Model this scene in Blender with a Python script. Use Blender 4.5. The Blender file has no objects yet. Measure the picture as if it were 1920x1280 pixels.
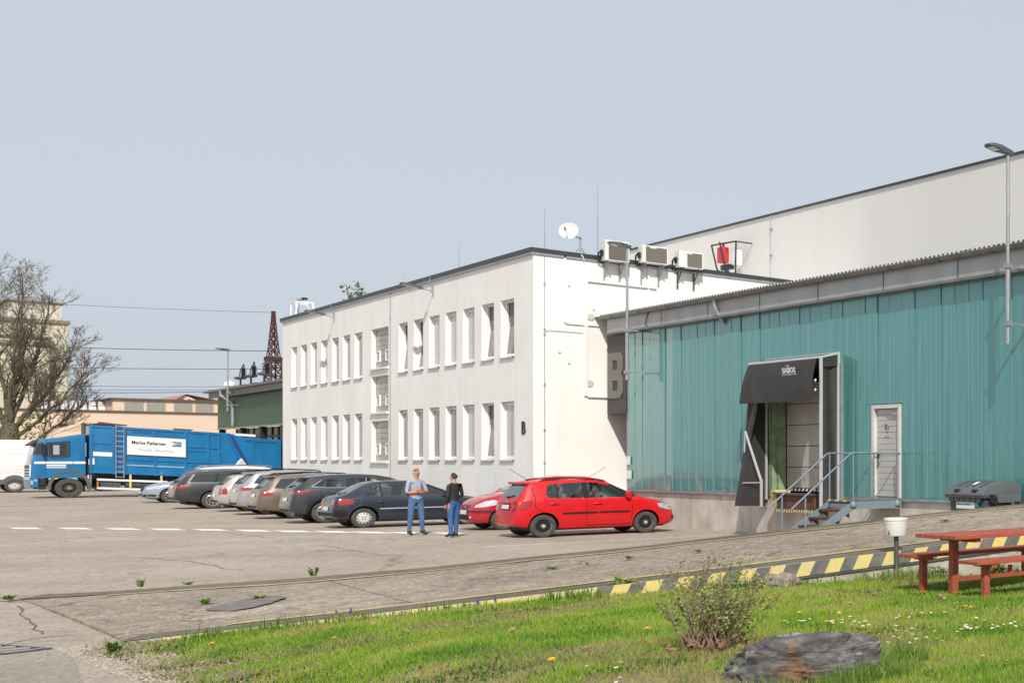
import bpy, bmesh, math, random
import numpy as np
from mathutils import Vector, Matrix
from mathutils.bvhtree import BVHTree
from mathutils.geometry import tessellate_polygon

random.seed(7)
rng = np.random.default_rng(7)
scene = bpy.context.scene
COL = scene.collection
R = math.radians

# ---------------------------------------------------------------- camera
# Street axes: +X runs along the office front towards the camera's right, +Y into the depth, Z up.
cam_d = bpy.data.cameras.new('camera')
cam = bpy.data.objects.new('camera', cam_d)
COL.objects.link(cam)
cam.location = (0, 0, 2.0)
cam.rotation_euler = (R(90), 0, R(36.966))
cam_d.sensor_width = 36.0
cam_d.lens = 2175.07 / 1920 * 36.0
cam_d.shift_x = -0.7969
cam_d.shift_y = 0.1156
cam_d.clip_start = 0.1
cam_d.clip_end = 3000
scene.camera = cam

# ---------------------------------------------------------------- sky and sun
SUN_DIR = Vector((0.70, -0.30, 0.67)).normalized()        # towards the sun
elev = math.asin(SUN_DIR.z)
azim = math.atan2(SUN_DIR.x, SUN_DIR.y)
world = bpy.data.worlds.new('World')
scene.world = world
world.use_nodes = True
wn = world.node_tree
wn.nodes.clear()
w_out = wn.nodes.new('ShaderNodeOutputWorld')
w_bg = wn.nodes.new('ShaderNodeBackground')
w_sky = wn.nodes.new('ShaderNodeTexSky')
w_sky.sky_type = 'NISHITA'
w_sky.sun_disc = False
w_sky.sun_elevation = elev
w_sky.sun_rotation = azim
w_sky.air_density = 1.0
w_sky.dust_density = 4.0
w_sky.ozone_density = 1.0
w_mix = wn.nodes.new('ShaderNodeMix')
w_mix.data_type = 'RGBA'
w_mix.inputs[0].default_value = 0.84                        # thin even veil of high haze over the whole dome
w_mix.inputs[7].default_value = (5.75, 6.3, 7.05, 1)
wn.links.new(w_sky.outputs[0], w_mix.inputs[6])
wn.links.new(w_mix.outputs[2], w_bg.inputs[0])
w_bg.inputs[1].default_value = 0.1
wn.links.new(w_bg.outputs[0], w_out.inputs[0])

sun_d = bpy.data.lights.new('sun', 'SUN')
sun_d.energy = 3.5
sun_d.angle = R(0.6)
sun_d.color = (1.0, 0.945, 0.86)
sun = bpy.data.objects.new('sun', sun_d)
COL.objects.link(sun)
sun.rotation_euler = SUN_DIR.to_track_quat('Z', 'Y').to_euler()
sun.location = (20, -20, 40)

scene.view_settings.view_transform = 'Standard'
scene.view_settings.look = 'None'
scene.view_settings.gamma = 1.0
scene.view_settings.exposure = 0.16
scene.view_settings.use_curve_mapping = False
scene.cycles.max_bounces = 6
scene.cycles.transparent_max_bounces = 12

# ---------------------------------------------------------------- materials
MATS = {}


def mat(name, col, rough=0.7, metal=0.0, var=0.0, scale=3.0, bump=0.0, bscale=60.0, spec=0.5, coat=0.0, col2=None, stretch=None, detail=6.0):
    """Principled material; base colour wanders between col and col2 by noise; optional fine bump."""
    if name in MATS:
        return MATS[name]
    m = bpy.data.materials.new(name)
    m.use_nodes = True
    nt = m.node_tree
    b = nt.nodes['Principled BSDF']
    b.inputs['Roughness'].default_value = rough
    b.inputs['Metallic'].default_value = metal
    b.inputs['Specular IOR Level'].default_value = spec
    b.inputs['Coat Weight'].default_value = coat
    b.inputs['Coat Roughness'].default_value = 0.04
    c1 = (*col, 1)
    b.inputs['Base Color'].default_value = c1
    m.diffuse_color = c1
    if var > 0 or col2:
        tc = nt.nodes.new('ShaderNodeTexCoord')
        mp = nt.nodes.new('ShaderNodeMapping')
        if stretch:
            mp.inputs['Scale'].default_value = stretch
        no = nt.nodes.new('ShaderNodeTexNoise')
        no.inputs['Scale'].default_value = scale
        no.inputs['Detail'].default_value = detail
        no.inputs['Roughness'].default_value = 0.62
        nt.links.new(tc.outputs['Object'], mp.inputs[0])
        nt.links.new(mp.outputs[0], no.inputs['Vector'])
        rp = nt.nodes.new('ShaderNodeValToRGB')
        rp.color_ramp.elements[0].position = 0.32
        rp.color_ramp.elements[1].position = 0.68
        if col2 is None:
            col2 = tuple(c * (1 - var) for c in col)
            c1 = tuple(min(1, c * (1 + var * 0.5)) for c in col) + (1,)
        rp.color_ramp.elements[0].color = (*col2, 1)
        rp.color_ramp.elements[1].color = c1
        nt.links.new(no.outputs[0], rp.inputs[0])
        nt.links.new(rp.outputs[0], b.inputs['Base Color'])
    if bump > 0:
        tc2 = nt.nodes.new('ShaderNodeTexCoord')
        n2 = nt.nodes.new('ShaderNodeTexNoise')
        n2.inputs['Scale'].default_value = bscale
        n2.inputs['Detail'].default_value = 4
        bp = nt.nodes.new('ShaderNodeBump')
        bp.inputs['Strength'].default_value = bump
        bp.inputs['Distance'].default_value = 0.02
        nt.links.new(tc2.outputs['Object'], n2.inputs['Vector'])
        nt.links.new(n2.outputs[0], bp.inputs['Height'])
        nt.links.new(bp.outputs[0], b.inputs['Normal'])
    MATS[name] = m
    return m


def glass_mat(name, tint, mixv=0.35, rough=0.02):
    """Thin window glass: part see-through, part mirror."""
    m = bpy.data.materials.new(name)
    m.use_nodes = True
    nt = m.node_tree
    nt.nodes.clear()
    out = nt.nodes.new('ShaderNodeOutputMaterial')
    tr = nt.nodes.new('ShaderNodeBsdfTransparent')
    tr.inputs[0].default_value = (*tint, 1)
    gl = nt.nodes.new('ShaderNodeBsdfGlossy')
    gl.inputs['Roughness'].default_value = rough
    fr = nt.nodes.new('ShaderNodeFresnel')
    fr.inputs[0].default_value = 1.5
    ma = nt.nodes.new('ShaderNodeMath')
    ma.operation = 'ADD'
    ma.inputs[1].default_value = mixv * 0.2
    mx = nt.nodes.new('ShaderNodeMixShader')
    nt.links.new(fr.outputs[0], ma.inputs[0])
    nt.links.new(ma.outputs[0], mx.inputs[0])
    nt.links.new(tr.outputs[0], mx.inputs[1])
    nt.links.new(gl.outputs[0], mx.inputs[2])
    nt.links.new(mx.outputs[0], out.inputs[0])
    MATS[name] = m
    return m


def ground_mat(name, base, dark, grain, gscale, crack=0.5, cscale=0.16, stain=None, bump=0.5, cw=0.006):
    """Weathered asphalt / concrete: broad stains, fine aggregate, hairline cracks."""
    m = bpy.data.materials.new(name)
    m.use_nodes = True
    nt = m.node_tree
    L = nt.links
    b = nt.nodes['Principled BSDF']
    b.inputs['Roughness'].default_value = 0.92
    b.inputs['Specular IOR Level'].default_value = 0.25
    tc = nt.nodes.new('ShaderNodeTexCoord')

    def noise(scale, detail=5, rough=0.6, vec=None):
        n = nt.nodes.new('ShaderNodeTexNoise')
        n.inputs['Scale'].default_value = scale
        n.inputs['Detail'].default_value = detail
        n.inputs['Roughness'].default_value = rough
        L.new(vec or tc.outputs['Object'], n.inputs['Vector'])
        return n

    def ramp(src, p0, p1, c0, c1):
        r = nt.nodes.new('ShaderNodeValToRGB')
        r.color_ramp.elements[0].position = p0
        r.color_ramp.elements[1].position = p1
        r.color_ramp.elements[0].color = (*c0, 1)
        r.color_ramp.elements[1].color = (*c1, 1)
        L.new(src, r.inputs[0])
        return r

    def mix(a, bb, fac, mode='MULTIPLY'):
        x = nt.nodes.new('ShaderNodeMix')
        x.data_type = 'RGBA'
        x.blend_type = mode
        if isinstance(fac, float):
            x.inputs[0].default_value = fac
        else:
            L.new(fac, x.inputs[0])
        L.new(a, x.inputs[6])
        L.new(bb, x.inputs[7])
        return x.outputs[2]
    big = ramp(noise(0.35, 8).outputs[0], 0.30, 0.70, dark, base)
    g1 = ramp(noise(gscale, 3, 0.8).outputs[0], 0.28, 0.72, (1 - grain,) * 3, (1 + grain * .6,) * 3)
    c = mix(big.outputs[0], g1.outputs[0], 1.0)
    g2 = ramp(noise(gscale * 0.22, 4, 0.7).outputs[0], 0.3, 0.7, (1 - grain * .5,) * 3, (1 + grain * .3,) * 3)
    c = mix(c, g2.outputs[0], 1.0)
    # cracks
    warp = noise(0.8, 4)
    vm = nt.nodes.new('ShaderNodeVectorMath')
    vm.operation = 'MULTIPLY_ADD'
    vm.inputs[1].default_value = (1.4, 1.4, 0)
    L.new(warp.outputs['Color'], vm.inputs[0])
    L.new(tc.outputs['Object'], vm.inputs[2])
    vo = nt.nodes.new('ShaderNodeTexVoronoi')
    vo.feature = 'DISTANCE_TO_EDGE'
    vo.inputs['Scale'].default_value = cscale
    L.new(vm.outputs[0], vo.inputs['Vector'])
    ck = ramp(vo.outputs['Distance'], 0.0, cw, (1, 1, 1), (0, 0, 0))
    cm = ramp(noise(0.25, 3).outputs[0], 0.45, 0.6, (0, 0, 0), (crack,) * 3)
    cf = mix(ck.outputs[0], cm.outputs[0], 1.0)
    dk = nt.nodes.new('ShaderNodeRGB')
    dk.outputs[0].default_value = (*[d * 0.35 for d in dark], 1)
    c = mix(c, dk.outputs[0], cf, 'MIX')
    if stain:
        sm = ramp(noise(0.9, 6).outputs[0], 0.55, 0.7, (0, 0, 0), (0.8, 0.8, 0.8))
        st = nt.nodes.new('ShaderNodeRGB')
        st.outputs[0].default_value = (*stain, 1)
        c = mix(c, st.outputs[0], sm.outputs[0], 'MIX')
    L.new(c, b.inputs['Base Color'])
    bp = nt.nodes.new('ShaderNodeBump')
    bp.inputs['Strength'].default_value = bump
    bp.inputs['Distance'].default_value = 0.012
    L.new(noise(gscale * 0.8, 4, 0.8).outputs[0], bp.inputs['Height'])
    L.new(bp.outputs[0], b.inputs['Normal'])
    MATS[name] = m
    return m


def paint(name, col, metal=0.0, rough=0.35):
    return mat(name, col, rough=rough, metal=metal, coat=0.7, var=0.05, scale=2.0)


asphalt = ground_mat('asphalt', (0.485, 0.415, 0.345), (0.365, 0.305, 0.245), 0.46, 20, crack=0.85, cscale=0.13)
rampm = ground_mat('ramp_concrete', (0.50, 0.415, 0.335), (0.31, 0.25, 0.195), 0.75, 22, crack=0.95, cscale=0.75, cw=0.028, stain=(0.30, 0.24, 0.185), bump=1.0)
pathm = ground_mat('path_concrete', (0.42, 0.375, 0.325), (0.30, 0.26, 0.21), 0.5, 40, crack=0.6, cscale=0.5, bump=0.9)
concrete = mat('concrete', (0.62, 0.575, 0.515), 0.9, var=0.22, scale=1.6, bump=0.3)
concrete2 = mat('old_concrete', (0.46, 0.42, 0.36), 0.95, var=0.4, scale=4, bump=0.8, bscale=30)
plaster = mat('plaster_white', (0.87, 0.86, 0.83), 0.9, var=0.05, scale=0.7, bump=0.12, bscale=25)
plaster_hall = mat('plaster_hall', (0.68, 0.665, 0.635), 0.9, var=0.045, scale=0.5, stretch=(1, 1, 0.25), bump=0.05)


def add_layer(m, scale, stretch, lo, hi, p0=.4, p1=.62, objrand=0.0):
    """Multiply a second, stretched noise (streaks, weathering, painted-in reflections) and optional per-object tone into a material's colour."""
    nt = m.node_tree
    bs = nt.nodes['Principled BSDF']
    src = bs.inputs['Base Color'].links[0].from_socket if bs.inputs['Base Color'].links else None
    if src is None:
        rgb = nt.nodes.new('ShaderNodeRGB')
        rgb.outputs[0].default_value = bs.inputs['Base Color'].default_value
        src = rgb.outputs[0]
    tc = nt.nodes.new('ShaderNodeTexCoord')
    mp = nt.nodes.new('ShaderNodeMapping')
    mp.inputs['Scale'].default_value = stretch
    no = nt.nodes.new('ShaderNodeTexNoise')
    no.inputs['Scale'].default_value = scale
    no.inputs['Detail'].default_value = 7
    nt.links.new(tc.outputs['Object'], mp.inputs[0])
    vec = mp.outputs[0]
    if objrand:
        oi = nt.nodes.new('ShaderNodeObjectInfo')
        va = nt.nodes.new('ShaderNodeVectorMath')
        va.operation = 'ADD'
        cx_ = nt.nodes.new('ShaderNodeCombineXYZ')
        mu = nt.nodes.new('ShaderNodeMath')
        mu.operation = 'MULTIPLY'
        mu.inputs[1].default_value = 40
        nt.links.new(oi.outputs['Random'], mu.inputs[0])
        nt.links.new(mu.outputs[0], cx_.inputs[0])
        nt.links.new(vec, va.inputs[0])
        nt.links.new(cx_.outputs[0], va.inputs[1])
        vec = va.outputs[0]
    nt.links.new(vec, no.inputs['Vector'])
    r = nt.nodes.new('ShaderNodeValToRGB')
    r.color_ramp.elements[0].position = p0
    r.color_ramp.elements[1].position = p1
    r.color_ramp.elements[0].color = (*lo, 1)
    r.color_ramp.elements[1].color = (*hi, 1)
    nt.links.new(no.outputs[0], r.inputs[0])
    x = nt.nodes.new('ShaderNodeMix')
    x.data_type = 'RGBA'
    x.blend_type = 'MULTIPLY'
    x.inputs[0].default_value = 1.0
    nt.links.new(src, x.inputs[6])
    nt.links.new(r.outputs[0], x.inputs[7])
    nt.links.new(x.outputs[2], bs.inputs['Base Color'])


add_layer(plaster, 1.1, (3.0, 3.0, .16), (.965, .96, .95), (1, 1, 1), .34, .52)
add_layer(plaster, .5, (1, 1, 1), (.965, .96, .95), (1, 1, 1), .4, .55)
add_layer(concrete, 1.3, (1.5, 1.5, .3), (.84, .82, .79), (1.04, 1.04, 1.03), .35, .6)
roof_trim = mat('roof_trim', (0.045, 0.045, 0.05), 0.5, var=0.2)
white_pvc = mat('white_pvc', (0.80, 0.80, 0.79), 0.35)
sill_m = mat('sill_metal', (0.62, 0.60, 0.57), 0.5, var=0.1)
win_glass = mat('window_glass', (0.115, 0.115, 0.125), 0.08, spec=0.7)
pale_pane = mat('window_curtain', (0.42, 0.42, 0.42), 0.12, spec=0.6)
block_m = mat('glass_block', (0.30, 0.30, 0.27), 0.18, var=0.4, scale=4, spec=0.7)
mortar = mat('mortar', (0.55, 0.53, 0.48), 0.9)
galv = mat('galvanised', (0.40, 0.42, 0.44), 0.45, metal=0.55, var=0.2, scale=3)
fascia_m = mat('fascia_metal', (0.40, 0.41, 0.41), 0.5, metal=0.25, var=0.16, scale=1.2, stretch=(1, 1, .3))
gutter_m = mat('gutter_metal', (0.22, 0.215, 0.21), 0.5, metal=0.4, var=0.3, scale=2)
railm = mat('rail_paint', (0.19, 0.235, 0.275), 0.45, var=0.12, scale=6)
black_m = mat('black_plastic', (0.018, 0.018, 0.02), 0.5)
blackr = mat('black_rubber', (0.03, 0.029, 0.027), 0.85, var=0.3, scale=9)
dockm = mat('dock_curtain', (0.034, 0.033, 0.031), 0.62, var=0.3, scale=1.5, bump=0.5, bscale=2.2)
rust = mat('rusty_steel', (0.15, 0.060, 0.035), 0.8, var=0.5, scale=5, col2=(0.055, 0.03, 0.022))
yellowp = mat('yellow_paint', (0.74, 0.58, 0.14), 0.75, col2=(0.56, 0.47, 0.25), scale=6, detail=9)
blackp = mat('black_paint', (0.095, 0.10, 0.098), 0.85, col2=(0.19, 0.18, 0.16), scale=7, detail=9)
palecol = mat('pale_yellow', (0.78, 0.66, 0.27), 0.8, col2=(0.50, 0.42, 0.24), scale=5, detail=9)
white_line = mat('road_paint', (0.80, 0.80, 0.78), 0.8, var=0.12, scale=6)
redp = mat('red_bench', (0.46, 0.10, 0.045), 0.6, col2=(0.25, 0.06, 0.042), scale=9, stretch=(5, .7, 5), detail=9, bump=.25, bscale=40)
white_plastic = mat('white_plastic', (0.75, 0.76, 0.72), 0.4, var=0.08)
steel_dark = mat('dark_steel', (0.10, 0.11, 0.115), 0.5, metal=0.3, var=0.3, scale=8)
ac_white = mat('unit_white', (0.76, 0.75, 0.71), 0.5, var=0.06)
ac_grille = mat('unit_grille', (0.17, 0.155, 0.135), 0.7, var=0.15, scale=30)
teal = mat('teal_polycarbonate', (0.062, 0.235, 0.23), 0.5, spec=0.5, coat=1.0, col2=(0.048, 0.19, 0.19), scale=1.1, stretch=(3, 1, 0.25))
_p = teal.node_tree.nodes['Principled BSDF']
_p.inputs['Coat IOR'].default_value = 1.6
_p.inputs['IOR'].default_value = 2.3
_p.inputs['Specular Tint'].default_value = (0.42, 0.95, 0.93, 1)
add_layer(teal, 1.6, (6, 1, .16), (.72, .78, .78), (1.45, 1.22, 1.2), .33, .68, objrand=1)  # random panel tone, with pale streaks painted in for blurred reflections
teal_rib = mat('teal_rib', (0.15, 0.38, 0.36), 0.3, spec=0.5)
greenm = mat('green_cladding', (0.020, 0.105, 0.060), 0.4, spec=0.3, var=0.25, scale=1.0, stretch=(4, 1, .3))
pink = mat('pink_render', (0.70, 0.54, 0.42), 0.9, var=0.08, scale=0.3)
towerm = mat('tower_render', (0.60, 0.57, 0.43), 0.9, var=0.12, scale=0.25)
tile_red = mat('roof_tile', (0.46, 0.23, 0.17), 0.9, var=0.2)
bark = mat('bark', (0.13, 0.112, 0.08), 0.95, var=0.4, scale=3)
twigm = mat('twig', (0.135, 0.105, 0.075), 0.95, var=0.4, scale=2)
leafm = mat('young_leaf', (0.12, 0.19, 0.035), 0.6, var=0.4, scale=5)
pylonm = mat('red_oxide', (0.075, 0.028, 0.028), 0.7, var=0.2)
wire_m = mat('wire', (0.06, 0.06, 0.065), 0.6)
door_grey = mat('door_grey', (0.48, 0.47, 0.455), 0.45, var=0.06)
dock_door = mat('dock_door', (0.47, 0.435, 0.39), 0.6, var=0.12, scale=2)
dockgreen = mat('green_post', (0.27, 0.36, 0.22), 0.7, var=0.35, scale=4)
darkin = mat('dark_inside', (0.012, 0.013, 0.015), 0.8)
shed_glass = mat('shed_glazing', (0.46, 0.48, 0.42), 0.5, var=0.2, scale=0.6)

# ---------------------------------------------------------------- mesh building


class M:
    def __init__(s):
        s.v = []
        s.f = []
        s.m = []

    def add(s, vs, fs, mi=0):
        o = len(s.v)
        s.v.extend([tuple(p) for p in vs])
        for f in fs:
            s.f.append(tuple(i + o for i in f))
            s.m.append(mi)
        return s

    def quad(s, a, b, c, d, mi=0):
        return s.add([a, b, c, d], [(0, 1, 2, 3)], mi)

    def box(s, x0, x1, y0, y1, z0, z1, mi=0):
        return s.add([(x0, y0, z0), (x1, y0, z0), (x1, y1, z0), (x0, y1, z0), (x0, y0, z1), (x1, y0, z1), (x1, y1, z1), (x0, y1, z1)],
                     [(0, 3, 2, 1), (4, 5, 6, 7), (0, 1, 5, 4), (1, 2, 6, 5), (2, 3, 7, 6), (3, 0, 4, 7)], mi)

    def bar(s, p0, p1, w, h=None, mi=0, up=(0, 0, 1)):
        """Rectangular bar from p0 to p1."""
        h = w if h is None else h
        p0, p1 = Vector(p0), Vector(p1)
        d = (p1 - p0).normalized()
        u = Vector(up)
        if abs(d.dot(u)) > 0.98:
            u = Vector((0, 1, 0))
        a = d.cross(u).normalized() * (w / 2)
        b = a.cross(d).normalized() * (h / 2)
        vs = [p + q for p in (p0, p1) for q in (-a - b, a - b, a + b, -a + b)]
        return s.add(vs, [(3, 2, 1, 0), (4, 5, 6, 7), (0, 1, 5, 4), (1, 2, 6, 5), (2, 3, 7, 6), (3, 0, 4, 7)], mi)

    def tube(s, pts, r, n=8, mi=0, cap=True):
        pts = [Vector(p) for p in pts]
        k = len(pts)
        rs = r if isinstance(r, (list, tuple)) else [r] * k
        vs = []
        prev = None
        for i, p in enumerate(pts):
            d = (pts[min(i + 1, k - 1)] - pts[max(i - 1, 0)])
            d = d.normalized() if d.length > 1e-9 else Vector((0, 0, 1))
            if prev is None:
                a = d.orthogonal().normalized()
            else:
                a = prev - d * prev.dot(d)
                a = a.normalized() if a.length > 1e-6 else d.orthogonal().normalized()
            prev = a
            b = d.cross(a)
            for j in range(n):
                t = 2 * math.pi * j / n
                vs.append(p + (a * math.cos(t) + b * math.sin(t)) * rs[i])
        fs = [(i * n + j, i * n + (j + 1) % n, (i + 1) * n + (j + 1) % n, (i + 1) * n + j) for i in range(k - 1) for j in range(n)]
        if cap:
            fs.append(tuple(range(n - 1, -1, -1)))
            fs.append(tuple((k - 1) * n + j for j in range(n)))
        return s.add(vs, fs, mi)

    def prism(s, poly, a, b, axis='y', mi=0, mi_side=None):
        """Polygon (list of 2-D points) extruded between a and b along an axis."""
        def P(p, t):
            return {'y': (p[0], t, p[1]), 'x': (t, p[0], p[1]), 'z': (p[0], p[1], t)}[axis]
        n = len(poly)
        ar = sum(poly[i][0] * poly[(i + 1) % n][1] - poly[(i + 1) % n][0] * poly[i][1] for i in range(n))
        if ar < 0:
            poly = poly[::-1]
        vs = [P(p, a) for p in poly] + [P(p, b) for p in poly]
        c1, c2 = tuple(range(n - 1, -1, -1)), tuple(range(n, 2 * n))
        sd = [(i, (i + 1) % n, n + (i + 1) % n, n + i) for i in range(n)]
        if axis == 'y':
            c1, c2 = c1[::-1], c2[::-1]
            sd = [f[::-1] for f in sd]
        flip = b < a
        fs = [c1, c2] + sd
        if flip:
            fs = [f[::-1] for f in fs]
        o = len(s.v)
        s.v.extend(vs)
        for i, f in enumerate(fs):
            s.f.append(tuple(q + o for q in f))
            s.m.append(mi if i < 2 or mi_side is None else mi_side)
        return s

    def lathe(s, prof, n=24, c=(0, 0, 0), axis='z', mi=0):
        """Profile of (radius, height) turned about an axis."""
        vs, fs = [], []
        k = len(prof)
        for j in range(n):
            t = 2 * math.pi * j / n
            for r, h in prof:
                x, y = r * math.cos(t), r * math.sin(t)
                q = {'z': (x, y, h), 'y': (x, h, y), 'x': (h, x, y)}[axis]
                vs.append((q[0] + c[0], q[1] + c[1], q[2] + c[2]))
        for j in range(n):
            for i in range(k - 1):
                a, b = j * k + i, ((j + 1) % n) * k + i
                f = (a, b, b + 1, a + 1)
                fs.append(f[::-1] if axis == 'y' else f)
        return s.add(vs, fs, mi)

    def move(s, fn):
        s.v = [tuple(fn(Vector(p))) for p in s.v]
        return s


OFF = {}


def build(name, b, mats, parent=None, world=True, smooth=None, bevel=0.0, kind=None, recalc=True):
    """Link an M as one mesh object. Under a parent the vertices are given in world space unless world=False."""
    me = bpy.data.meshes.new(name)
    off = OFF.get(parent.name, Vector((0, 0, 0))) if (parent is not None and world) else Vector((0, 0, 0))
    me.from_pydata([tuple(Vector(p) - off) for p in b.v] if off.length else b.v, [], b.f)
    mats = mats if isinstance(mats, (list, tuple)) else [mats]
    for q in mats:
        me.materials.append(q)
    if len(mats) > 1:
        me.polygons.foreach_set('material_index', b.m)
    if bevel > 0 or recalc:
        bm = bmesh.new()
        bm.from_mesh(me)
        if recalc:
            bmesh.ops.recalc_face_normals(bm, faces=bm.faces)
        if bevel > 0:
            bmesh.ops.remove_doubles(bm, verts=bm.verts, dist=1e-5)
            es = [e for e in bm.edges if len(e.link_faces) == 2 and e.calc_face_angle(0) > 0.5]
            bmesh.ops.bevel(bm, geom=es, offset=bevel, segments=2, affect='EDGES', profile=0.6, clamp_overlap=True)
        bm.to_mesh(me)
        bm.free()
    if smooth:
        me.shade_smooth()
        me.set_sharp_from_angle(angle=R(smooth))
    me.update()
    o = bpy.data.objects.new(name, me)
    COL.objects.link(o)
    if parent is not None:
        o.parent = parent
        OFF[o.name] = off if world else Vector((0, 0, 0))
    if kind:
        o['kind'] = kind
    return o


def thing(name, label, cat, loc=(0, 0, 0), rot=0.0, group=None):
    o = bpy.data.objects.new(name, None)
    COL.objects.link(o)
    o.location = loc
    o.rotation_euler = (0, 0, rot)
    o.empty_display_size = 0.3
    o['label'] = label
    o['category'] = cat
    if group:
        o['group'] = group
    OFF[o.name] = Vector(loc)
    return o


def tag(o, label, cat, group=None):
    o['label'] = label
    o['category'] = cat
    if group:
        o['group'] = group
    return o


def text_m(s, fn, extrude=0.0, mi=0, bold=0.0):
    """Lettering as geometry; fn maps (0..1, 0..1, depth) to space."""
    cu = bpy.data.curves.new('lettering', 'FONT')
    cu.body = s
    cu.resolution_u = 3
    cu.extrude = 0.5 if extrude else 0.0
    cu.offset = bold
    o = bpy.data.objects.new('lettering', cu)
    COL.objects.link(o)
    dg = bpy.context.evaluated_depsgraph_get()
    me = bpy.data.meshes.new_from_object(o.evaluated_get(dg))
    vs = [Vector(v.co) for v in me.vertices]
    x0, x1 = min(v.x for v in vs), max(v.x for v in vs)
    y0, y1 = min(v.y for v in vs), max(v.y for v in vs)
    b = M()
    b.add([fn((v.x - x0) / (x1 - x0), (v.y - y0) / (y1 - y0), v.z * 2 * extrude) for v in vs], [tuple(p.vertices) for p in me.polygons], mi)
    bpy.data.objects.remove(o)
    bpy.data.curves.remove(cu)
    bpy.data.meshes.remove(me)
    return b


def lerp(a, b, t):
    return a + (b - a) * t


def smooth01(t):
    t = max(0.0, min(1.0, t))
    return t * t * (3 - 2 * t)

# ================================================================ ground, ramp, lawn
N0 = Vector((-18.11, 2.24, 0))
DD = Vector((0.5, 0.8660254, 0))           # along the ramp
EE = Vector((0.8660254, -0.5, 0))          # across, towards the lawn
RW = 6.35
FAR_S = [-3.93, -2.93, -.66, .98, 2.45, 4.0, 5.56, 7.42, 8.92, 10.5, 12.5, 16]
FAR_Z = [0, .018, .127, .235, .369, .494, .658, .837, .998, 1.136, 1.16, 1.17]
NEAR_S = [0, 1.09, 2.24, 3.51, 5.1, 6.06, 7.94, 9.58, 11.5, 13, 20]
NEAR_Z = [0, .095, .198, .32, .475, .567, .759, .95, 1.1, 1.15, 1.17]


def near_z(s):
    return float(np.interp(s, NEAR_S, NEAR_Z))


def far_z(s):
    return float(np.interp(s, FAR_S, FAR_Z))


def ramp_pt(s, w, dz=0.0):
    t = w / RW
    # across the ramp a line of equal build runs parallel to the street, so blend along the slant
    z = lerp(near_z(s), far_z(s), t)
    p = N0 + DD * s - EE * w
    return (p.x, p.y, z + dz)


LAWN_S = [-1, 0, 1.1, 2.2, 3.5, 5.15, 6.3, 8, 10, 22]
LAWN_Z = [-.03, 0.0, .075, .165, .27, .34, .36, .39, .41, .45]


def lawn_smin(w):
    return -0.45 + 0.64 * w


def lawn_z(x, y):
    d = Vector((x, y, 0)) - N0
    s, w = d.dot(DD), d.dot(EE)
    k = smooth01((s - lawn_smin(w)) / 1.8) if w > 0.15 else 1.0
    k = lerp(1.0, k, smooth01(w / 1.5))
    return float(np.interp(s, LAWN_S, LAWN_Z)) * k + 0.012 * math.sin(x * 2.1 + 0.7 * y) + 0.010 * math.sin(y * 2.7 - x)


b = M()
G = 900
b.quad((-G, -G, 0), (G, -G, 0), (G, G, 0), (-G, G, 0))
lot = build('asphalt_lot', b, asphalt, kind='structure')

# painted bars of the walkway across the lot
dash_c = [(-50.92, 4.21), (-49.64, 5.08), (-48.15, 5.87), (-46.88, 6.6), (-45.52, 7.3), (-44.1, 7.95), (-42.75, 8.55), (-41.5, 9.15), (-40.38, 9.7), (-39.35, 10.28), (-38.2, 10.9)]
for (x, y) in dash_c:
    b = M()
    sh, ln = Vector((.40, .24)), Vector((.66, 0.02))
    c = Vector((x, y))
    q = [c - ln - sh, c + ln - sh, c + ln + sh, c - ln + sh]
    b.quad(*[(p.x, p.y, 0.004) for p in q])
    build('painted_bar', b, white_line, parent=lot)
# thin bay lines, partly worn
for (x0, y0, x1, y1) in [(-31.6, 9.6, -31.6, 15.2), (-47.5, 3.2, -46.6, 3.35)]:
    b = M()
    b.quad((x0, y0, .004), (x0 + .09, y0, .004), (x1 + .09, y1, .004), (x1, y1, .004))
    build('bay_line', b, white_line, parent=lot)

# open cracks running over the lot
cr_m = mat('crack_dark', (.12, .095, .07), 1.0)
CRACKS = [[(-34.96, 3.12), (-34.45, 3.66), (-33.64, 4.44), (-32.62, 4.57), (-31.68, 4.81), (-30.08, 4.86), (-29.0, 4.86), (-28.51, 5.03)], [(-35.72, 7.57), (-33.57, 7.53), (-31.38, 7.49), (-30.42, 7.53)], [(-43.44, 7.34), (-41.15, 7.37), (-39.21, 7.53), (-38.51, 7.8), (-37.87, 8.29)], [(-37.17, 8.81), (-36.51, 8.82), (-36.76, 9.12), (-36.07, 9.15)], [(-33.14, 2.42), (-32.82, 2.79), (-32.18, 3.28)], [(-23.99, 1.89), (-22.26, 1.83), (-21.24, 1.81), (-20.43, 1.75), (-19.84, 1.77)], [(-32.56, 5.91), (-31.67, 6.41), (-31.3, 7.03), (-30.06, 7.79)], [(-79.46, 5.8), (-78.78, 6.71)], [(-70.91, 5.17), (-69.68, 5.79)], [(-18.95, 1.38), (-19.46, 1.66), (-19.42, 1.98)]]
for pl in CRACKS:
    b = M()
    sub = []
    for i in range(len(pl) - 1):
        p0, p1 = Vector((*pl[i], 0)), Vector((*pl[i + 1], 0))
        n_ = max(2, int((p1 - p0).length / .35))
        sub += [p0.lerp(p1, j / n_) + Vector((random.uniform(-.05, .05), random.uniform(-.04, .04), 0)) for j in range(n_)]
    sub.append(Vector((*pl[-1], 0)))
    for i in range(len(sub) - 1):
        d = (sub[i + 1] - sub[i]).normalized()
        n0_ = Vector((-d.y, d.x, 0)) * random.uniform(.004, .017)
        n1_ = Vector((-d.y, d.x, 0)) * random.uniform(.004, .017)
        z_ = Vector((0, 0, .0035))
        b.quad(sub[i] - n0_ + z_, sub[i + 1] - n1_ + z_, sub[i + 1] + n1_ + z_, sub[i] + n0_ + z_)
    build('crack', b, cr_m, parent=lot)

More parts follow.
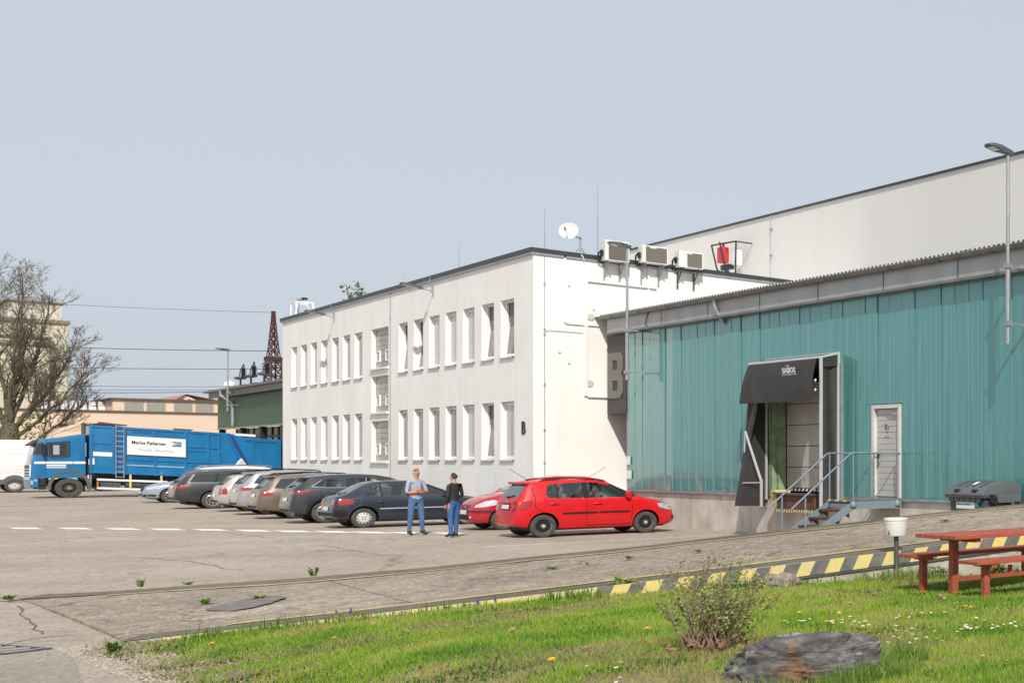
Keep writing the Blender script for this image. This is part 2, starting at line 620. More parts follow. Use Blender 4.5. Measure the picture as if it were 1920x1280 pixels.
# concrete path at the lower left and its drain grate
b = M()
pp = [(-19.0, 1.25), (-17.95, 1.80), (-15.5, 1.62), (-13.3, 1.5), (-11.4, 1.2), (-9.0, 0.6), (-8.0, -6), (-24, -6), (-24, 0.2)]
b.add([(x, y, .006) for x, y in pp], [tuple(range(len(pp)))])
build('path', b, pathm, kind='structure')
g = thing('drain_grate', 'dark iron drain grate with slots at the low end of the ramp', 'drain', (-18.75, 1.25, 0), R(20))
b = M()
b.box(-.75, .75, -.19, -.15, .001, .022)
b.box(-.75, .75, .15, .19, .001, .022)
b.box(-.75, -.71, -.15, .15, .001, .022)
b.box(.71, .75, -.15, .15, .001, .022)
build('frame', b, steel_dark, parent=g, world=False)
b = M()
b.quad((-.71, -.15, .008), (.71, -.15, .008), (.71, .15, .008), (-.71, .15, .008))
build('pit', b, darkin, parent=g, world=False)
for k in range(6):
    x = -.62 + k * .245
    b = M()
    b.bar((x, -.15, .017), (x + .10, .15, .017), .10, .010)
    build('grate_bar', b, mat('iron_grey', (.33, .30, .28), .7), parent=g, world=False)

# the ramp: slabs with open joints running along the street direction
b = M()
ns = 26
for i in range(ns):
    s0, s1 = lerp(-3.93, 15.3, i / ns), lerp(-3.93, 15.3, (i + 1) / ns)
    for j in range(4):
        w0, w1 = RW * j / 4, RW * (j + 1) / 4
        sh = lambda s, w: s + 0.0 * w
        pts = [ramp_pt(min(s, 15.3), w, -.035) for s, w in ((s0, w0), (s0, w1), (s1, w1), (s1, w0))]
        pts = [(x, min(y, 15.74), z) for x, y, z in pts]
        b.quad(*pts)
# the bank down to the lot on the far side
for i in range(ns):
    s0, s1 = lerp(-3.93, 12.2, i / ns), lerp(-3.93, 12.2, (i + 1) / ns)
    a, c = ramp_pt(s0, RW), ramp_pt(s1, RW)
    b.quad((a[0], min(a[1], 15.74), -.1), (c[0], min(c[1], 15.74), -.1), (c[0], min(c[1], 15.74), c[2] - .02), (a[0], min(a[1], 15.74), a[2] - .02))
ramp_o = build('ramp', b, concrete2, kind='structure')
joints = [-3.93, -.4, 3.2, 6.75, 10.3, 13.9]
for k in range(len(joints) - 1):
    b = M()
    nsx, nwx = 8, 6
    gap = 0.012
    P = {}
    for i in range(nsx + 1):
        for j in range(nwx + 1):
            w = RW * j / nwx
            t = i / nsx
            lo, hi = joints[k] + gap, joints[k + 1] - gap
            s = lerp(lo, hi, t) + 3.15 * (1 - w / RW) + 0.0
            if k == 0:
                s = lerp(max(-3.93 + 3.93 * (1 - w / RW), -3.93), hi + 3.15 * (1 - w / RW), t)
            x, y, z = ramp_pt(s, w, 0.004 + (.006 * math.sin(s * 1.7 + w) if 0 < j < nwx else 0))
            P[i, j] = (x, min(y, 15.74), z)
    for i in range(nsx):
        for j in range(nwx):
            b.quad(P[i, j], P[i + 1, j], P[i + 1, j + 1], P[i, j + 1])
    # slab end face at the joint
    for j in range(nwx):
        for i in (0, nsx):
            a, c = P[i, j], P[i, j + 1]
            b.quad(a, c, (c[0], c[1], c[2] - .04), (a[0], a[1], a[2] - .04))
    build('slab', b, rampm, parent=ramp_o, smooth=40, recalc=True)
# worn asphalt strips along both edges, yellow guide lines, and a patched spot
strip_m = ground_mat('edge_asphalt', (.24, .20, .16), (.14, .115, .09), .5, 30, crack=.5, cscale=.6, bump=.9)


def ramp_strip(name, w0, w1, s0, s1, dz, m, n=30, wob=0.0):
    b = M()
    for i in range(n):
        a, c = lerp(s0, s1, i / n), lerp(s0, s1, (i + 1) / n)
        f = lambda q: wob * (math.sin(q * 3.1) + .6 * math.sin(q * 7.7 + 1) + .5 * math.sin(q * 17))
        pts = [ramp_pt(a, w0 - f(a), dz), ramp_pt(c, w0 - f(c), dz), ramp_pt(c, w1, dz), ramp_pt(a, w1, dz)]
        b.quad(*[(x, min(y, 15.74), z) for x, y, z in pts])
    return build(name, b, m, parent=ramp_o)


ramp_strip('edge_strip', RW - .62, RW - .002, -3.6, 11.7, .016, strip_m, wob=.05)
ramp_strip('edge_strip', .05, .55, -.1, 15, .016, strip_m, wob=-.05)
b_y = mat('worn_yellow', (.66, .50, .10), .85, col2=(.40, .32, .19), scale=7, detail=9)
ramp_strip('guide_line', RW - .84, RW - .72, -2.6, 11.6, .021, b_y, n=60)
ramp_strip('guide_line', .60, .72, .6, 15, .021, b_y, n=60)
b = M()
pts = [(-20.5, 3.21), (-20.9, 3.45), (-21.3, 3.81), (-21.41, 4.12), (-20.76, 4.07), (-20.18, 3.72), (-19.95, 3.42)]
def on_ramp(x, y, dz):
    d = Vector((x, y, 0)) - N0
    return ramp_pt(d.dot(DD), -d.dot(EE), dz)
fine = []
for i in range(len(pts)):
    p0, p1 = Vector(pts[i]), Vector(pts[(i + 1) % len(pts)])
    fine += [tuple(p0.lerp(p1, j / 7) + Vector((random.uniform(-.035, .035), random.uniform(-.035, .035)))) for j in range(7)]
b.add([on_ramp(x, y, .0235) for x, y in fine], [tuple(range(len(fine)))])
build('asphalt_patch', b, mat('patch', (.20, .175, .16), .95, var=.35, scale=9, detail=9), parent=ramp_o)

# ramp retaining wall with hazard band
wall = thing('ramp_wall', 'low concrete wall beside the lawn with yellow and black hazard stripes', 'wall', (N0.x, N0.y, 0))
b = M()
n = 40


def edge_pt(s, e, z):
    p = N0 + DD * s + EE * e
    return (p.x, p.y, z)


for i in range(n):
    s0, s1 = lerp(0, 17, i / n), lerp(0, 17, (i + 1) / n)
    b.quad(edge_pt(s0, .08, -.4), edge_pt(s1, .08, -.4), edge_pt(s1, .08, near_z(s1) + .014), edge_pt(s0, .08, near_z(s0) + .014))
    b.quad(edge_pt(s0, .08, near_z(s0) + .014), edge_pt(s1, .08, near_z(s1) + .014), edge_pt(s1, -.10, near_z(s1) + .014), edge_pt(s0, -.10, near_z(s0) + .014))
build('wall_body', b, concrete2, parent=wall)
b = M()
n0 = 24
for i in range(n0):
    s0, s1 = lerp(.3, 4.42, i / n0), lerp(.3, 4.42, (i + 1) / n0)
    b.quad(edge_pt(s0, .10, near_z(s0) - .165), edge_pt(s1, .10, near_z(s1) - .165), edge_pt(s1, .10, near_z(s1) + .018), edge_pt(s0, .10, near_z(s0) + .018), 0)
    b.quad(edge_pt(s0, .10, near_z(s0) + .018), edge_pt(s1, .10, near_z(s1) + .018), edge_pt(s1, .02, near_z(s1) + .018), edge_pt(s0, .02, near_z(s0) + .018), 0)
build('hazard_band', b, palecol, parent=wall, recalc=True)
b = M()
s = 4.42
k = 0
per = .176
while s < 16.5:
    s1 = s + per * (1.0 + .06 * math.sin(k * 2.3))
    sl = -.075
    z0a, z1a = near_z(s) - .165, near_z(s) + .018
    b.quad(edge_pt(s + sl, .10, z0a), edge_pt(s1 + sl, .10, near_z(s1) - .165), edge_pt(s1, .10, near_z(s1) + .018), edge_pt(s, .10, z1a), 1 if k % 2 == 0 else 0)
    b.quad(edge_pt(s, .10, z1a), edge_pt(s1, .10, near_z(s1) + .018), edge_pt(s1, .06, near_z(s1) + .018), edge_pt(s, .06, z1a), 1 if k % 2 == 0 else 0)
    s = s1
    k += 1
build('hazard_band', b, [yellowp, blackp], parent=wall)
b = M()
b.tube([edge_pt(s, .105, near_z(s) - .178) for s in np.linspace(4.4, 16.5, 30)], .012, 5)
build('edge_angle', b, steel_dark, parent=wall)

# lawn sheet
soil = bpy.data.materials.new('lawn_soil')
soil.use_nodes = True
nt = soil.node_tree
bs = nt.nodes['Principled BSDF']
bs.inputs['Roughness'].default_value = 1.0
tc = nt.nodes.new('ShaderNodeTexCoord')
no = nt.nodes.new('ShaderNodeTexNoise')
no.inputs['Scale'].default_value = 1.6
no.inputs['Detail'].default_value = 9
rp = nt.nodes.new('ShaderNodeValToRGB')
rp.color_ramp.elements.new(.5)
for e, (p, c) in zip(rp.color_ramp.elements, [(.36, (.27, .205, .13)), (.52, (.19, .155, .085)), (.68, (.10, .11, .04))]):
    e.position = p
    e.color = (*c, 1)
nt.links.new(tc.outputs['Object'], no.inputs['Vector'])
nt.links.new(no.outputs[0], rp.inputs[0])
nt.links.new(rp.outputs[0], bs.inputs['Base Color'])
b = M()
nw, ns = 46, 60
P = {}
for j in range(nw + 1):
    w = .08 + 26 * (j / nw) ** 1.5
    for i in range(ns + 1):
        s = lerp(lawn_smin(w) - .15, 23 if w < 3 else 23, (i / ns) ** 1.3)
        p = N0 + DD * s + EE * w
        z = lawn_z(p.x, p.y)
        if i == 0:
            z = -.02
        P[i, j] = (p.x, p.y, z)
for j in range(nw):
    for i in range(ns):
        b.quad(P[i, j], P[i, j + 1], P[i + 1, j + 1], P[i + 1, j])
lawn = build('lawn', b, soil, kind='structure', smooth=60)

# ================================================================ white office building
VW, UW, UL, ZR = 13.73, -40.75, -70.55, 8.36
office = thing('office_building', 'white two-storey office building with rows of tall narrow windows', 'building', (UW, VW, 0))
WX = [(-69.02, -68.07), (-67.42, -66.43), (-65.82, -64.82), (-64.19, -63.21), (-62.54, -61.55), (-60.95, -59.92), (-59.34, -58.27),
      (-53.73, -52.69), (-52.01, -50.96), (-50.33, -49.23), (-48.6, -47.52), (-46.9, -45.8), (-45.14, -44.04), (-43.45, -42.3)]
ROWS = [(5.27, 7.08), (2.02, 3.85)]
SX = (-57.09, -54.95)
SROWS = [(5.55, 7.08), (3.84, 5.24), (1.95, 3.50)]
holes = [(a, c, z0, z1) for (a, c) in WX for (z0, z1) in ROWS] + [(SX[0], SX[1], z0, z1) for z0, z1 in SROWS]


def wall_with_holes(b, u0, u1, z0, z1, v, holes, depth, mi=0, mi_rev=0):
    us = sorted({u0, u1} | {h[0] for h in holes} | {h[1] for h in holes})
    zs = sorted({z0, z1} | {h[2] for h in holes} | {h[3] for h in holes})
    for i in range(len(us) - 1):
        for k in range(len(zs) - 1):
            cu, cz = (us[i] + us[i + 1]) / 2, (zs[k] + zs[k + 1]) / 2
            if any(h[0] < cu < h[1] and h[2] < cz < h[3] for h in holes):
                continue
            b.quad((us[i], v, zs[k]), (us[i + 1], v, zs[k]), (us[i + 1], v, zs[k + 1]), (us[i], v, zs[k + 1]), mi)
    for (a, c, p, q) in holes:
        b.quad((a, v, p), (a, v, q), (a, v + depth, q), (a, v + depth, p), mi_rev)
        b.quad((c, v, p), (c, v + depth, p), (c, v + depth, q), (c, v, q), mi_rev)
        b.quad((a, v, q), (c, v, q), (c, v + depth, q), (a, v + depth, q), mi_rev)
        b.quad((a, v, p), (a, v + depth, p), (c, v + depth, p), (c, v, p), mi_rev)


b = M()
wall_with_holes(b, UL, UW, -.1, ZR, VW, holes, .40)
b.quad((UW, VW, -.1), (UW, 30, -.1), (UW, 30, ZR), (UW, VW, ZR))
b.quad((UL, VW, -.1), (UL, VW, ZR), (UL, 30, ZR), (UL, 30, -.1))
b.quad((UL, VW + .02, ZR - .01), (UW, VW + .02, ZR - .01), (UW, 30, ZR - .01), (UL, 30, ZR - .01))
b.quad((UL, VW + .402, 0), (UW - .01, VW + .402, 0), (UW - .01, VW + .402, ZR - .2), (UL, VW + .402, ZR - .2))
build('wall', b, plaster, parent=office, recalc=False)
b = M()
b.box(UL - .08, UW + .07, VW - .09, VW + .25, ZR, ZR + .13)
b.box(UW - .25, UW + .07, VW + .25, 30, ZR, ZR + .13)
b.box(UL - .08, UL + .2, VW + .25, 30, ZR, ZR + .13)
build('roof_edge', b, roof_trim, parent=office)
b = M()
b.box(UL - .06, UW + .05, VW - .07, VW - .002, ZR - .07, ZR - .002)
b.box(UW + .002, UW + .05, VW - .002, 30, ZR - .07, ZR - .002)
build('drip_edge', b, galv, parent=office)
b = M()
b.box(UL, UW + .012, VW - .012, VW - .001, -.05, .62)
b.box(UW + .001, UW + .012, VW, 30, -.05, .62)
build('plinth', b, mat('plinth_plaster', (.72, .70, .66), .9, var=.15, scale=1.5), parent=office)


def frame_m(b, a, c, z0, z1, v, t, d, mi=0):
    b.box(a, a + t, v - d, v, z0, z1, mi)
    b.box(c - t, c, v - d, v, z0, z1, mi)
    b.box(a + t, c - t, v - d, v, z0, z0 + t, mi)
    b.box(a + t, c - t, v - d, v, z1 - t, z1, mi)


tilted = {(0, 7), (0, 8), (0, 12), (0, 13), (1, 12)}
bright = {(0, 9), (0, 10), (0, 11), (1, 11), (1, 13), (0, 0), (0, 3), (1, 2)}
for r_, (z0, z1) in enumerate(ROWS):
    for k, (a, c) in enumerate(WX):
        vf = VW + .205
        b = M()
        frame_m(b, a + .002, c - .002, z0 + .002, z1 - .002, vf, .06, .055)
        win = build('window', b, white_pvc, parent=office)
        b = M()
        frame_m(b, a + .05, c - .05, z0 + .05, z1 - .05, vf - .035, .055, .05)
        sash = b
        p = M()
        p.box(a + .10, c - .10, vf - .07, vf - .06, z0 + .10, z1 - .10)
        if (r_, k) in tilted:
            T = Matrix.Translation((0, vf - .05, z0 + .06)) @ Matrix.Rotation(R(-5.5), 4, 'X') @ Matrix.Translation((0, -(vf - .05), -(z0 + .06)))
            # hinged at the foot, leaning into the room: show the gap dark behind
            sash.move(lambda q: T @ q)
            p.move(lambda q: T @ q)
        build('sash', sash, white_pvc, parent=win)
        build('pane', p, pale_pane if (r_, k) in bright else win_glass, parent=win)
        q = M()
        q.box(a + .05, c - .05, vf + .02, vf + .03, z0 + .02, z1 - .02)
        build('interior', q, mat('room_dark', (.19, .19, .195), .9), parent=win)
        s_ = M()
        s_.add([(a - .03, VW - .06, z0 - .02), (c + .03, VW - .06, z0 - .02), (c + .03, VW + .25, z0 + .008), (a - .03, VW + .25, z0 + .008),
                (a - .03, VW - .06, z0 - .055), (c + .03, VW - .06, z0 - .055), (c + .03, VW - .003, z0 - .05), (a - .03, VW - .003, z0 - .05)],
               [(0, 1, 2, 3), (4, 5, 1, 0), (7, 6, 5, 4)])
        build('sill', s_, sill_m, parent=win, recalc=False)
for (z0, z1) in SROWS:
    a, c = SX
    v = VW + .17
    b = M()
    frame_m(b, a + .002, c - .002, z0 + .002, z1 - .002, v, .05, .04)
    win = build('stair_window', b, mortar, parent=office)
    b = M()
    nu, nz = 11, max(6, int((z1 - z0 - .1) / .195))
    for i in range(nu):
        for k in range(nz):
            x0, x1 = lerp(a + .05, c - .05, i / nu), lerp(a + .05, c - .05, (i + 1) / nu)
            y0, y1 = lerp(z0 + .05, z1 - .05, k / nz), lerp(z0 + .05, z1 - .05, (k + 1) / nz)
            b.box(x0 + .008, x1 - .008, v - .035 - .004 * random.random(), v - .01, y0 + .008, y1 - .008)
    build('glass_blocks', b, block_m, parent=win, kind='stuff')
    b = M()
    b.box(a + .05, c - .05, v - .012, v, z0 + .05, z1 - .05)
    build('mortar_bed', b, mortar, parent=win)
    for fx in (.12, .66):
        b = M()
        x0 = lerp(a, c, fx)
        frame_m(b, x0, x0 + .42, z0 + .25, z0 + .68, v - .03, .045, .06)
        build('vent_frame', b, white_pvc, parent=win)
        b = M()
        b.box(x0 + .05, x0 + .37, v - .06, v - .045, z0 + .3, z0 + .63)
        build('vent_pane', b, win_glass, parent=win)
    s_ = M()
    s_.box(a - .06, c + .06, VW - .09, VW - .002, z0 - .07, z0 - .01)
    build('sill', s_, plaster, parent=win)

# trunking, vents and wires on the side wall
X = UW
b = M()
b.box(X + .001, X + .05, 14.55, 14.60, 6.28, ZR)
b.box(X + .001, X + .05, 14.60, 15.70, 6.24, 6.29)
build('cable_trunking', b, white_pvc, parent=office)
b = M()
b.box(X + .001, X + .07, 15.12, 15.21, 4.02, 7.70)
b.box(X + .001, X + .07, 15.21, 17.25, 7.63, 7.70)
b.box(X + .001, X + .07, 15.21, 15.80, 3.98, 4.05)
build('cable_trunking', b, white_pvc, parent=office)
b = M()
b.box(X + .001, X + .04, 16.98, 17.05, 6.3, ZR)
build('cable_trunking', b, white_pvc, parent=office)
for (v, z) in ((15.32, 6.52), (15.27, 4.42)):
    b = M()
    b.lathe([(.001, .03), (.10, .03), (.115, .012), (.115, .001)], 18, (X, v, z), 'x')
    build('round_vent', b, mat('vent_grey', (.55, .53, .49), .7), parent=office, smooth=40)
for (v, z) in ((14.66, 7.42), (14.66, 5.0), (15.36, 6.75), (14.4, 5.32)):
    b = M()
    b.box(X + .001, X + .03, v, v + .07, z, z + .06)
    build('wall_plug', b, sill_m, parent=office)
b = M()
b.tube([(X + .03, 14.02, z) for z in (8.6, 7.6, 6.5, 5.9, 4.6, 3.3, 2.4, 1.5)] , .011, 5)
for z in (7.4, 6.0, 5.85, 4.3, 2.9, 1.9):
    b.box(X + .001, X + .05, 14.0, 14.04, z, z + .05)
b.tube([(X + .03, 14.02, 5.95), (X + .03, 14.15, 6.0), (X + .03, 15.1, 6.0)], .009, 5)
build('lightning_wire', b, galv, parent=office)
b = M()
b.tube([(-54.65, VW - .03, z) for z in (8.45, 7.0, 5.0, 3.0, .7)], .011, 5)
for z in (7.3, 5.6, 4.1, 2.6):
    b.box(-54.67, -54.63, VW - .05, VW - .001, z, z + .05)
build('lightning_wire', b, galv, parent=office)
b = M()
b.tube([(X + .03, 15.0, 8.5), (X + .12, 15.06, 8.35), (X + .04, 15.14, 8.1), (X + .04, 15.16, 7.7)], .014, 5)
build('cable', b, white_pvc, parent=office)

# letter B on the front wall
t = text_m('B', lambda x, y, d: (lerp(-41.63, -41.33, x), VW - .02 + d, lerp(2.80, 3.20, y)), .009, bold=.015)
o = build('letter_sign', t, black_m)
tag(o, 'small black letter B fixed to the white office front near its corner', 'sign')

# floodlights on arms under the roof edge
for i, (u, lab) in enumerate(((-49.8, 'wall floodlight on a bracket above the near row of office windows'), (-62.1, 'wall floodlight on a bracket above the far row of office windows'))):
    f = thing('wall_floodlight', lab, 'lamp', (u, VW, 8.0), 0, 'floodlights on the office front')
    b = M()
    b.box(u - .03, u + .03, VW - .05, VW - .001, 7.82, 8.12)
    build('wall_plate', b, galv, parent=f)
    b = M()
    b.tube([(u, VW - .04, 7.95), (u, VW - .35, 8.0)], .025, 6)
    build('arm', b, galv, parent=f)
    b = M()
    b.add([(u - .13, VW - .34, 7.98), (u + .13, VW - .34, 7.98), (u + .15, VW - .95, 8.09), (u - .15, VW - .95, 8.09),
           (u - .10, VW - .34, 8.07), (u + .10, VW - .34, 8.07), (u + .12, VW - .95, 8.15), (u - .12, VW - .95, 8.15)],
          [(3, 2, 1, 0), (4, 5, 6, 7), (0, 1, 5, 4), (1, 2, 6, 5), (2, 3, 7, 6), (3, 0, 4, 7)])
    build('lamp_head', b, steel_dark, parent=f, bevel=.01)
    b = M()
    b.quad((u - .11, VW - .45, 7.994), (u + .11, VW - .45, 7.994), (u + .12, VW - .9, 8.075), (u - .12, VW - .9, 8.075))
    build('lens', b, sill_m, parent=f)
    b = M()
    b.tube([(u, VW - .03, 7.95), (u + .02, VW - .14, 8.25), (u, VW - .10, 8.5), (u - .03, VW + .02, 8.52)], .014, 6)
    build('cable', b, galv, parent=f)

# air conditioners
for i, (v0, v1, z0, z1, lab) in enumerate(((15.57, 16.28, 8.32, 8.97, 'air conditioner nearest the satellite dish, on brackets over the roof edge'),
                                         (16.67, 17.46, 8.40, 8.97, 'middle air conditioner of the three on the roof edge'),
                                         (17.80, 18.58, 8.39, 8.95, 'smallest air conditioner, nearest the large hall, on dark brackets'))):
    a = thing('air_conditioner', lab, 'air conditioner', (X, v0, z0), 0, 'air conditioners along the roof edge')
    d0, d1 = X + .10, X + .42
    if i == 2:
        z0, z1 = 8.40, 8.95
    b = M()
    b.box(d0, d1, v0, v1, z0, z1)
    build('casing', b, ac_white, parent=a, bevel=.018)
    b = M()
    g0 = v0 + (.26 if i == 2 else .10)
    for k in range(14):
        z = lerp(z0 + .06, z1 - .06, k / 13)
        b.box(d1 + .001, d1 + .012, g0, v1 - .05, z - .017, z + .015)
    b.box(d1 + .0005, d1 + .004, g0, v1 - .05, z0 + .04, z1 - .04)
    build('grille', b, ac_grille, parent=a)
    b = M()
    b.box(d1 + .013, d1 + .016, v0 + .22, v0 + .42, z1 - .085, z1 - .05)
    build('badge', b, ac_white, parent=a)
    for v in (v0 + .12, v1 - .14):
        b = M()
        m_ = steel_dark if i == 2 else galv
        b.bar((X + .025, v, z0 - .02), (X + .025, v, 7.72), .045, .045)
        b.bar((X + .0, v, z0 - .03), (X + .46, v, z0 - .03), .045, .045)
        b.bar((X + .04, v, z0 - .45), (X + .35, v, z0 - .05), .03, .03)
        build('bracket', b, m_, parent=a)
    b = M()
    b.tube([(d0 + .1, v0 - .01, z0 + .35), (d0 + .06, v0 - .10, z0 + .22), (d0 + .05, v0 - .10, z0 + .02), (d0 + .0, v0 + .03, z0 - .08)], .028, 6)
    b.box(d0 + .05, d0 + .2, v0 - .05, v0, z0 + .15, z0 + .32)
    build('pipe', b, black_m, parent=a)

# satellite dish
dsh = thing('satellite_dish', 'round white satellite dish on a bent pole at the roof edge', 'dish', (X, 15.0, 8.45))
b = M()
b.tube([(X + .0, 15.02, 8.4), (X + .0, 15.02, 8.95), (X + .05, 15.0, 9.0)], .03, 8)
b.bar((X, 14.85, 8.45), (X, 15.02, 8.7), .03)
b.bar((X, 15.18, 8.45), (X, 15.02, 8.7), .03)
b.tube([(X + .02, 15.0, 8.95), (X + .12, 14.8, 9.0)], .02, 6)
build('mount', b, galv, parent=dsh)
b = M()
prof = [(.001, 0), (.1, .012), (.2, .045), (.27, .085), (.275, .08), (.2, .035), (.1, .003), (.001, -.01)]
b.lathe(prof, 28)
Tm = Matrix.Translation((X + .16, 14.66, 9.10)) @ Vector((.75, -.62, .24)).to_track_quat('Z', 'Y').to_matrix().to_4x4()
b.move(lambda p: Tm @ p)
build('reflector', b, white_plastic, parent=dsh, smooth=50)
b = M()
b.tube([tuple(Tm @ Vector((0, -.26, .07))), tuple(Tm @ Vector((0, -.05, .34)))], .012, 6)
b.tube([tuple(Tm @ Vector((0, -.08, .30))), tuple(Tm @ Vector((0, -.03, .40)))], .03, 8)
build('feed_arm', b, galv, parent=dsh)

# rods on the roof
for (u, v, z0, z1, lab) in ((UW - .05, 14.05, 8.45, 9.75, 'thin lightning rod at the near office corner'),
                            (UW - .1, 15.55, 8.45, 10.95, 'tallest lightning rod, behind the nearest air conditioner'),
                            (-47.6, VW + .1, 8.45, 9.45, 'thin lightning rod over the middle of the office front'),
                            (-59.5, 15.4, 8.4, 9.75, 'thin lightning rod behind the roof shrub')):
    b = M()
    b.tube([(u, v, z0), (u, v, (z0 + z1) / 2), (u - .01, v, z1)], [.014, .010, .005], 6)
    b.box(u - .08, u + .08, v - .08, v + .08, z0 - .04, z0 + .04)
    o = build('lightning_rod', b, galv)
    tag(o, lab, 'rod')
# white frame and vent pipe at the far roof end
f = thing('roof_frame', 'white tubular frame with a black elbow pipe on the far end of the office roof', 'frame', (-69.7, 14.2, 8.36))
b = M()
C4 = ((-70.2, 13.95), (-69.3, 13.95), (-69.3, 14.55), (-70.2, 14.55))
for (u, v) in C4:
    b.tube([(u, v, 8.36), (u, v, 9.2)], .03, 6)
b.tube([(u, v, 9.2) for u, v in C4 + C4[:1]], .03, 6)
b.tube([(-69.9, 14.0, 8.36), (-69.8, 14.1, 9.2)], .03, 6)
build('tube_frame', b, white_pvc, parent=f)
b = M()
b.tube([(-69.9, 14.1, 8.36), (-69.9, 14.1, 9.2), (-69.85, 14.15, 9.36), (-69.75, 14.28, 9.4)], .08, 10)
build('elbow_pipe', b, galv, parent=f, smooth=50)
b = M()
b.lathe([(.001, -.06), (.09, -.05), (.12, 0), (.09, .05), (.001, .06)], 12, (-69.7, 14.33, 9.41))
build('pipe_cap', b, black_m, parent=f, smooth=50)

# ================================================================ teal hall
VT = 15.79
hall = thing('teal_hall', 'long low hall clad in glossy teal translucent panels under a metal gutter', 'building', (UW, VT, 0))
U0, U1 = -39.2, -8.0
b = M()
base_holes = []
b.box(U0 - 1.5, U1, VT + .06, VT + .6, -.2, 1.02)
build('base_wall', b, concrete, parent=hall)
b = M()
b.box(U0, -31.2, VT - .015, VT + .05, 1.03, 1.10)
b.box(-27.0, U1, VT - .015, VT + .05, 1.03, 1.10)
b.box(U0 - .035, U0 + .005, VT - .03, VT + .06, 1.03, 6.25)
build('panel_rail', b, galv, parent=hall)
b = M()
b.box(U0, -31.0, VT + .07, VT + .25, 1.02, 1.4)
b.box(-26.9, U1, VT + .07, VT + .25, 1.02, 1.4)
b.quad((U0, VT + .10, 1.0), (-30.7, VT + .10, 1.0), (-30.7, VT + .10, 6.3), (U0, VT + .10, 6.3))
b.quad((-30.7, VT + .10, 4.4), (-27.2, VT + .10, 4.4), (-27.2, VT + .10, 6.3), (-30.7, VT + .10, 6.3))
b.quad((-27.2, VT + .10, 1.0), (U1, VT + .10, 1.0), (U1, VT + .10, 6.3), (-27.2, VT + .10, 6.3))
build('inner_wall', b, mat('inner_teal', (.02, .12, .12), .8), parent=hall, recalc=False)
pitch = .51
npan = int((U1 - U0) / pitch)


def panel_mesh(z0, z1, w):
    me = bpy.data.meshes.new('panel')
    b = M()
    b.box(.004, w - .004, -.02, .04, z0, z1, 0)
    b.box(w - .013, w + .003, -.030, -.0205, z0, z1, 1)
    me.from_pydata(b.v, [], b.f)
    me.materials.append(teal)
    me.materials.append(teal_rib)
    me.polygons.foreach_set('material_index', b.m)
    return me


PM = {}
for k in range(npan):
    u = U0 + k * pitch
    c = u + pitch / 2
    z0 = 1.10
    if -30.9 < c < -26.95:
        z0 = 4.42
    if -25.85 < c < -24.35:
        z0 = 3.34
    if z0 not in PM:
        PM[z0] = panel_mesh(z0, 6.22, pitch)
    o = bpy.data.objects.new('panel', PM[z0])
    COL.objects.link(o)
    o.parent = hall
    o.location = Vector((u, VT, 0)) - hall.location
    o.rotation_euler = (R(random.uniform(-.12, .12)), 0, R(random.uniform(-.4, .4)))
b = M()
b.box(-25.93, -25.645, VT - .02, VT + .04, 1.10, 3.335)
build('panel', b, teal, parent=hall)
b = M()
b.box(-27.10, -26.945, VT - .06, VT + .08, 1.0, 4.42)
build('opening_trim', b, galv, parent=hall)
b = M()
b.box(-31.04, -30.66, VT - .03, VT + .08, 1.0, 4.42)
build('opening_trim', b, dockm, parent=hall)
# gutter, fascia, soffit, roof
UE = -40.72
b = M()
b.box(UE + .45, U1, 15.60, 15.64, 6.015, 6.45)
b.box(UE + .45, UE + .49, 15.64, 15.95, 6.015, 6.45)
build('fascia', b, fascia_m, parent=hall)
for u in np.arange(-36.5, U1, 2.9):
    b = M()
    b.box(u - .012, u + .012, 15.591, 15.5995, 6.015, 6.45)
    build('fascia_joint', b, steel_dark, parent=hall)
b = M()
b.box(UE + .45, U1, 15.57, 15.80, 5.95, 6.01)
build('soffit', b, gutter_m, parent=hall)
b = M()
prof = [(15.57 + .085 * math.cos(a) - .06, 6.51 + .085 * math.sin(a)) for a in np.linspace(math.pi, 2 * math.pi, 9)]
prof2 = [(p[0], p[1]) for p in prof]
for i in range(len(prof2) - 1):
    (y0, z0), (y1, z1) = prof2[i], prof2[i + 1]
    b.quad((UE, y0, z0), (U1, y0, z0), (U1, y1, z1), (UE, y1, z1))
b.tube([(UE, prof2[0][0], 6.515), (U1, prof2[0][0], 6.515)], .014, 6)
b.add([(UE, y, z) for y, z in prof2], [tuple(range(len(prof2)))])
build('gutter', b, gutter_m, parent=hall, smooth=50)
for u in np.arange(-39.6, U1, 1.9):
    b = M()
    b.tube([(u, 15.57 - .06 + .09 * math.cos(a), 6.51 + .09 * math.sin(a)) for a in np.linspace(math.pi, 2 * math.pi, 7)], .010, 5)
    build('gutter_bracket', b, steel_dark, parent=hall)
b = M()
pr = []
u = UE
while u < U1:
    pr += [(u, 0), (u + .05, 0), (u + .07, .055), (u + .13, .055)]
    u += .165
for i in range(len(pr) - 1):
    (a, h0), (c, h1) = pr[i], pr[i + 1]
    b.quad((a, 15.54, 6.55 + h0), (c, 15.54, 6.55 + h1), (c, 24.9, 6.75 + h1), (a, 24.9, 6.75 + h0))
    if h0 > 0 or h1 > 0:
        b.quad((a, 15.54, 6.54), (c, 15.54, 6.54), (c, 15.54, 6.55 + h1), (a, 15.54, 6.55 + h0), 1)
build('roof_sheet', b, [fascia_m, steel_dark], parent=hall, recalc=False)
for u0_ in (-33.0, -13.0):
    b = M()
    b.tube([(u0_, 15.51, 6.45), (u0_, 15.51, 6.26), (u0_ + .02, 15.57, 6.10), (u0_ + .04, 15.70, 5.88), (u0_ + .04, 15.74, 5.8)], .055, 10)
    build('downpipe', b, galv, parent=hall, smooth=50)
b = M()
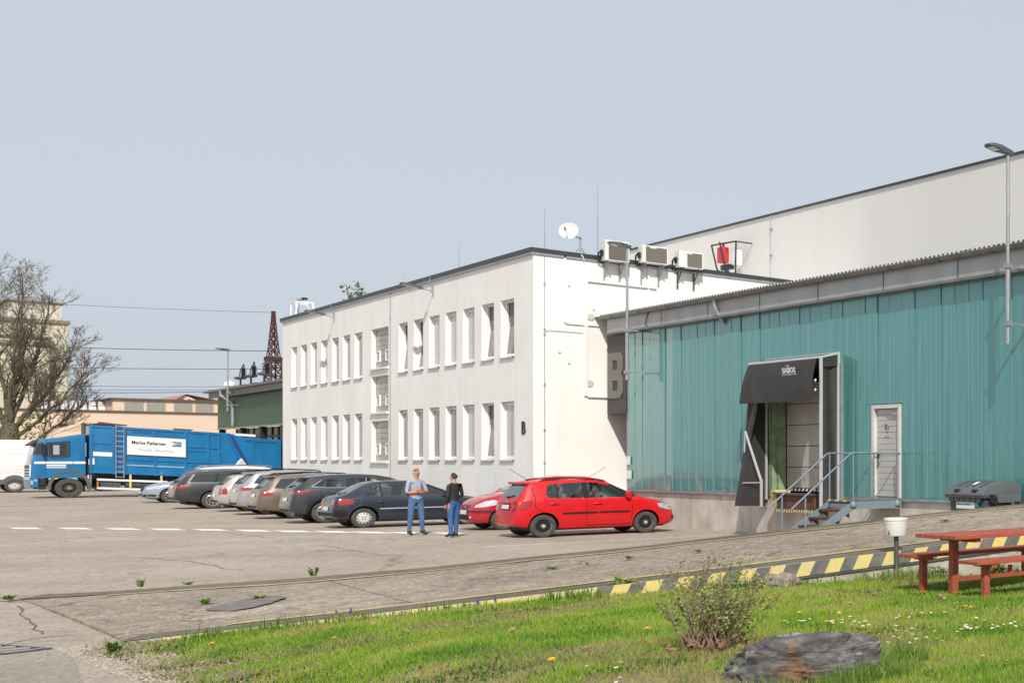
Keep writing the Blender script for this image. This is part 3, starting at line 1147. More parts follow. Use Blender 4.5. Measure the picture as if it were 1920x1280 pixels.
b.tube([(-37.3, 15.585, 6.44), (-37.45, 15.58, 6.28), (-37.5, 15.58, 6.08), (-37.35, 15.6, 5.97)], .012, 5)
build('cable', b, black_m, parent=hall)
# metal door with its frame
b = M()
a, c, z0, z1 = -25.64, -24.46, 1.10, 3.32
b.box(a, a + .10, VT - .05, VT + .09, z0, z1)
b.box(c - .08, c, VT - .05, VT + .09, z0, z1)
b.box(a + .10, c - .08, VT - .05, VT + .09, z1 - .09, z1)
door = build('door_frame', b, mat('frame_cream', (.66, .64, .58), .5, var=.1), parent=hall)
n = 15
for k in range(n):
    zz0, zz1 = lerp(z0 + .03, z1 - .10, k / n), lerp(z0 + .03, z1 - .10, (k + 1) / n)
    b = M()
    b.box(a + .125, c - .09, VT + .035, VT + .06, zz0 + .0035, zz1 - .0035)
    build('door_board', b, door_grey, parent=door, bevel=.006)
b = M()
b.box(a + .105, c - .085, VT + .062, VT + .075, z0, z1 - .1)
build('door_back', b, mat('door_back', (.30, .295, .285), .6), parent=door)
b = M()
b.box(a + .17, a + .20, VT + .0, VT + .034, 2.02, 2.2)
b.box(a + .17, a + .29, VT - .02, VT + .0, 2.13, 2.16)
b.box(a + .17, a + .20, VT + .0, VT + .034, 1.86, 1.96)
build('door_handle', b, steel_dark, parent=door)
b = M()
b.box(c - .35, c - .12, VT - .02, VT + .034, 3.07, 3.13)
b.bar((c - .33, VT - .03, 3.12), (c - .62, VT - .02, 3.20), .02)
build('door_closer', b, galv, parent=door)
b = M()
for (x, z, w, h) in ((.45, 2.72, .09, .14), (.57, 2.74, .05, .05), (.52, 2.64, .05, .05), (.46, 2.52, .04, .05), (.56, 2.52, .04, .05)):
    b.box(a + x, a + x + w, VT + .028, VT + .0345, z, z + h)
build('door_sticker', b, mat('sticker', (.28, .14, .13), .6, var=.6, scale=30), parent=door)
# dock opening
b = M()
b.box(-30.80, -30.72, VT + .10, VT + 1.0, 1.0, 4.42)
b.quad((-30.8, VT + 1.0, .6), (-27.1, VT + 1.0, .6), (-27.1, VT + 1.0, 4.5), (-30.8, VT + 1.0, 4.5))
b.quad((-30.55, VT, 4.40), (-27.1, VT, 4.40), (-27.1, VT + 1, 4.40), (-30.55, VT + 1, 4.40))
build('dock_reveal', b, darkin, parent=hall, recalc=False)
b = M()
b.box(-30.65, -30.47, VT + .02, VT + .34, 1.03, 4.35)
b.box(-30.46, -30.36, VT + .14, VT + .34, 1.03, 4.35)
build('dock_post', b, dockgreen, parent=hall)
for k in range(5):
    b = M()
    z0, z1 = 1.25 + k * .56, 1.25 + (k + 1) * .56
    b.box(-30.35, -27.2, VT + .36, VT + .42, z0 + .008, z1 - .008)
    build('dock_door_panel', b, dock_door, parent=hall, bevel=.01)
b = M()
for k in range(16):
    x = -30.3 + k * .19
    b.add([(x, VT + .34, 1.18), (x + .09, VT + .34, 1.18), (x + .13, VT + .34, 1.25), (x + .04, VT + .34, 1.25)], [(0, 1, 2, 3)], 0)
b.box(-30.35, -27.2, VT + .345, VT + .42, 1.17, 1.25, 1)
build('door_edge_stripes', b, [white_pvc, black_m], parent=hall)

# leveller with rusty front and its stripes
lev = thing('dock_leveller', 'rusty steel dock leveller with a striped lower edge under the loading door', 'leveller', (-28.6, VT, .7))
b = M()
b.box(-29.55, -27.7, VT - .34, VT + .05, .72, 1.14)
build('front_plate', b, rust, parent=lev, bevel=.02)
b = M()
b.box(-29.6, -27.65, VT - .42, VT - .3, 1.11, 1.16)
build('lip', b, steel_dark, parent=lev)
b = M()
b.box(-29.55, -27.7, VT - .36, VT - .345, .66, .74, 1)
for k in range(15):
    x = -29.53 + k * .122
    b.add([(x, VT - .366, .66), (x + .06, VT - .366, .66), (x + .10, VT - .366, .74), (x + .04, VT - .366, .74)], [(0, 1, 2, 3)], 0)
build('stripe_strip', b, [palecol, blackp], parent=lev)
b = M()
b.box(-29.85, -29.57, VT - .35, VT + .05, .85, 1.22)
build('bumper_block', b, yellowp, parent=lev, bevel=.02)

# dock shelter
sh = thing('dock_shelter', 'black fabric loading dock shelter with aluminium edges and a hanging front flap', 'dock shelter', (-28.8, VT, 1.0))
VF = 15.27
A0, A1 = -30.60, -27.05
alum = mat('aluminium', (.62, .63, .63), .35, metal=.35)
b = M()
b.box(A0, A1, VF - .03, VF + .03, 4.50, 4.56)
b.box(A1 - .05, A1 + .0, VF - .03, VF + .03, .80, 4.50)
b.box(A1 - .05, A1 + .0, VT - .10, VT - .03, .98, 4.62)
b.bar((A1 - .02, VF, 4.53), (A1 - .02, VT - .05, 4.66), .05)
b.box(A0, A1, VT - .09, VT - .03, 4.62, 4.68)
build('edge_profile', b, alum, parent=sh)
b = M()
b.quad((A0, VF, 4.54), (A1, VF, 4.54), (A1, VT - .05, 4.67), (A0, VT - .05, 4.67))
build('top_sheet', b, dockm, parent=sh)


def sheet(b, f, nx, ny, th=.006):
    P = [[Vector(f(i / nx, j / ny)) for j in range(ny + 1)] for i in range(nx + 1)]
    for i in range(nx):
        for j in range(ny):
            b.quad(P[i][j], P[i + 1][j], P[i + 1][j + 1], P[i][j + 1])


b = M()
# side curtain between the two posts on the near side (faces the camera)
sheet(b, lambda x, y: (A1 - .03 + .05 * math.sin(x * 5 + 2.2 * y) * math.sin(x * math.pi), lerp(VF + .02, VT - .04, x), lerp(.85 + .1 * x, 4.50 + .1 * x, y)), 10, 14)
build('side_curtain', b, dockm, parent=sh, smooth=70)
b = M()
b.quad((A1 + .006, VF + .03, 4.28), (A1 + .006, VT - .10, 4.34), (A1 + .006, VT - .10, 4.62), (A1 + .006, VF + .03, 4.50))
build('side_flap', b, dockm, parent=sh)
b = M()
# front flap: hangs from the top, bowing outwards and folding at its left end
def flap(x, y):
    u = lerp(A0 + .02, A1 - .16, x)
    z = lerp(4.50, 3.47 - .02 * x, y)
    v = VF - .03 - .16 * y * (1 - .3 * x) - .05 * math.sin(y * 3.1)
    fold = max(0.0, 1 - abs(x - .13 - .12 * y) / .07)
    v += -.05 * fold * y
    u -= .16 * y * max(0, 1 - x * 4) ** 1
    return (u, v, z)


sheet(b, flap, 22, 8)
build('front_flap', b, dockm, parent=sh, smooth=70)
b = M()
# left curtain: narrow at half height, flaring towards the foot, and the side sheet behind it
def curt(x, y):
    z = lerp(3.62, .78 + .04 * x, y)
    ul = lerp(-30.66, -31.16, y ** 1.1)
    ur = lerp(-30.05, -30.42, smooth01(y * 2.2)) if y < .45 else lerp(-30.42, -29.62, smooth01((y - .45) / .55) ** .8)
    return (lerp(ul, ur, x), VF + .0 - .12 * y + .04 * math.sin(x * 5 + y * 3), z)


sheet(b, curt, 10, 16)
b.quad((-30.62, VF + .04, .85), (-30.62, VT - .02, .85), (-30.62, VT - .02, 4.6), (-30.62, VF + .04, 4.5))
build('left_curtain', b, dockm, parent=sh, smooth=70)
b = M()
sheet(b, lambda x, y: (lerp(A1 - .07, A1 - .45 + .2 * (1 - y), x), VF + .06 + .1 * x, lerp(3.5, .85, y)), 5, 10)
build('right_curtain', b, dockm, parent=sh, smooth=70)
b = M()
b.bar((-30.62, VF - .1, 2.75), (-29.66, VF - .16, 1.45), .045)
b.bar((-30.62, VF - .1, 2.75), (-30.62, VF - .12, 2.2), .025)
b.bar((-29.66, VF - .16, 1.5), (-29.66, VF - .16, .80), .05)
b.bar((-30.62, VF - .16, 1.40), (-29.68, VF - .16, 1.42), .03)
b.bar((-30.58, VT - .08, 4.3), (-30.58, VT - .08, .95), .05)
build('stay_bar', b, alum, parent=sh)
for (u, z) in ((-30.55, 4.02), (-27.12, 3.95), (-27.12, 3.72)):
    b = M()
    b.lathe([(.001, -.015), (.035, -.012), (.04, 0)], 10, (u, VF - .12, z), 'y')
    build('eyelet', b, alum, parent=sh)
lg = mat('print_white', (.82, .82, .82), .7)
t = text_m('SASIOS', lambda x, y, d: (lerp(-28.66, -28.02, x) + .02 * y, flap(.52, .2)[1] - .012, lerp(4.18, 4.32, y) + .0 * x), 0, bold=.06)
t2 = text_m('SASIOS', lambda x, y, d: (lerp(-28.70, -28.0, x), flap(.52, .22)[1] - .014, lerp(4.12, 4.165, y)), 0, bold=.03)
t.add(t2.v, t2.f)
t.quad((-28.42, flap(.52, .2)[1] - .013, 4.345), (-28.26, flap(.52, .2)[1] - .013, 4.345), (-28.26, flap(.52, .2)[1] - .013, 4.365), (-28.42, flap(.52, .2)[1] - .013, 4.365))
t.move(lambda p: Vector((p.x, p.y - .01 + (4.3 - p.z) * .28, p.z)))
t.move(lambda p: Vector((p.x, p.y - .05, p.z)))
build('printed_name', t, lg, parent=sh, recalc=False)

# grey sign panel with a big B
sg = thing('sign_hoarding', 'grey hoarding panel with one big pale letter B between the two buildings', 'sign', (-39.9, VT, 3.45))
b = M()
b.box(-40.62, -39.24, VT - .05, VT + .05, 3.46, 5.95)
build('board', b, mat('sign_grey', (.048, .046, .046), .6, var=.1), parent=sg)
b = M()
# blocky B with a chamfered right side, two counters
zb, zt = 3.94, 5.38
xl, xr = -40.54, -39.45
outer = [(xl, zb), (xr - .18, zb), (xr, zb + .16), (xr, zb + .60), (xr - .12, zb + .74), (xr - .02, zb + .88), (xr - .02, zt - .14), (xr - .2, zt), (xl, zt)]
h1 = [(xl + .34, zb + .24), (xl + .34, zb + .56), (xr - .40, zb + .56), (xr - .34, zb + .5), (xr - .34, zb + .3), (xr - .40, zb + .24)]
h2 = [(xl + .34, zb + .90), (xl + .34, zt - .24), (xr - .42, zt - .24), (xr - .36, zt - .3), (xr - .36, zb + .96), (xr - .42, zb + .90)]
vs3 = [[Vector((p[0], p[1], 0)) for p in q] for q in (outer, h1, h2)]
tri = tessellate_polygon(vs3)
flat = [p for q in vs3 for p in q]
nfl = len(flat)
vv = [(p.x, VT - .075, p.y) for p in flat] + [(p.x, VT - .052, p.y) for p in flat]
ff = [tuple(t_) for t_ in tri] + [tuple(i + nfl for i in t_[::-1]) for t_ in tri]
o_ = 0
for q in vs3:
    for i in range(len(q)):
        a_, c_ = o_ + i, o_ + (i + 1) % len(q)
        ff.append((a_, c_, c_ + nfl, a_ + nfl))
    o_ += len(q)
b.add(vv, ff)
build('letter', b, mat('letter_grey', (.17, .158, .147), .6, var=.08), parent=sg)

# stairs to the metal door
st = thing('metal_stairs', 'blue grey steel stairs with tube handrails up to the metal door', 'stairs', (-24.95, 14.5, 0))
uR, uL = -24.46, -25.45
vl = 14.54
b = M()
b.box(uL, uR, vl, VT - .03, 1.0, 1.05)
build('landing', b, steel_dark, parent=st)
b = M()
b.box(uR - .01, uR + .05, vl - .02, VT - .03, .88, 1.055)
b.box(uL - .05, uL + .01, vl - .02, VT - .03, .88, 1.055)
b.box(uL, uR, vl - .03, vl + .0, .90, 1.0)
build('landing_beam', b, railm, parent=st)
b = M()
for k in range(6):
    x0, x1 = lerp(uL + .02, uR - .02, k / 6), lerp(uL + .02, uR - .02, (k + 1) / 6)
    b.box(x0, x1, vl - .04, vl + .08, 1.051, 1.085, k % 2)
build('nosing', b, [yellowp, blackp], parent=st)
nst = 6
for k in range(1, nst):
    z = 1.05 * (1 - k / nst)
    v = vl - .24 * k
    b = M()
    b.box(uL + .02, uR - .02, v - .03, v + .22, z - .05, z)
    build('tread', b, rust, parent=st, bevel=.008)
    b = M()
    b.prism([(v + .0, z - .05), (v + .2, z - .05), (v + .2, z - .2)], uR - .06, uR - .045, 'x')
    b.prism([(v + .0, z - .05), (v + .2, z - .05), (v + .2, z - .2)], uL + .045, uL + .06, 'x')
    build('tread_bracket', b, steel_dark, parent=st)
for u in (uR, uL):
    b = M()
    b.prism([(vl, .86), (vl, 1.05), (vl - .24 * 6 - .12, .02), (vl - .24 * 6 + .1, .02)], u - .015, u + .035, 'x')
    build('stringer', b, railm, parent=st)
    b = M()
    b.tube([(u, VT - .04, 2.16), (u, vl + .03, 2.16), (u, vl - .04, 2.14), (u, vl - 1.42, .93)], .020, 8)
    build('handrail', b, railm, parent=st, smooth=50)
    for (v, z0, z1) in ((vl + .01, .9, 2.14), (VT - .12, .9, 2.14), (vl - 1.12, .0, 1.17)):
        b = M()
        b.tube([(u + .03, v, z0), (u + .03, v, z1)], .018, 8)
        build('rail_post', b, railm, parent=st, smooth=50)
for v_ in (VT - .14, vl):
    b = M()
    b.lathe([(.001, -.04), (.07, -.04), (.08, 0), (.06, .05), (.03, .09)], 12, (uR + .04, v_, .98))
    build('post_foot', b, railm, parent=st, smooth=40)

# two notices at the panel edge
for (z0, z1, w, lab) in ((1.86, 2.12, .22, 'small white notice, the upper of two, on the teal hall corner'), (1.42, 1.68, .30, 'larger white notice, the lower of two, on the teal hall corner')):
    b = M()
    b.box(-39.16, -39.16 + w, VT - .066, VT - .05, z0, z1)
    o = build('notice', b, white_pvc)
    tag(o, lab, 'notice')

# ================================================================ lamp posts fixed to the halls
def wall_lamp(u, v, zb, zt, vwall, brs, lab, s=1.0, dirv=(0, -1)):
    L_ = thing('lamp_post', lab, 'lamp', (u, v, zb), 0, 'lamp posts fixed to the halls')
    b = M()
    b.tube([(u, v, zb), (u, v, lerp(zb, zt, .42)), (u, v, lerp(zb, zt, .421)), (u, v, zt)], [.05 * s, .05 * s, .038 * s, .034 * s], 10)
    build('pole', b, galv, parent=L_, smooth=50)
    d = Vector((dirv[0], dirv[1], 0)).normalized()
    n = Vector((-d.y, d.x, 0))
    top = Vector((u, v, zt))

    def P(a, c, h):
        return tuple(top + d * a * s + n * c * s + Vector((0, 0, h * s + a * .10 * s)))
    b = M()
    pr = [(-.10, .05, 0), (.12, .09, .0), (.25, .15, .0), (.47, .14, .02), (.52, .09, .03)]
    top_ = [(-.10, .05, .09), (.12, .08, .11), (.25, .12, .11), (.47, .12, .08), (.52, .08, .06)]
    k = len(pr)
    vs = [P(a, c, h) for a, c, h in pr] + [P(a, -c, h) for a, c, h in pr] + [P(a, c, h) for a, c, h in top_] + [P(a, -c, h) for a, c, h in top_]
    fs = []
    for i in range(k - 1):
        fs += [(i, i + 1, k + i + 1, k + i), (2 * k + i, 3 * k + i, 3 * k + i + 1, 2 * k + i + 1), (i, 2 * k + i, 2 * k + i + 1, i + 1), (k + i, k + i + 1, 3 * k + i + 1, 3 * k + i)]
    fs += [(0, k, 3 * k, 2 * k), (k - 1, 3 * k - 1, 4 * k - 1, 2 * k - 1)]
    b.add(vs, fs)
    build('lamp_head', b, steel_dark, parent=L_)
    b = M()
    b.add([P(.27, .10, -.006), P(.45, .10, .012), P(.45, -.10, .012), P(.27, -.10, -.006)], [(0, 1, 2, 3)])
    build('lens', b, white_plastic, parent=L_)
    for z in brs:
        b = M()
        b.box(u - .03 * s, u + .03 * s, v + .03, vwall - .03, z - .025 * s, z + .025 * s)
        b.box(u - .07 * s, u + .07 * s, v - .07 * s, v + .07 * s, z - .05 * s, z + .05 * s)
        build('wall_bracket', b, galv, parent=L_)
    return L_


wall_lamp(-38.02, 15.28, 4.42, 8.40, VT, (4.66, 5.92), 'tall thin lamp post in front of the big letter B panel')
wall_lamp(-19.77, 15.23, 4.40, 8.33, VT, (4.83, 6.02), 'tall lamp post on the teal hall at the far right')

# ================================================================ large hall behind, far left buildings
big = thing('large_hall', 'very large pale grey hall rising behind the teal hall', 'building', (-40, 25, 0))
b = M()
b.box(-66, 5, 25, 45, 0, 12.30)
build('wall', b, plaster_hall, parent=big)
b = M()
b.box(-66.1, 5, 24.92, 45, 12.305, 12.37)
build('roof_edge', b, roof_trim, parent=big)
b = M()
u = -48.2
b.tube([(u, 24.94, z) for z in (12.5, 11.4, 10, 9.4, 8.6)], .012, 5)
for z in (11.7, 10.6, 9.35, 9.15):
    b.box(u - .02, u + .10, 24.90, 24.999, z, z + .05)
build('lightning_wire', b, galv, parent=big)
cg = thing('siren_cage', 'red siren box inside a black wire cage on the large hall wall', 'siren', (-50, 24, 9.6))
b = M()
p = {'a': (-52.0, 24.3, 11.36), 'b': (-49.83, 24.3, 11.3), 'c': (-49.87, 24.3, 10.02), 'd': (-51.5, 24.3, 10.25), 'e': (-51.09, 24.3, 10.07), 'f': (-50.86, 24.1, 11.35), 'g': (-50.34, 24.1, 10.2), 'h': (-50.0, 24.3, 9.7)}
for q, r_ in (('a', 'b'), ('b', 'c'), ('a', 'd'), ('d', 'e'), ('f', 'g'), ('g', 'h'), ('c', 'h')):
    b.tube([p[q], p[r_]], .035, 6)
b.tube([(-49.83, 24.3, 11.3), (-49.83, 24.98, 11.3)], .03, 6)
b.tube([(-50.0, 24.3, 9.75), (-50.0, 24.98, 9.75)], .03, 6)
b.tube([(-51.09, 24.3, 10.07), (-51.0, 24.3, 10.4)], .03, 6)
build('cage', b, black_m, parent=cg)
b = M()
b.box(-51.3, -50.85, 24.2, 24.5, 10.50, 11.18)
b.tube([(-51.05, 24.35, 11.1), (-51.05, 24.35, 11.34)], .06, 8)
build('siren_box', b, mat('siren_red', (.55, .03, .03), .4), parent=cg, bevel=.03)
b = M()
b.lathe([(.05, 0), (.10, .12), (.20, .25), (.19, .25), (.08, .1)], 14, (-50.8, 24.35, 10.05))
b.box(-51.1, -50.4, 24.25, 24.5, 10.2, 10.4)
build('horn', b, black_m, parent=cg, smooth=40)
b = M()
b.box(-50.4, -50.1, 24.4, 24.7, 10.35, 11.05)
build('control_box', b, white_plastic, parent=cg, bevel=.02)

# green hall beyond the office
gh = thing('green_hall', 'green clad hall with dark open bays beyond the white office', 'building', (-98, 17.5, 0))
V = 17.5
b = M()
for k in range(64):
    u0_ = -107 + k * .5625
    b.box(u0_, u0_ + .545, V, V + .12, 4.13, 6.30)
build('green_panels', b, greenm, parent=gh, kind='stuff')
b = M()
b.box(-107.0, -71, V + .05, V + .11, 4.15, 6.3)
build('panel_back', b, mat('green_dark', (.02, .06, .04), .7), parent=gh)
b = M()
b.box(-108.2, -70, V - .55, V + .3, 6.50, 6.62)
b.box(-107.6, -70, V - .35, V - .28, 6.12, 6.5)
build('gutter', b, gutter_m, parent=gh)
b = M()
b.add([(-108.2, V - .55, 6.625), (-70, V - .55, 6.625), (-70, V + 14, 7.1), (-108.2, V + 14, 7.1)], [(0, 1, 2, 3)])
b.quad((-107, V + 14, 0), (-70, V + 14, 0), (-70, V + 14, 7.1), (-107, V + 14, 7.1))
build('roof', b, fascia_m, parent=gh, recalc=False)
b = M()
b.box(-107.05, -71, V - .03, V + .15, 4.05, 4.129)
build('panel_rail', b, galv, parent=gh)
for u in (-106.5, -100.6, -95.5, -90.4):
    b = M()
    w = .5 if u == -95.5 else .32
    b.box(u - w / 2, u + w / 2, V, V + .3, 0, 4.05)
    build('column', b, black_m, parent=gh)
b = M()
b.box(-107, -71, V + .9, V + 1.0, 0, 4.1)
build('glazing', b, shed_glass, parent=gh)
b = M()
for z in (3.45, 1.6):
    b.box(-107, -71, V + .8, V + .88, z, z + .12)
for k in range(20):
    b.box(-106.4 + k * 1.6, -106.33 + k * 1.6, V + .8, V + .88, 0, 4.1)
build('glazing_bars', b, black_m, parent=gh)
b = M()
b.tube([(-103.0, V - .5, 6.5), (-103.0, V - .5, 6.2), (-102.6, V - .2, 5.9), (-102.3, V - .05, 5.75), (-102.3, V - .05, 4.2)], .09, 8)
build('downpipe', b, galv, parent=gh)
wall_lamp(-100.46, V - .6, 5.1, 8.95, V, (5.5, 6.3), 'lamp post on the green hall beyond the truck', s=1.1)
v_ = thing('roof_vent', 'pale vent cowl on the green hall roof edge', 'vent', (-105.8, V + .6, 6.6))
b = M()
b.lathe([(.18, 0), (.18, .35), (.34, .4), (.30, .62), (.05, .75), (.001, .76)], 14, (-106.4, V + .5, 6.6))
build('cowl', b, white_plastic, parent=v_, smooth=40)
b = M()
b.tube([(-106.2, V + .5, 6.9), (-104.9, V + .6, 6.95)], .09, 8)
build('pipe', b, galv, parent=v_)
# switch insulators standing on the roof
for i, (px, lab) in enumerate(((-113.9, 'dark high voltage insulator on the green hall roof, nearest the lamp post'), (-110.7, 'middle dark high voltage insulator on the green hall roof'), (-106.9, 'dark high voltage insulator on the green hall roof, nearest the lattice mast'))):
    ins = thing('insulator', lab, 'insulator', (px, 20, 7), 0, 'insulators on the green hall roof')
    b = M()
    b.tube([(px - .9, 20, 6.7), (px - .9, 20, 8.0)], .06, 6)
    b.bar((px - 1.2, 20, 7.45), (px + .8, 20, 7.45), .08)
    build('stand', b, steel_dark, parent=ins)
    b = M()
    pr = []
    for k in range(6):
        pr += [(.10, 8.05 + k * .11), (.20, 8.09 + k * .11), (.10, 8.12 + k * .11)]
    pr = [(.001, 7.95), (.09, 7.95)] + pr + [(.06, 8.75), (.05, 8.98), (.001, 8.99)]
    b.lathe(pr, 12, (px, 20, 0))
    build('ceramic', b, mat('ceramic', (.035, .03, .035), .35), parent=ins, smooth=40)
    b = M()
    for dx in (-1.3, -.55):
        b.lathe([(.001, -.12), (.26, -.08), (.3, 0), (.26, .08), (.001, .12)], 10, (px + dx, 20, 8.0))
    b.tube([(px - 1.3, 20, 8.0), (px - 1.0, 20, 8.5), (px - .5, 20, 8.75), (px, 20, 8.85)], .03, 5)
    build('clamp', b, steel_dark, parent=ins)

# lattice mast
pm = Vector((-172.6, 32.8, 0))
mast = thing('lattice_mast', 'dark red steel lattice mast carrying wires behind the green hall', 'mast', tuple(pm))
b = M()
H, HB = 18.6, 12.2


def mw(z):
    return .10 if z >= H else (lerp(.40, .07, (z - 13.3) / (H - 13.3)) if z > 13.3 else lerp(.72, .46, z / 13.3))


zs = list(np.arange(0, 13.3, .95)) + list(np.linspace(13.3, H, 7))
ca, sa = math.cos(R(20)), math.sin(R(20))
def mc(i, z):
    w = mw(z)
    x, y = ((-w, -w), (w, -w), (w, w), (-w, w))[i % 4]
    return (pm.x + x * ca - y * sa, pm.y + x * sa + y * ca, z)


for k in range(len(zs) - 1):
    for i in range(4):
        big_ = zs[k] < 13
        b.bar(mc(i, zs[k]), mc(i, zs[k + 1]), .13 if big_ else .08)
        b.bar(mc(i, zs[k]), mc(i + 1, zs[k + 1]), .055)
        b.bar(mc(i + 1, zs[k]), mc(i, zs[k + 1]), .055)
        b.bar(mc(i, zs[k + 1]), mc(i + 1, zs[k + 1]), .12 if zs[k + 1] != 13.3 else .4)
build('lattice', b, pylonm, parent=mast)
for z in (9.0, 12.4):
    for sgn in (-1, 1):
        b = M()
        for k in range(4):
            b.lathe([(.05, 0), (.22, .06), (.05, .12)], 8, (pm.x + .3 * sgn, pm.y + sgn * .8, z - .6 + k * .28))
        b.bar((pm.x, pm.y, z + .5), (pm.x + .3 * sgn, pm.y + sgn * .8, z + .5), .12)
        build('mast_insulator', b, pylonm, parent=mast)

# overhead wires
def sag(p0, p1, d, n=14):
    p0, p1 = Vector(p0), Vector(p1)
    return [tuple(p0.lerp(p1, i / n) - Vector((0, 0, 4 * d * (i / n) * (1 - i / n)))) for i in range(n + 1)]


for (z, zz, th, lab) in ((18.5, 20.6, .022, 'topmost overhead wire at the tip of the lattice mast'), (14.2, 15.4, .04, 'thick overhead wire below the mast tip'), (12.2, 12.9, .034, 'overhead wire level with the lamp head'),
                         (9.9, 10.4, .022, 'lowest wire of the pair near the insulators'), (10.25, 10.9, .022, 'upper wire of the pair near the insulators')):
    b = M()
    b.tube(sag((-172.6, 32.8, z), (-205, -6.0, zz), .5), th, 5)
    o = build('overhead_wire', b, wire_m)
    tag(o, lab, 'wire')
b = M()
b.tube(sag((-108, 17.2, 6.62), (-142, 2.0, 7.9), .35), .022, 5)
o = build('overhead_wire', b, wire_m)
tag(o, 'wire running from the green hall gutter across the pink building', 'wire')

# pink building with its raised window storey
pk = thing('pink_building', 'long pink rendered building with four grey windows under a flat roof', 'building', (-140, 20, 0))
b = M()
b.box(-160, -140, -8, 30, 0, 6.02)
build('lower_wall', b, pink, parent=pk)
b = M()
b.box(-159, -140.02, 16.45, 30, 6.15, 7.08)
build('upper_wall', b, pink, parent=pk)
b = M()
b.box(-160, -139.85, -8.1, 30.1, 6.025, 6.15)
b.box(-159.2, -139.8, 16.2, 30.1, 7.085, 7.22)
build('roof_edge', b, mat('roof_brown', (.10, .075, .07), .7), parent=pk)
for k, y in enumerate((17.15, 18.48, 20.15, 21.5, 23.2, 24.5)):
    b = M()
    for dz in range(5):
        for dy in range(4):
            y0, z0 = y + dy * .28, 6.24 + dz * .142
            b.box(-140.0, -139.985, y0, y0 + .26, z0, z0 + .128)
    w = build('window', b, mat('grey_panes', (.33, .32, .28), .25, var=.2, scale=9), parent=pk)
    b = M()
    b.box(-140.015, -139.995, y - .03, y + 1.14, 6.2, 6.98)
    build('frame', b, mat('grey_frame', (.44, .41, .35), .6), parent=w)
# white screen fence on that roof
fn = thing('roof_screen', 'white slatted screen with dark posts on the pink building roof behind the tree', 'fence', (-144, 12, 6.15))
for k in range(9):
    y = 12.2 + k * .55
    b = M()
    b.box(-144.03, -144, y, y + .48, 6.15, 7.0)
    build('screen_panel', b, white_pvc, parent=fn)
    b = M()
    b.bar((-143.95, y + .51, 6.1), (-143.95, y + .40, 7.1), .07)
    build('post', b, steel_dark, parent=fn)
# tower
tw = thing('tower_building', 'tall pale yellow mill tower behind the bare tree', 'building', (-170, 10, 0))
b = M()
b.box(-190, -170, -20, 15.6, 0, 14.0)
build('main_wall', b, towerm, parent=tw)
b = M()
b.box(-192, -171.2, 8, 16.95, 0, 15.6)
build('stair_wall', b, towerm, parent=tw)
b = M()
b.box(-190, -171.5, 13.0, 16.6, 15.95, 17.6)
build('penthouse', b, mat('tower_pale', (.62, .58, .50), .9, var=.15), parent=tw)
b = M()
b.box(-192.2, -171.0, 7.8, 17.15, 15.6, 15.94)
b.box(-190.2, -171.3, 12.8, 16.8, 17.6, 17.75)
b.box(-190, -169.7, -20, 15.8, 13.3, 13.6)
b.box(-190.2, -169.75, -20.2, 15.8, 14.005, 14.15)
build('cornice', b, mat('tower_trim', (.25, .2, .15), .9), parent=tw)
for z in (9.6, 6.9, 11.6, 4.6):
    for y in (8.3, 10.6, 13.0):
        b = M()
        b.box(-169.998, -169.97, y, y + .55, z, z + .22)
        build('window', b, darkin, parent=tw)
for y in (5.6, 7.4, 9.2):
    b = M()
    b.box(-169.998, -169.95, y, y + .8, 12.4, 13.2)
    build('window', b, darkin, parent=tw)
for (u, v) in ((-171, 14.0), (-171, 15.2), (-171, 12)):
    b = M()
    b.tube([(u, v, 17.7), (u, v, 18.4)], .03, 5)
    build('antenna', b, wire_m, parent=tw)
# gabled house far behind
hs = thing('gabled_house', 'small pink gabled house roof far behind the pink building', 'house', (-190, 28, 0))
b = M()
b.prism([(26.9, 0), (30, 0), (30, 8.6), (28.3, 9.65), (26.9, 8.6)], -215, -190, 'x')
build('wall', b, pink, parent=hs)
b = M()
b.add([(-189.7, 26.7, 8.5), (-189.7, 28.3, 9.75), (-215, 28.3, 9.75), (-215, 26.7, 8.5), (-189.7, 34, 8.5), (-215, 34, 8.5)], [(0, 1, 2, 3), (1, 4, 5, 2)])
build('roof', b, tile_red, parent=hs)
for y in (27.9, 28.5):
    b = M()
    b.box(-189.99, -189.95, y, y + .25, 8.6, 9.15)
    build('window', b, darkin, parent=hs)

# ================================================================ vegetation
def branch(b, p0, d, ln, r, depth, rnd, up=.18, twb=None):
    """Recursive bough; thick wood into b, fine twigs into twb."""
    n = 4 if depth > 1 else 3
    pts = [Vector(p0)]
    dv = Vector(d).normalized()
    for i in range(n):
        dv = (dv + Vector((rnd.uniform(-.22, .22), rnd.uniform(-.22, .22), rnd.uniform(-.16, .16) + up * .35))).normalized()
        pts.append(pts[-1] + dv * ln / n)
    rs = [lerp(r, r * .5, i / n) for i in range(n + 1)]
    tgt = b if depth >= 3 else twb
    tgt.tube(pts, rs, 6 if depth >= 3 else 3, cap=False)
    if depth == 0:
        return
    k = rnd.randint(3, 4) if depth > 1 else rnd.randint(3, 5)
    for j in range(k):
        t = rnd.uniform(.3, 1.0) if j else 1.0
        i = min(n - 1, int(t * n))
        q = pts[i].lerp(pts[i + 1], t * n - i)
        ax = Vector((rnd.uniform(-1, 1), rnd.uniform(-1, 1), rnd.uniform(-.5, .8)))
        nd = (dv + ax.normalized() * rnd.uniform(.5, 1.0)).normalized()
        branch(b, q, nd, ln * rnd.uniform(.5, .75), max(.011, rs[i] * .55), depth - 1, rnd, up, twb)


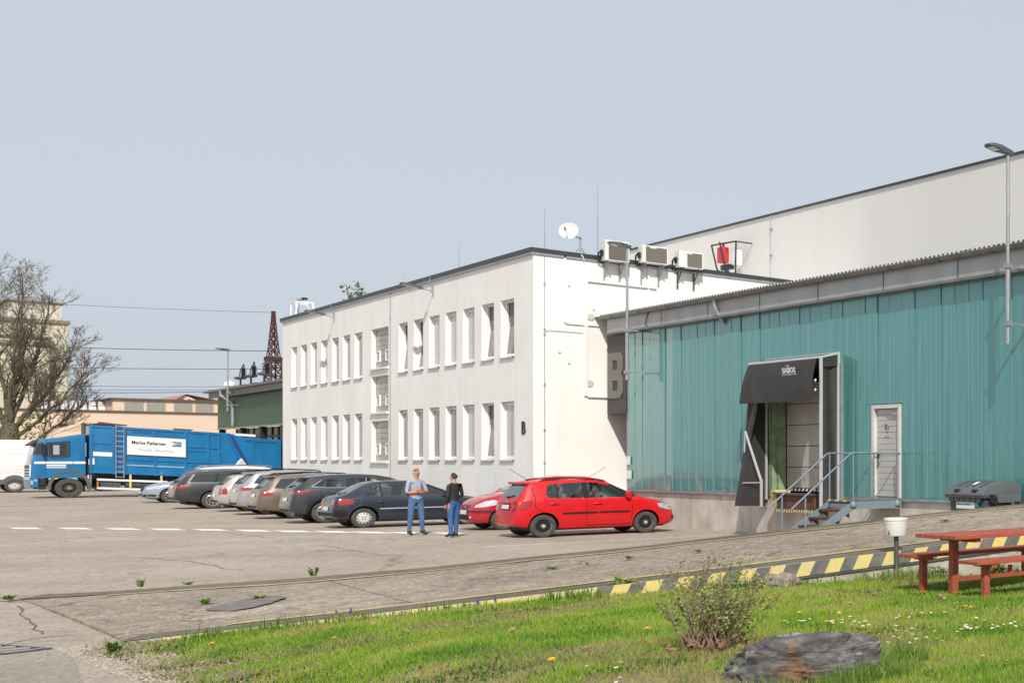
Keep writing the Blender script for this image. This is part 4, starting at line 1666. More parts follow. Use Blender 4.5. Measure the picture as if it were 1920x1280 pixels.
tr = thing('bare_tree', 'large bare tree with spreading limbs in front of the mill tower', 'tree', (-122, 9.3, 0))
rnd = random.Random(11)
wood, tw_ = M(), M()
base = Vector((-122, 9.3, 0))
wood.tube([base + Vector((0, 0, -.2)), base + Vector((0, 0, .3)), base + Vector((0, -.05, 1.8)), base + Vector((.1, 0, 3.4)), base + Vector((.1, .1, 4.6))], [.8, .62, .52, .48, .36], 12)
limbs = [((-122, 10.0, 14.6), 3.4, .26), ((-121, 11.2, 13.6), 4.2, .24), ((-123, 12.6, 10.6), 3.6, .26), ((-121, 12.9, 8.2), 3.4, .22), ((-122, 13.1, 6.6), 2.0, .24),
         ((-123, 8.6, 14.8), 4.4, .25), ((-121, 7.0, 13.5), 4.0, .26), ((-122, 5.2, 11.0), 3.5, .26), ((-123, 4.8, 7.5), 3.0, .26), ((-119, 9.5, 12.5), 4.2, .24), ((-125, 10.6, 12.5), 4.2, .22), ((-119.5, 11.5, 9.5), 3.8, .22)]
for (tx, ty, tz), z0, r in limbs:
    p0 = base + Vector((0, 0, z0))
    p1 = Vector((tx, ty, tz))
    mid = p0.lerp(p1, .45) + Vector((0, (p1.y - p0.y) * .12, -.10 * (p1.z - p0.z) * 0 - .3))
    pts = []
    for i in range(9):
        t = i / 8
        q = p0 * (1 - t) ** 2 + mid * 2 * t * (1 - t) + p1 * t * t
        q += Vector((rnd.uniform(-.12, .12), rnd.uniform(-.12, .12), rnd.uniform(-.12, .12))) * (1 if 0 < i else 0)
        pts.append(q)
    rs = [lerp(r * .72, .035, (i / 8) ** .7) for i in range(9)]
    wood.tube(pts, rs, 7)
    for j in range(17):
        t = rnd.uniform(.25, .98)
        i = min(7, int(t * 8))
        q = pts[i].lerp(pts[i + 1], t * 8 - i)
        dv = (pts[i + 1] - pts[i]).normalized()
        nd = dv + Vector((rnd.uniform(-1, 1), rnd.uniform(-.85, .85), rnd.uniform(-.4, .8)))
        branch(wood, q, nd, rnd.uniform(1.0, 1.75) * (1.15 - .35 * t), max(.03, rs[i] * .45), 3, rnd, .12, tw_)
build('trunk', wood, bark, parent=tr, smooth=60, recalc=False)
build('crown', tw_, twigm, parent=tr, recalc=False)
# ivy-like young growth low on the trunk
b = M()
for _ in range(900):
    a, z = rnd.uniform(0, 6.28), rnd.uniform(1.8, 5.2)
    rr = rnd.uniform(.5, 1.7)
    c = base + Vector((math.cos(a) * rr * .7, math.sin(a) * rr + .5, z))
    s_ = rnd.uniform(.05, .11)
    n_ = Vector((rnd.uniform(-1, 1), rnd.uniform(-1, 1), rnd.uniform(-1, 1))).normalized()
    t1 = n_.orthogonal() * s_
    t2 = n_.cross(t1)
    b.add([c - t1, c + t2 * .5, c + t1, c - t2 * .5], [(0, 1, 2, 3)])
build('new_leaves', b, leafm, parent=tr, recalc=False)

# shrub growing on the roof line
rs_ = thing('roof_shrub', 'leafy sapling tops showing above the far half of the office roof', 'shrub', (-78, 18, 7))
b, lf = M(), M()
for k in range(13):
    x = -78.0 + rnd.uniform(-2.2, 2.4)
    hh = 11.1 if abs(x + 77.4) < 1.2 else 10.45
    top = Vector((x + rnd.uniform(-.3, .3), 18 + rnd.uniform(-.3, .3), hh + rnd.uniform(-.3, .15)))
    b.tube([(x, 18, 7.0), (lerp(x, top.x, .5) + .05, 18, 9.5), tuple(top)], [.04, .03, .008], 4)
    for j in range(22):
        c = Vector((x, 18, 8.3)).lerp(top, rnd.uniform(.45, 1.0)) + Vector((rnd.uniform(-.45, .45), rnd.uniform(-.3, .3), rnd.uniform(-.15, .12)))
        s_ = rnd.uniform(.05, .10)
        n_ = Vector((rnd.uniform(-1, 1), rnd.uniform(-1, 1), rnd.uniform(-1, 1))).normalized()
        t1 = n_.orthogonal() * s_
        t2 = n_.cross(t1)
        lf.add([c - t1, c + t2 * .6, c + t1, c - t2 * .6], [(0, 1, 2, 3)])
build('stem', b, bark, parent=rs_, recalc=False)
build('foliage', lf, mat('sapling_leaf', (.10, .13, .05), .7, var=.3), parent=rs_, recalc=False)

# ================================================================ cars
cglass = glass_mat('car_glass', (.74, .84, .80), 0.5)
dglass = mat('dark_car_glass', (.030, .040, .038), 0.03, spec=0.8)
rglass = mat('rear_car_glass', (.085, .10, .095), 0.05, spec=0.9)
tyre_m = mat('tyre', (.075, .070, .063), .9, var=.35, scale=9)
alloy = mat('alloy', (.62, .63, .65), .28, metal=.7)
steelw = mat('steel_wheel', (.21, .20, .19), .6, metal=.3, var=.3, scale=12)
hubcap = mat('hubcap_grey', (.62, .61, .57), .4, metal=.15, var=.1)
trim_b = mat('trim_black', (.016, .016, .017), .6, spec=.25)
cabin = mat('cabin_grey', (.20, .20, .19), .9)
taillight = mat('tail_red', (.33, .008, .010), .12, spec=.8, coat=.8)
tail_clear = mat('lamp_clear', (.78, .74, .72), .1, spec=.8, coat=.8)
head_m = mat('headlight', (.62, .65, .66), .06, metal=.35, spec=.8, coat=1)
plate_m = mat('plate_white', (.72, .72, .68), .5)
pale_strip = mat('pale_strip', (.42, .43, .44), .35)
chrome = mat('chrome', (.75, .75, .75), .12, metal=1.0)


def patch(bv, poly, view, off=.006, maxlen=.09, side=-1, th=.0):
    """Thin shell lying on the bodywork: a polygon drawn in side / rear / front / top view."""
    def P(p):
        return {'side': Vector((p[0], side * 3, p[1])), 'rear': Vector((-6, p[0], p[1])), 'front': Vector((9, p[0], p[1])), 'top': Vector((p[0], p[1], 6))}[view]
    D = {'side': Vector((0, -side, 0)), 'rear': Vector((1, 0, 0)), 'front': Vector((-1, 0, 0)), 'top': Vector((0, 0, -1))}[view]
    bm = bmesh.new()
    f = bm.faces.new([bm.verts.new(P(p)) for p in poly])
    bmesh.ops.triangulate(bm, faces=bm.faces[:])
    for _ in range(6):
        es = [e for e in bm.edges if e.calc_length() > maxlen]
        if not es:
            break
        bmesh.ops.subdivide_edges(bm, edges=es, cuts=1)
        bmesh.ops.triangulate(bm, faces=[f for f in bm.faces if len(f.verts) > 3])
    bm.verts.index_update()
    vs = []
    for v in bm.verts:
        hit, nrm, _, _ = bv.ray_cast(v.co, D)
        if hit is None:
            q = v.co + D * (3.0 if view == 'side' else 6.0)
            hit, nrm, _, _ = bv.find_nearest(q)
        n = nrm if nrm.dot(D) < 0 else -nrm
        vs.append(hit + (n * .6 - D * .4).normalized() * off)
    fs = []
    for f in bm.faces:
        ids = [v.index for v in f.verts]
        a, c, d = vs[ids[0]], vs[ids[1]], vs[ids[2]]
        if (c - a).cross(d - a).dot(D) > 0:
            ids = ids[::-1]
        fs.append(tuple(ids))
    bm.free()
    b = M()
    b.add(vs, fs)
    return b


def smooth_tab(tab, xs, wd=.05):
    px, pz = [p[0] for p in tab], [p[1] for p in tab]
    out = []
    for x in xs:
        out.append(sum(np.interp(x + q * wd, px, pz) * w for q, w in ((-1, .15), (-.5, .22), (0, .26), (.5, .22), (1, .15))))
    return out


def wheel(parent, x, y, r, wd, kind, sgn):
    hub = M()
    hub.lathe([(.001, -wd * .3), (r * .55, -wd * .3), (r * .55, wd * .1), (.001, wd * .1)], 16, (x, y, r), 'y')
    h = build('wheel', hub, trim_b, parent=parent, world=False)
    OFF[h.name] = Vector((0, 0, 0))
    t = M()
    ri = r * .635
    o, i_ = wd / 2, -wd / 2
    prof = [(ri, i_ * .8), (r * .80, i_), (r * .93, i_ * .96), (r * .99, i_ * .75), (r, i_ * .4), (r, o * .4), (r * .99, o * .75), (r * .93, o * .96), (r * .80, o), (ri, o * .82), (ri * .96, o * .5)]
    t.lathe(prof, 30, (x, y, r), 'y')
    build('tyre', t, tyre_m, parent=h, world=False, smooth=45)
    b = M()
    ys = y + sgn * wd * .36
    m_ = alloy
    if kind == 'steel':
        m_ = steelw
        b.lathe([(.001, .0), (.055, .0), (.06, -sgn * .01), (.08, -sgn * .025), (ri * .55, -sgn * .012), (ri * .62, -sgn * .02), (ri * .8, -sgn * .05), (ri * .9, -sgn * .02), (ri, sgn * .012), (ri * 1.01, sgn * .02), (ri * 1.0, -sgn * .06)], 28, (x, ys, r), 'y')
        for k in range(8):
            a = 2 * math.pi * k / 8
            c = Vector((x + math.cos(a) * ri * .72, ys - sgn * .025, r + math.sin(a) * ri * .72))
            b.lathe([(.001, sgn * .004), (.034, sgn * .004), (.034, -sgn * .01)], 8, c, 'y', 1)
        build('rim', b, [m_, black_m], parent=h, world=False, smooth=50)
        c_ = M()
        c_.lathe([(.001, sgn * .02), (.03, sgn * .018), (.035, 0)], 12, (x, ys, r), 'y')
        build('centre_cap', c_, hubcap, parent=h, world=False)
    elif kind == 'hubcap':
        b.lathe([(.001, sgn * .012), (ri * .5, sgn * .012), (ri * .9, -sgn * .004), (ri * 1.04, -sgn * .03)], 28, (x, ys, r), 'y')
        for k in range(12):
            a = 2 * math.pi * k / 12
            c = Vector((x + math.cos(a) * ri * .78, ys + sgn * .004, r + math.sin(a) * ri * .78))
            b.lathe([(.001, sgn * .006), (.018, sgn * .006), (.018, -sgn * .01)], 7, c, 'y', 1)
        for k in range(4):
            a = 2 * math.pi * k / 4 + .78
            c = Vector((x + math.cos(a) * ri * .22, ys + sgn * .012, r + math.sin(a) * ri * .22))
            b.lathe([(.001, sgn * .005), (.014, sgn * .005), (.014, -sgn * .008)], 6, c, 'y', 1)
        build('rim', b, [hubcap, black_m], parent=h, world=False, smooth=50)
    else:
        b.lathe([(ri * .93, 0), (ri, sgn * .015), (ri * 1.03, sgn * .012), (ri * 1.0, -sgn * .10), (ri * .93, -sgn * .10)], 28, (x, ys, r), 'y')
        b.lathe([(.001, sgn * .005), (ri * .2, sgn * .003), (ri * .24, -sgn * .02), (ri * .2, -sgn * .05)], 14, (x, ys, r), 'y')
        ns = 10 if kind == 'alloy10' else 5
        for k in range(ns):
            a = 2 * math.pi * k / ns + .3
            for da in ((-.13, .13) if ns == 5 else (0,)):
                ca_, sa_ = math.cos(a + da), math.sin(a + da)
                b.bar((x + math.cos(a) * ri * .16, ys - sgn * .012, r + math.sin(a) * ri * .16), (x + ca_ * ri * .95, ys - sgn * .006, r + sa_ * ri * .95), .030, .03, up=(0, 1, 0))
        build('rim', b, alloy, parent=h, world=False, smooth=40)
        d_ = M()
        d_.lathe([(.001, -sgn * .07), (ri * .7, -sgn * .07), (ri * .7, -sgn * .09)], 18, (x, ys, r), 'y')
        build('brake_disc', d_, steel_dark, parent=h, world=False)
    return h


def make_car(name, label, loc, heading, sp, scale=1.0):
    """sp: tables along x from the rear axle: top, belt, W, Wt, zb; features in side / rear / front views."""
    rot = R(90) if heading > 0 else R(-90)
    car = thing(name, label, 'car', loc, rot, 'cars parked in front of the office')
    car.scale = (scale,) * 3
    OFF[car.name] = Vector((0, 0, 0))
    x0, x1 = sp['top'][0][0], sp['top'][-1][0]
    n = 56
    ts = [0.5 - 0.5 * math.cos(math.pi * i / n) for i in range(n + 1)]
    xs = sorted(set([round(lerp(x0, x1, .55 * t + .45 * (i / n)), 4) for i, t in enumerate(ts)]))
    top = smooth_tab(sp['top'], xs, .035)
    belt = smooth_tab(sp['belt'], xs)
    W = smooth_tab(sp['W'], xs, .04)
    Wt = smooth_tab(sp['Wt'], xs, .06)
    zb = smooth_tab(sp['zb'], xs)
    b = M()
    nr = 16
    for i, x in enumerate(xs):
        zt, w, wt, z0 = top[i], W[i], min(Wt[i], W[i] * .97), zb[i]
        zt = max(zt, z0 + .1)
        be = min(belt[i], zt - .05)
        h = be - z0
        g = max(0.0, zt - be)
        ring = [(0, z0), (.78 * w, z0), (.93 * w, z0 + .03), (.985 * w, z0 + .18 * h), (w, z0 + .38 * h), (1.0 * w, z0 + .58 * h), (.992 * w, z0 + .78 * h), (.972 * w, z0 + .94 * h), (.955 * w, be)]
        yb = .955 * w
        rr = min(.055, g * .35)
        for t in (.33, .66):
            ring.append((lerp(yb, wt, t) + .012 * math.sin(t * math.pi), lerp(be, zt - rr, t)))
        ring += [(wt, zt - rr), (wt - rr * .45, zt - rr * .35), (wt - rr * 1.3, zt), (.55 * wt, zt + .012), (0, zt + .018)]
        nr = len(ring)
        full = [(y, z) for y, z in ring] + [(-y, z) for y, z in ring[-2:0:-1]]
        b.v += [(x, y, z) for y, z in full]
    k = len(full)
    for i in range(len(xs) - 1):
        for j in range(k):
            b.f.append((i * k + j, (i + 1) * k + j, (i + 1) * k + (j + 1) % k, i * k + (j + 1) % k))
            b.m.append(0)
    b.f.append(tuple(range(k)))
    b.m.append(0)
    b.f.append(tuple((len(xs) - 1) * k + j for j in range(k - 1, -1, -1)))
    b.m.append(0)
    body = build('body', b, [sp['paint'], trim_b, cabin], parent=car, world=False)
    bm = bmesh.new()
    bm.from_mesh(body.data)
    bv = BVHTree.FromBMesh(bm)
    bm.free()
    # openings: wheel arches and, where they are seen through, the side windows
    cut = M()
    r = sp['r']
    wb = sp['wb']
    tr_ = max(W) - .10
    for ax in (0, wb):
        for s_ in (-1, 1):
            a_, c_ = sorted((s_ * (tr_ - .16), s_ * (max(W) + .2)))
            pts = [(ax + (r + sp.get('gap', .055)) * math.cos(t), r + .01 + (r + sp.get('gap', .055)) * math.sin(t)) for t in np.linspace(0, 2 * math.pi, 28, endpoint=False)]
            cut.prism(pts, a_, c_, 'y', 1)
    if sp.get('open'):
        for poly in sp['glass']:
            cut.prism(poly, -3, 3, 'y', 2)
    co = build('cutter', cut, [sp['paint'], trim_b, cabin], recalc=True)
    co.matrix_world = Matrix.Identity(4)
    body.parent = None
    md = body.modifiers.new('cut', 'BOOLEAN')
    md.object = co
    md.operation = 'DIFFERENCE'
    md.solver = 'EXACT'
    dg = bpy.context.evaluated_depsgraph_get()
    me = bpy.data.meshes.new_from_object(body.evaluated_get(dg))
    body.modifiers.clear()
    body.data = me
    body.parent = car
    bpy.data.objects.remove(co)
    me.shade_smooth()
    me.set_sharp_from_angle(angle=R(32))

    def part(nm, mb, m, **kw):
        return build(nm, mb, m, parent=car, world=False, recalc=False, **kw)
    near = sp.get('near', -1)
    for s_ in (-1, 1):
        for q, poly in enumerate(sp['glass']):
            part('side_window', patch(bv, poly, 'side', .003, .12, s_), cglass if sp.get('open') else dglass, smooth=60)
    for poly in sp.get('pillars', []):
        for s_ in (-1, 1):
            part('pillar_trim', patch(bv, poly, 'side', .004, .12, s_), trim_b, smooth=60)
    for poly, m_ in sp.get('side', []):
        for s_ in (-1, 1):
            nm = {'trim_black': 'trim_strip', 'tail_red': 'tail_light', 'headlight': 'headlight', 'chrome': 'chrome_strip', 'lamp_clear': 'lamp_lens'}.get(m_.name, 'trim_strip')
            part(nm, patch(bv, poly, 'side', .012, .08, s_), m_, smooth=50)
    for poly in sp.get('seams', []):
        mb = M()
        for (xa, za), (xb, zb_) in zip(poly[:-1], poly[1:]):
            L_ = math.hypot(xb - xa, zb_ - za)
            nx_, nz_ = -(zb_ - za) / L_ * .007, (xb - xa) / L_ * .007
            for s_ in (-1, 1):
                q = patch(bv, [(xa - nx_, za - nz_), (xb - nx_, zb_ - nz_), (xb + nx_, zb_ + nz_), (xa + nx_, za + nz_)], 'side', .006, .2, s_)
                mb.add(q.v, q.f)
        part('panel_gap', mb, trim_b)
    for (x, z) in sp.get('handles', []):
        for s_ in (-1, 1):
            h_, _, _, _ = bv.ray_cast(Vector((x, s_ * 3, z)), Vector((0, -s_, 0)))
            mb = M()
            y = h_.y
            mb.tube([(x - .10, y - s_ * .005, z - .005), (x - .08, y + s_ * .035, z), (x + .08, y + s_ * .035, z), (x + .10, y - s_ * .005, z - .005)], .016, 6)
            part('door_handle', mb, sp.get('handle_mat', sp['paint']), smooth=60)
    xt, xw, wt_, ww_ = sp.get('screen', (1.60, 2.24, .50, .62))
    sp = {**sp, 'topv': [('windscreen', [(xt, -wt_), (xw, -ww_), (xw, ww_), (xt, wt_)], dglass)]}
    for view in ('rear', 'front', 'topv'):
        for nm, poly, m_ in sp.get(view, []):
            mirror = nm in ('tail_light', 'headlight', 'fog_light', 'lamp_lens', 'tail_lens')
            for s_ in ((1, -1) if mirror else (1,)):
                pl = [(p[0], p[1] * s_) for p in poly] if view == 'topv' else [(p[0] * s_, p[1]) for p in poly]
                part(nm, patch(bv, pl, 'top' if view == 'topv' else view, .014 if nm == 'number_plate' else .007, .10), m_, smooth=50)
    # spoiler
    if 'spoiler' in sp:
        xa, xb, z, w = sp['spoiler']
        mb = M()
        mb.add([(xa, -w, z - .05), (xb, -w * 1.02, z - .03), (xb, w * 1.02, z - .03), (xa, w, z - .05), (xa, -w, z), (xb, -w * 1.02, z + .035), (xb, w * 1.02, z + .035), (xa, w, z)],
               [(0, 3, 2, 1), (4, 5, 6, 7), (0, 1, 5, 4), (1, 2, 6, 5), (2, 3, 7, 6), (3, 0, 4, 7)])
        build('spoiler', mb, sp['paint'], parent=car, world=False, bevel=.015, smooth=40)
    if 'rails' in sp:
        xa, xb, y, z = sp['rails']
        for s_ in (-1, 1):
            mb = M()
            mb.tube([(xa, s_ * y * .98, z - .07), (xa + .12, s_ * y, z - .01), ((xa + xb) / 2, s_ * y, z + .035), (xb - .15, s_ * y, z - .01), (xb, s_ * y * .98, z - .06)], .02, 6)
            part('roof_rail', mb, sp.get('rail_mat', trim_b), smooth=60)
    if 'aerial' in sp:
        for (xa, y, z, xb, zb_) in sp['aerial']:
            mb = M()
            mb.tube([(xa, y, z - .02), (xa + (xb - xa) * .08, y, z + (zb_ - z) * .08)], .02, 6)
            mb.tube([(xa, y, z), (xb, y, zb_)], .006, 5)
            part('aerial', mb, black_m)
    if 'mirror' in sp:
        x, z = sp['mirror']
        for s_ in (-1, 1):
            h_, _, _, _ = bv.ray_cast(Vector((x, s_ * 3, z)), Vector((0, -s_, 0)))
            y = abs(h_.y) if h_ else max(W)
            mb = M()
            mb.lathe([(.001, -.10), (.06, -.085), (.085, -.03), (.09, .04), (.075, .085), (.001, .09)], 12, (0, 0, 0), 'y')
            mb.move(lambda p: Vector((x + p.x * .8, s_ * (y + .10) + p.y * s_ * .9, z + .06 + p.z)))
            mb.bar((x + .02, s_ * (y - .02), z - .0), (x + .01, s_ * (y + .06), z + .03), .05, .04)
            part('mirror', mb, sp.get('mirror_mat', sp['paint']), smooth=50)
    if sp.get('open'):
        mb = None
        zb_ = sp['seatz']
        for (xs_, w_) in ((sp['seats'][0], .22), (sp['seats'][1], .22)):
            for y in (-.36, .36):
                mb = M()
                mb.box(xs_ - .07, xs_ + .05, y - .22, y + .22, zb_ - .06, zb_ + .14)
                mb.box(xs_ - .08, xs_ + .0, y - .13, y + .13, zb_ + .17, zb_ + .33)
                build('seat', mb, mat('seat_cloth', (.20, .205, .20), .9), parent=car, world=False, bevel=.03)
        sw = M()
        sw.lathe([(.17, -.012), (.185, 0), (.17, .012), (.155, 0), (.17, -.012)], 18, (0, 0, 0), 'x')
        sx = sp['seats'][1] + .62
        sw.move(lambda p: Vector((sx + p.x - p.z * .35, p.y + .36, zb_ + .08 + p.z)))
        part('steering_wheel', sw, black_m)
    if sp.get('wiper'):
        xw, zw, xz = sp['wiper']
        h_, _, _, _ = bv.ray_cast(Vector((-6, 0, zw)), Vector((1, 0, 0)))
        mb = M()
        h2, _, _, _ = bv.ray_cast(Vector((-6, xw, zw + .05)), Vector((1, 0, 0)))
        mb.tube([(h_.x - .02, 0, zw), (h2.x - .03, xw, zw + .05)], .014, 5)
        mb.lathe([(.001, -.03), (.03, -.03), (.03, .02)], 8, (h_.x - .01, 0, zw), 'x')
        part('wiper', mb, black_m)
    wd = sp.get('wd', .2)
    for ax in (0, wb):
        for s_ in (-1, 1):
            wheel(car, ax, s_ * (max(W) - wd / 2 - .025), r, wd, sp['wheel'], s_)
    if sp.get('cladding'):
        for ax in (0, wb):
            for s_ in (-1, 1):
                mb = M()
                rr0, rr1 = r + .05, r + .13
                prev = None
                pts = []
                for t in np.linspace(R(-12), R(192), 20):
                    row = []
                    for q in (rr0, rr1):
                        xx, zz = ax + q * math.cos(t), r + .01 + q * math.sin(t)
                        zz = max(zz, .22)
                        h_, _, _, _ = bv.ray_cast(Vector((xx, s_ * 3, zz)), Vector((0, -s_, 0)))
                        yy = h_.y if h_ else s_ * max(W) * .97
                        row.append((xx, yy + s_ * .012, zz))
                    pts.append(row)
                for i in range(len(pts) - 1):
                    mb.quad(pts[i][0], pts[i][1], pts[i + 1][1], pts[i + 1][0])
                part('arch_trim', mb, trim_b, smooth=60)
    if 'exhaust' in sp:
        mb = M()
        x, y, z = sp['exhaust']
        mb.tube([(x, y, z), (x + .3, y, z)], .035, 8)
        part('exhaust', mb, galv)
    mb = M()
    mb.box(x0 + .35, x1 - .3, -.55, .55, .17, .32)
    part('underbody', mb, trim_b)
    return car


# ---- red hatchback (nearest)
red = mat('car_red', (.60, .005, .010), .35, coat=.35, var=.05, scale=2.0)
fab = dict(paint=red, r=.295, wb=2.46, wheel='steel', open=True, seatz=.98, seats=(.55, 1.35), gap=.05, wd=.185,
           top=[(-.62, .50), (-.61, .66), (-.59, .80), (-.565, .95), (-.53, 1.01), (-.29, 1.37), (-.17, 1.435), (.2, 1.475), (.7, 1.49), (1.2, 1.475), (1.55, 1.42), (2.28, 1.03), (2.42, .985), (2.8, .905), (3.05, .81), (3.2, .70), (3.28, .58), (3.31, .48)],
           belt=[(-.7, .90), (0, .99), (1, .97), (2.3, .95), (2.8, .84), (3.1, .72), (3.31, .6)],
           W=[(-.62, .62), (-.60, .72), (-.54, .775), (-.36, .805), (0, .82), (1.2, .82), (2.5, .82), (2.85, .79), (3.08, .72), (3.22, .62), (3.31, .46)],
           Wt=[(-.62, .58), (-.53, .66), (-.28, .58), (0, .57), (1.3, .57), (1.6, .56), (2.28, .68), (2.8, .66), (3.1, .56), (3.31, .4)],
           zb=[(-.62, .34), (-.42, .26), (0, .2), (2.5, .19), (3.05, .20), (3.25, .26), (3.31, .34)],
           glass=[[(.12, 1.03), (.07, 1.12), (.12, 1.30), (.20, 1.375), (.93, 1.41), (.93, 1.00), (.20, 1.01)], [(1.06, 1.00), (1.06, 1.41), (1.38, 1.385), (1.58, 1.32), (2.08, 1.02), (2.0, 1.00)]],
           pillars=[[(.93, 1.0), (.93, 1.41), (1.06, 1.41), (1.06, 1.0)], [(.31, 1.01), (.31, 1.385), (.345, 1.39), (.345, 1.01)], [(1.60, 1.315), (1.62, 1.36), (2.22, 1.045), (2.2, 1.01), (2.08, 1.02)]],
           side=[([(.42, .585), (.42, .635), (1.26, .64), (1.26, .59)], trim_b), ([(1.29, .59), (1.29, .64), (2.02, .64), (2.06, .595)], trim_b), ([(-.53, .72), (-.50, .93), (-.26, .965), (-.24, .93), (-.40, .74)], taillight), ([(2.80, .70), (2.74, .80), (2.88, .815), (3.16, .70), (3.17, .62), (3.02, .63)], head_m),
                 ([(3.18, .36), (3.18, .48), (3.27, .44), (3.27, .36)], trim_b)],
           seams=[[(-.18, 1.0), (-.20, .80), (-.02, .66)], [(.98, .99), (1.0, .60), (.98, .28)], [(2.12, .98), (2.10, .60), (2.05, .28)], [(-.18, 1.0), (-.22, 1.3)], [(.98, .28), (2.05, .28)]],
           handles=[(.22, .87), (1.25, .85)], mirror=(1.98, 1.0), mirror_mat=red,
           rear=[('rear_window', [(-.60, 1.025), (-.545, 1.36), (.545, 1.36), (.60, 1.025)], rglass), ('number_plate', [(-.24, .74), (-.24, .85), (.24, .85), (.24, .74)], plate_m), ('plate_recess', [(-.29, .71), (-.29, .89), (.29, .89), (.29, .71)], trim_b), ('tail_light', [(.46, .70), (.50, .92), (.62, .94), (.66, .70)], taillight), ('tail_lens', [(.48, .80), (.49, .86), (.60, .865), (.60, .80)], tail_clear),
                 ('badge', [(-.04, .91), (-.04, .97), (.04, .97), (.04, .91)], chrome)],
           spoiler=(-.14, -.36, 1.40, .55), aerial=[(-.08, 0, 1.46, -.52, 1.78), (1.35, .25, 1.48, 1.85, 1.80)], rails=(-.05, 1.5, .50, 1.49), rail_mat=mat('rail_dark_red', (.12, .015, .018), .4), wiper=(-.36, 1.04, 0))
fab['front'] = [('grille', [(-.4, .52), (-.42, .62), (.42, .62), (.4, .52)], trim_b)]


def wagon(pt, L0, wb, L1, H, W, r, wheelk, suv=False):
    """Generic estate / SUV body tables."""
    hz = .90 if suv else .83
    bz = 1.06 if suv else .96
    z0 = .26 if suv else .2
    a = -L0
    e = wb + L1
    return dict(paint=pt, r=r, wb=wb, wheel=wheelk, wd=.22,
                top=[(a, .5), (a + .015, .66), (a + .05, .86), (a + .09, bz), (a + .15, bz + .05), (a + .46, H - .13), (a + .6, H - .06), (.3, H - .01), (.9, H), (1.35, H - .03), (1.65, H - .09), (2.42, bz + .04), (2.6, bz - .0), (wb + .3, hz + .06), (e - .25, hz - .06), (e - .08, .66), (e, .5)],
                belt=[(a, bz - .05), (0, bz), (2.4, bz - .03), (wb + .3, hz - .06), (e, .55)],
                W=[(a, W * .74), (a + .04, W * .85), (a + .14, W * .93), (a + .4, W * .975), (0, W), (wb, W), (wb + .4, W * .95), (e - .22, W * .84), (e - .05, W * .66), (e, W * .55)],
                Wt=[(a, W * .70), (a + .15, W * .76), (a + .5, W * .69), (0, W * .70), (1.5, W * .69), (2.45, W * .84), (wb + .4, W * .78), (e, W * .5)],
                zb=[(a, .36), (a + .3, .27), (0, z0), (wb, z0), (e - .2, .22), (e, .34)],
                H=H, bz=bz, a=a, e=e, Wd=W, screen=(1.70, 2.40, W * .62, W * .74))


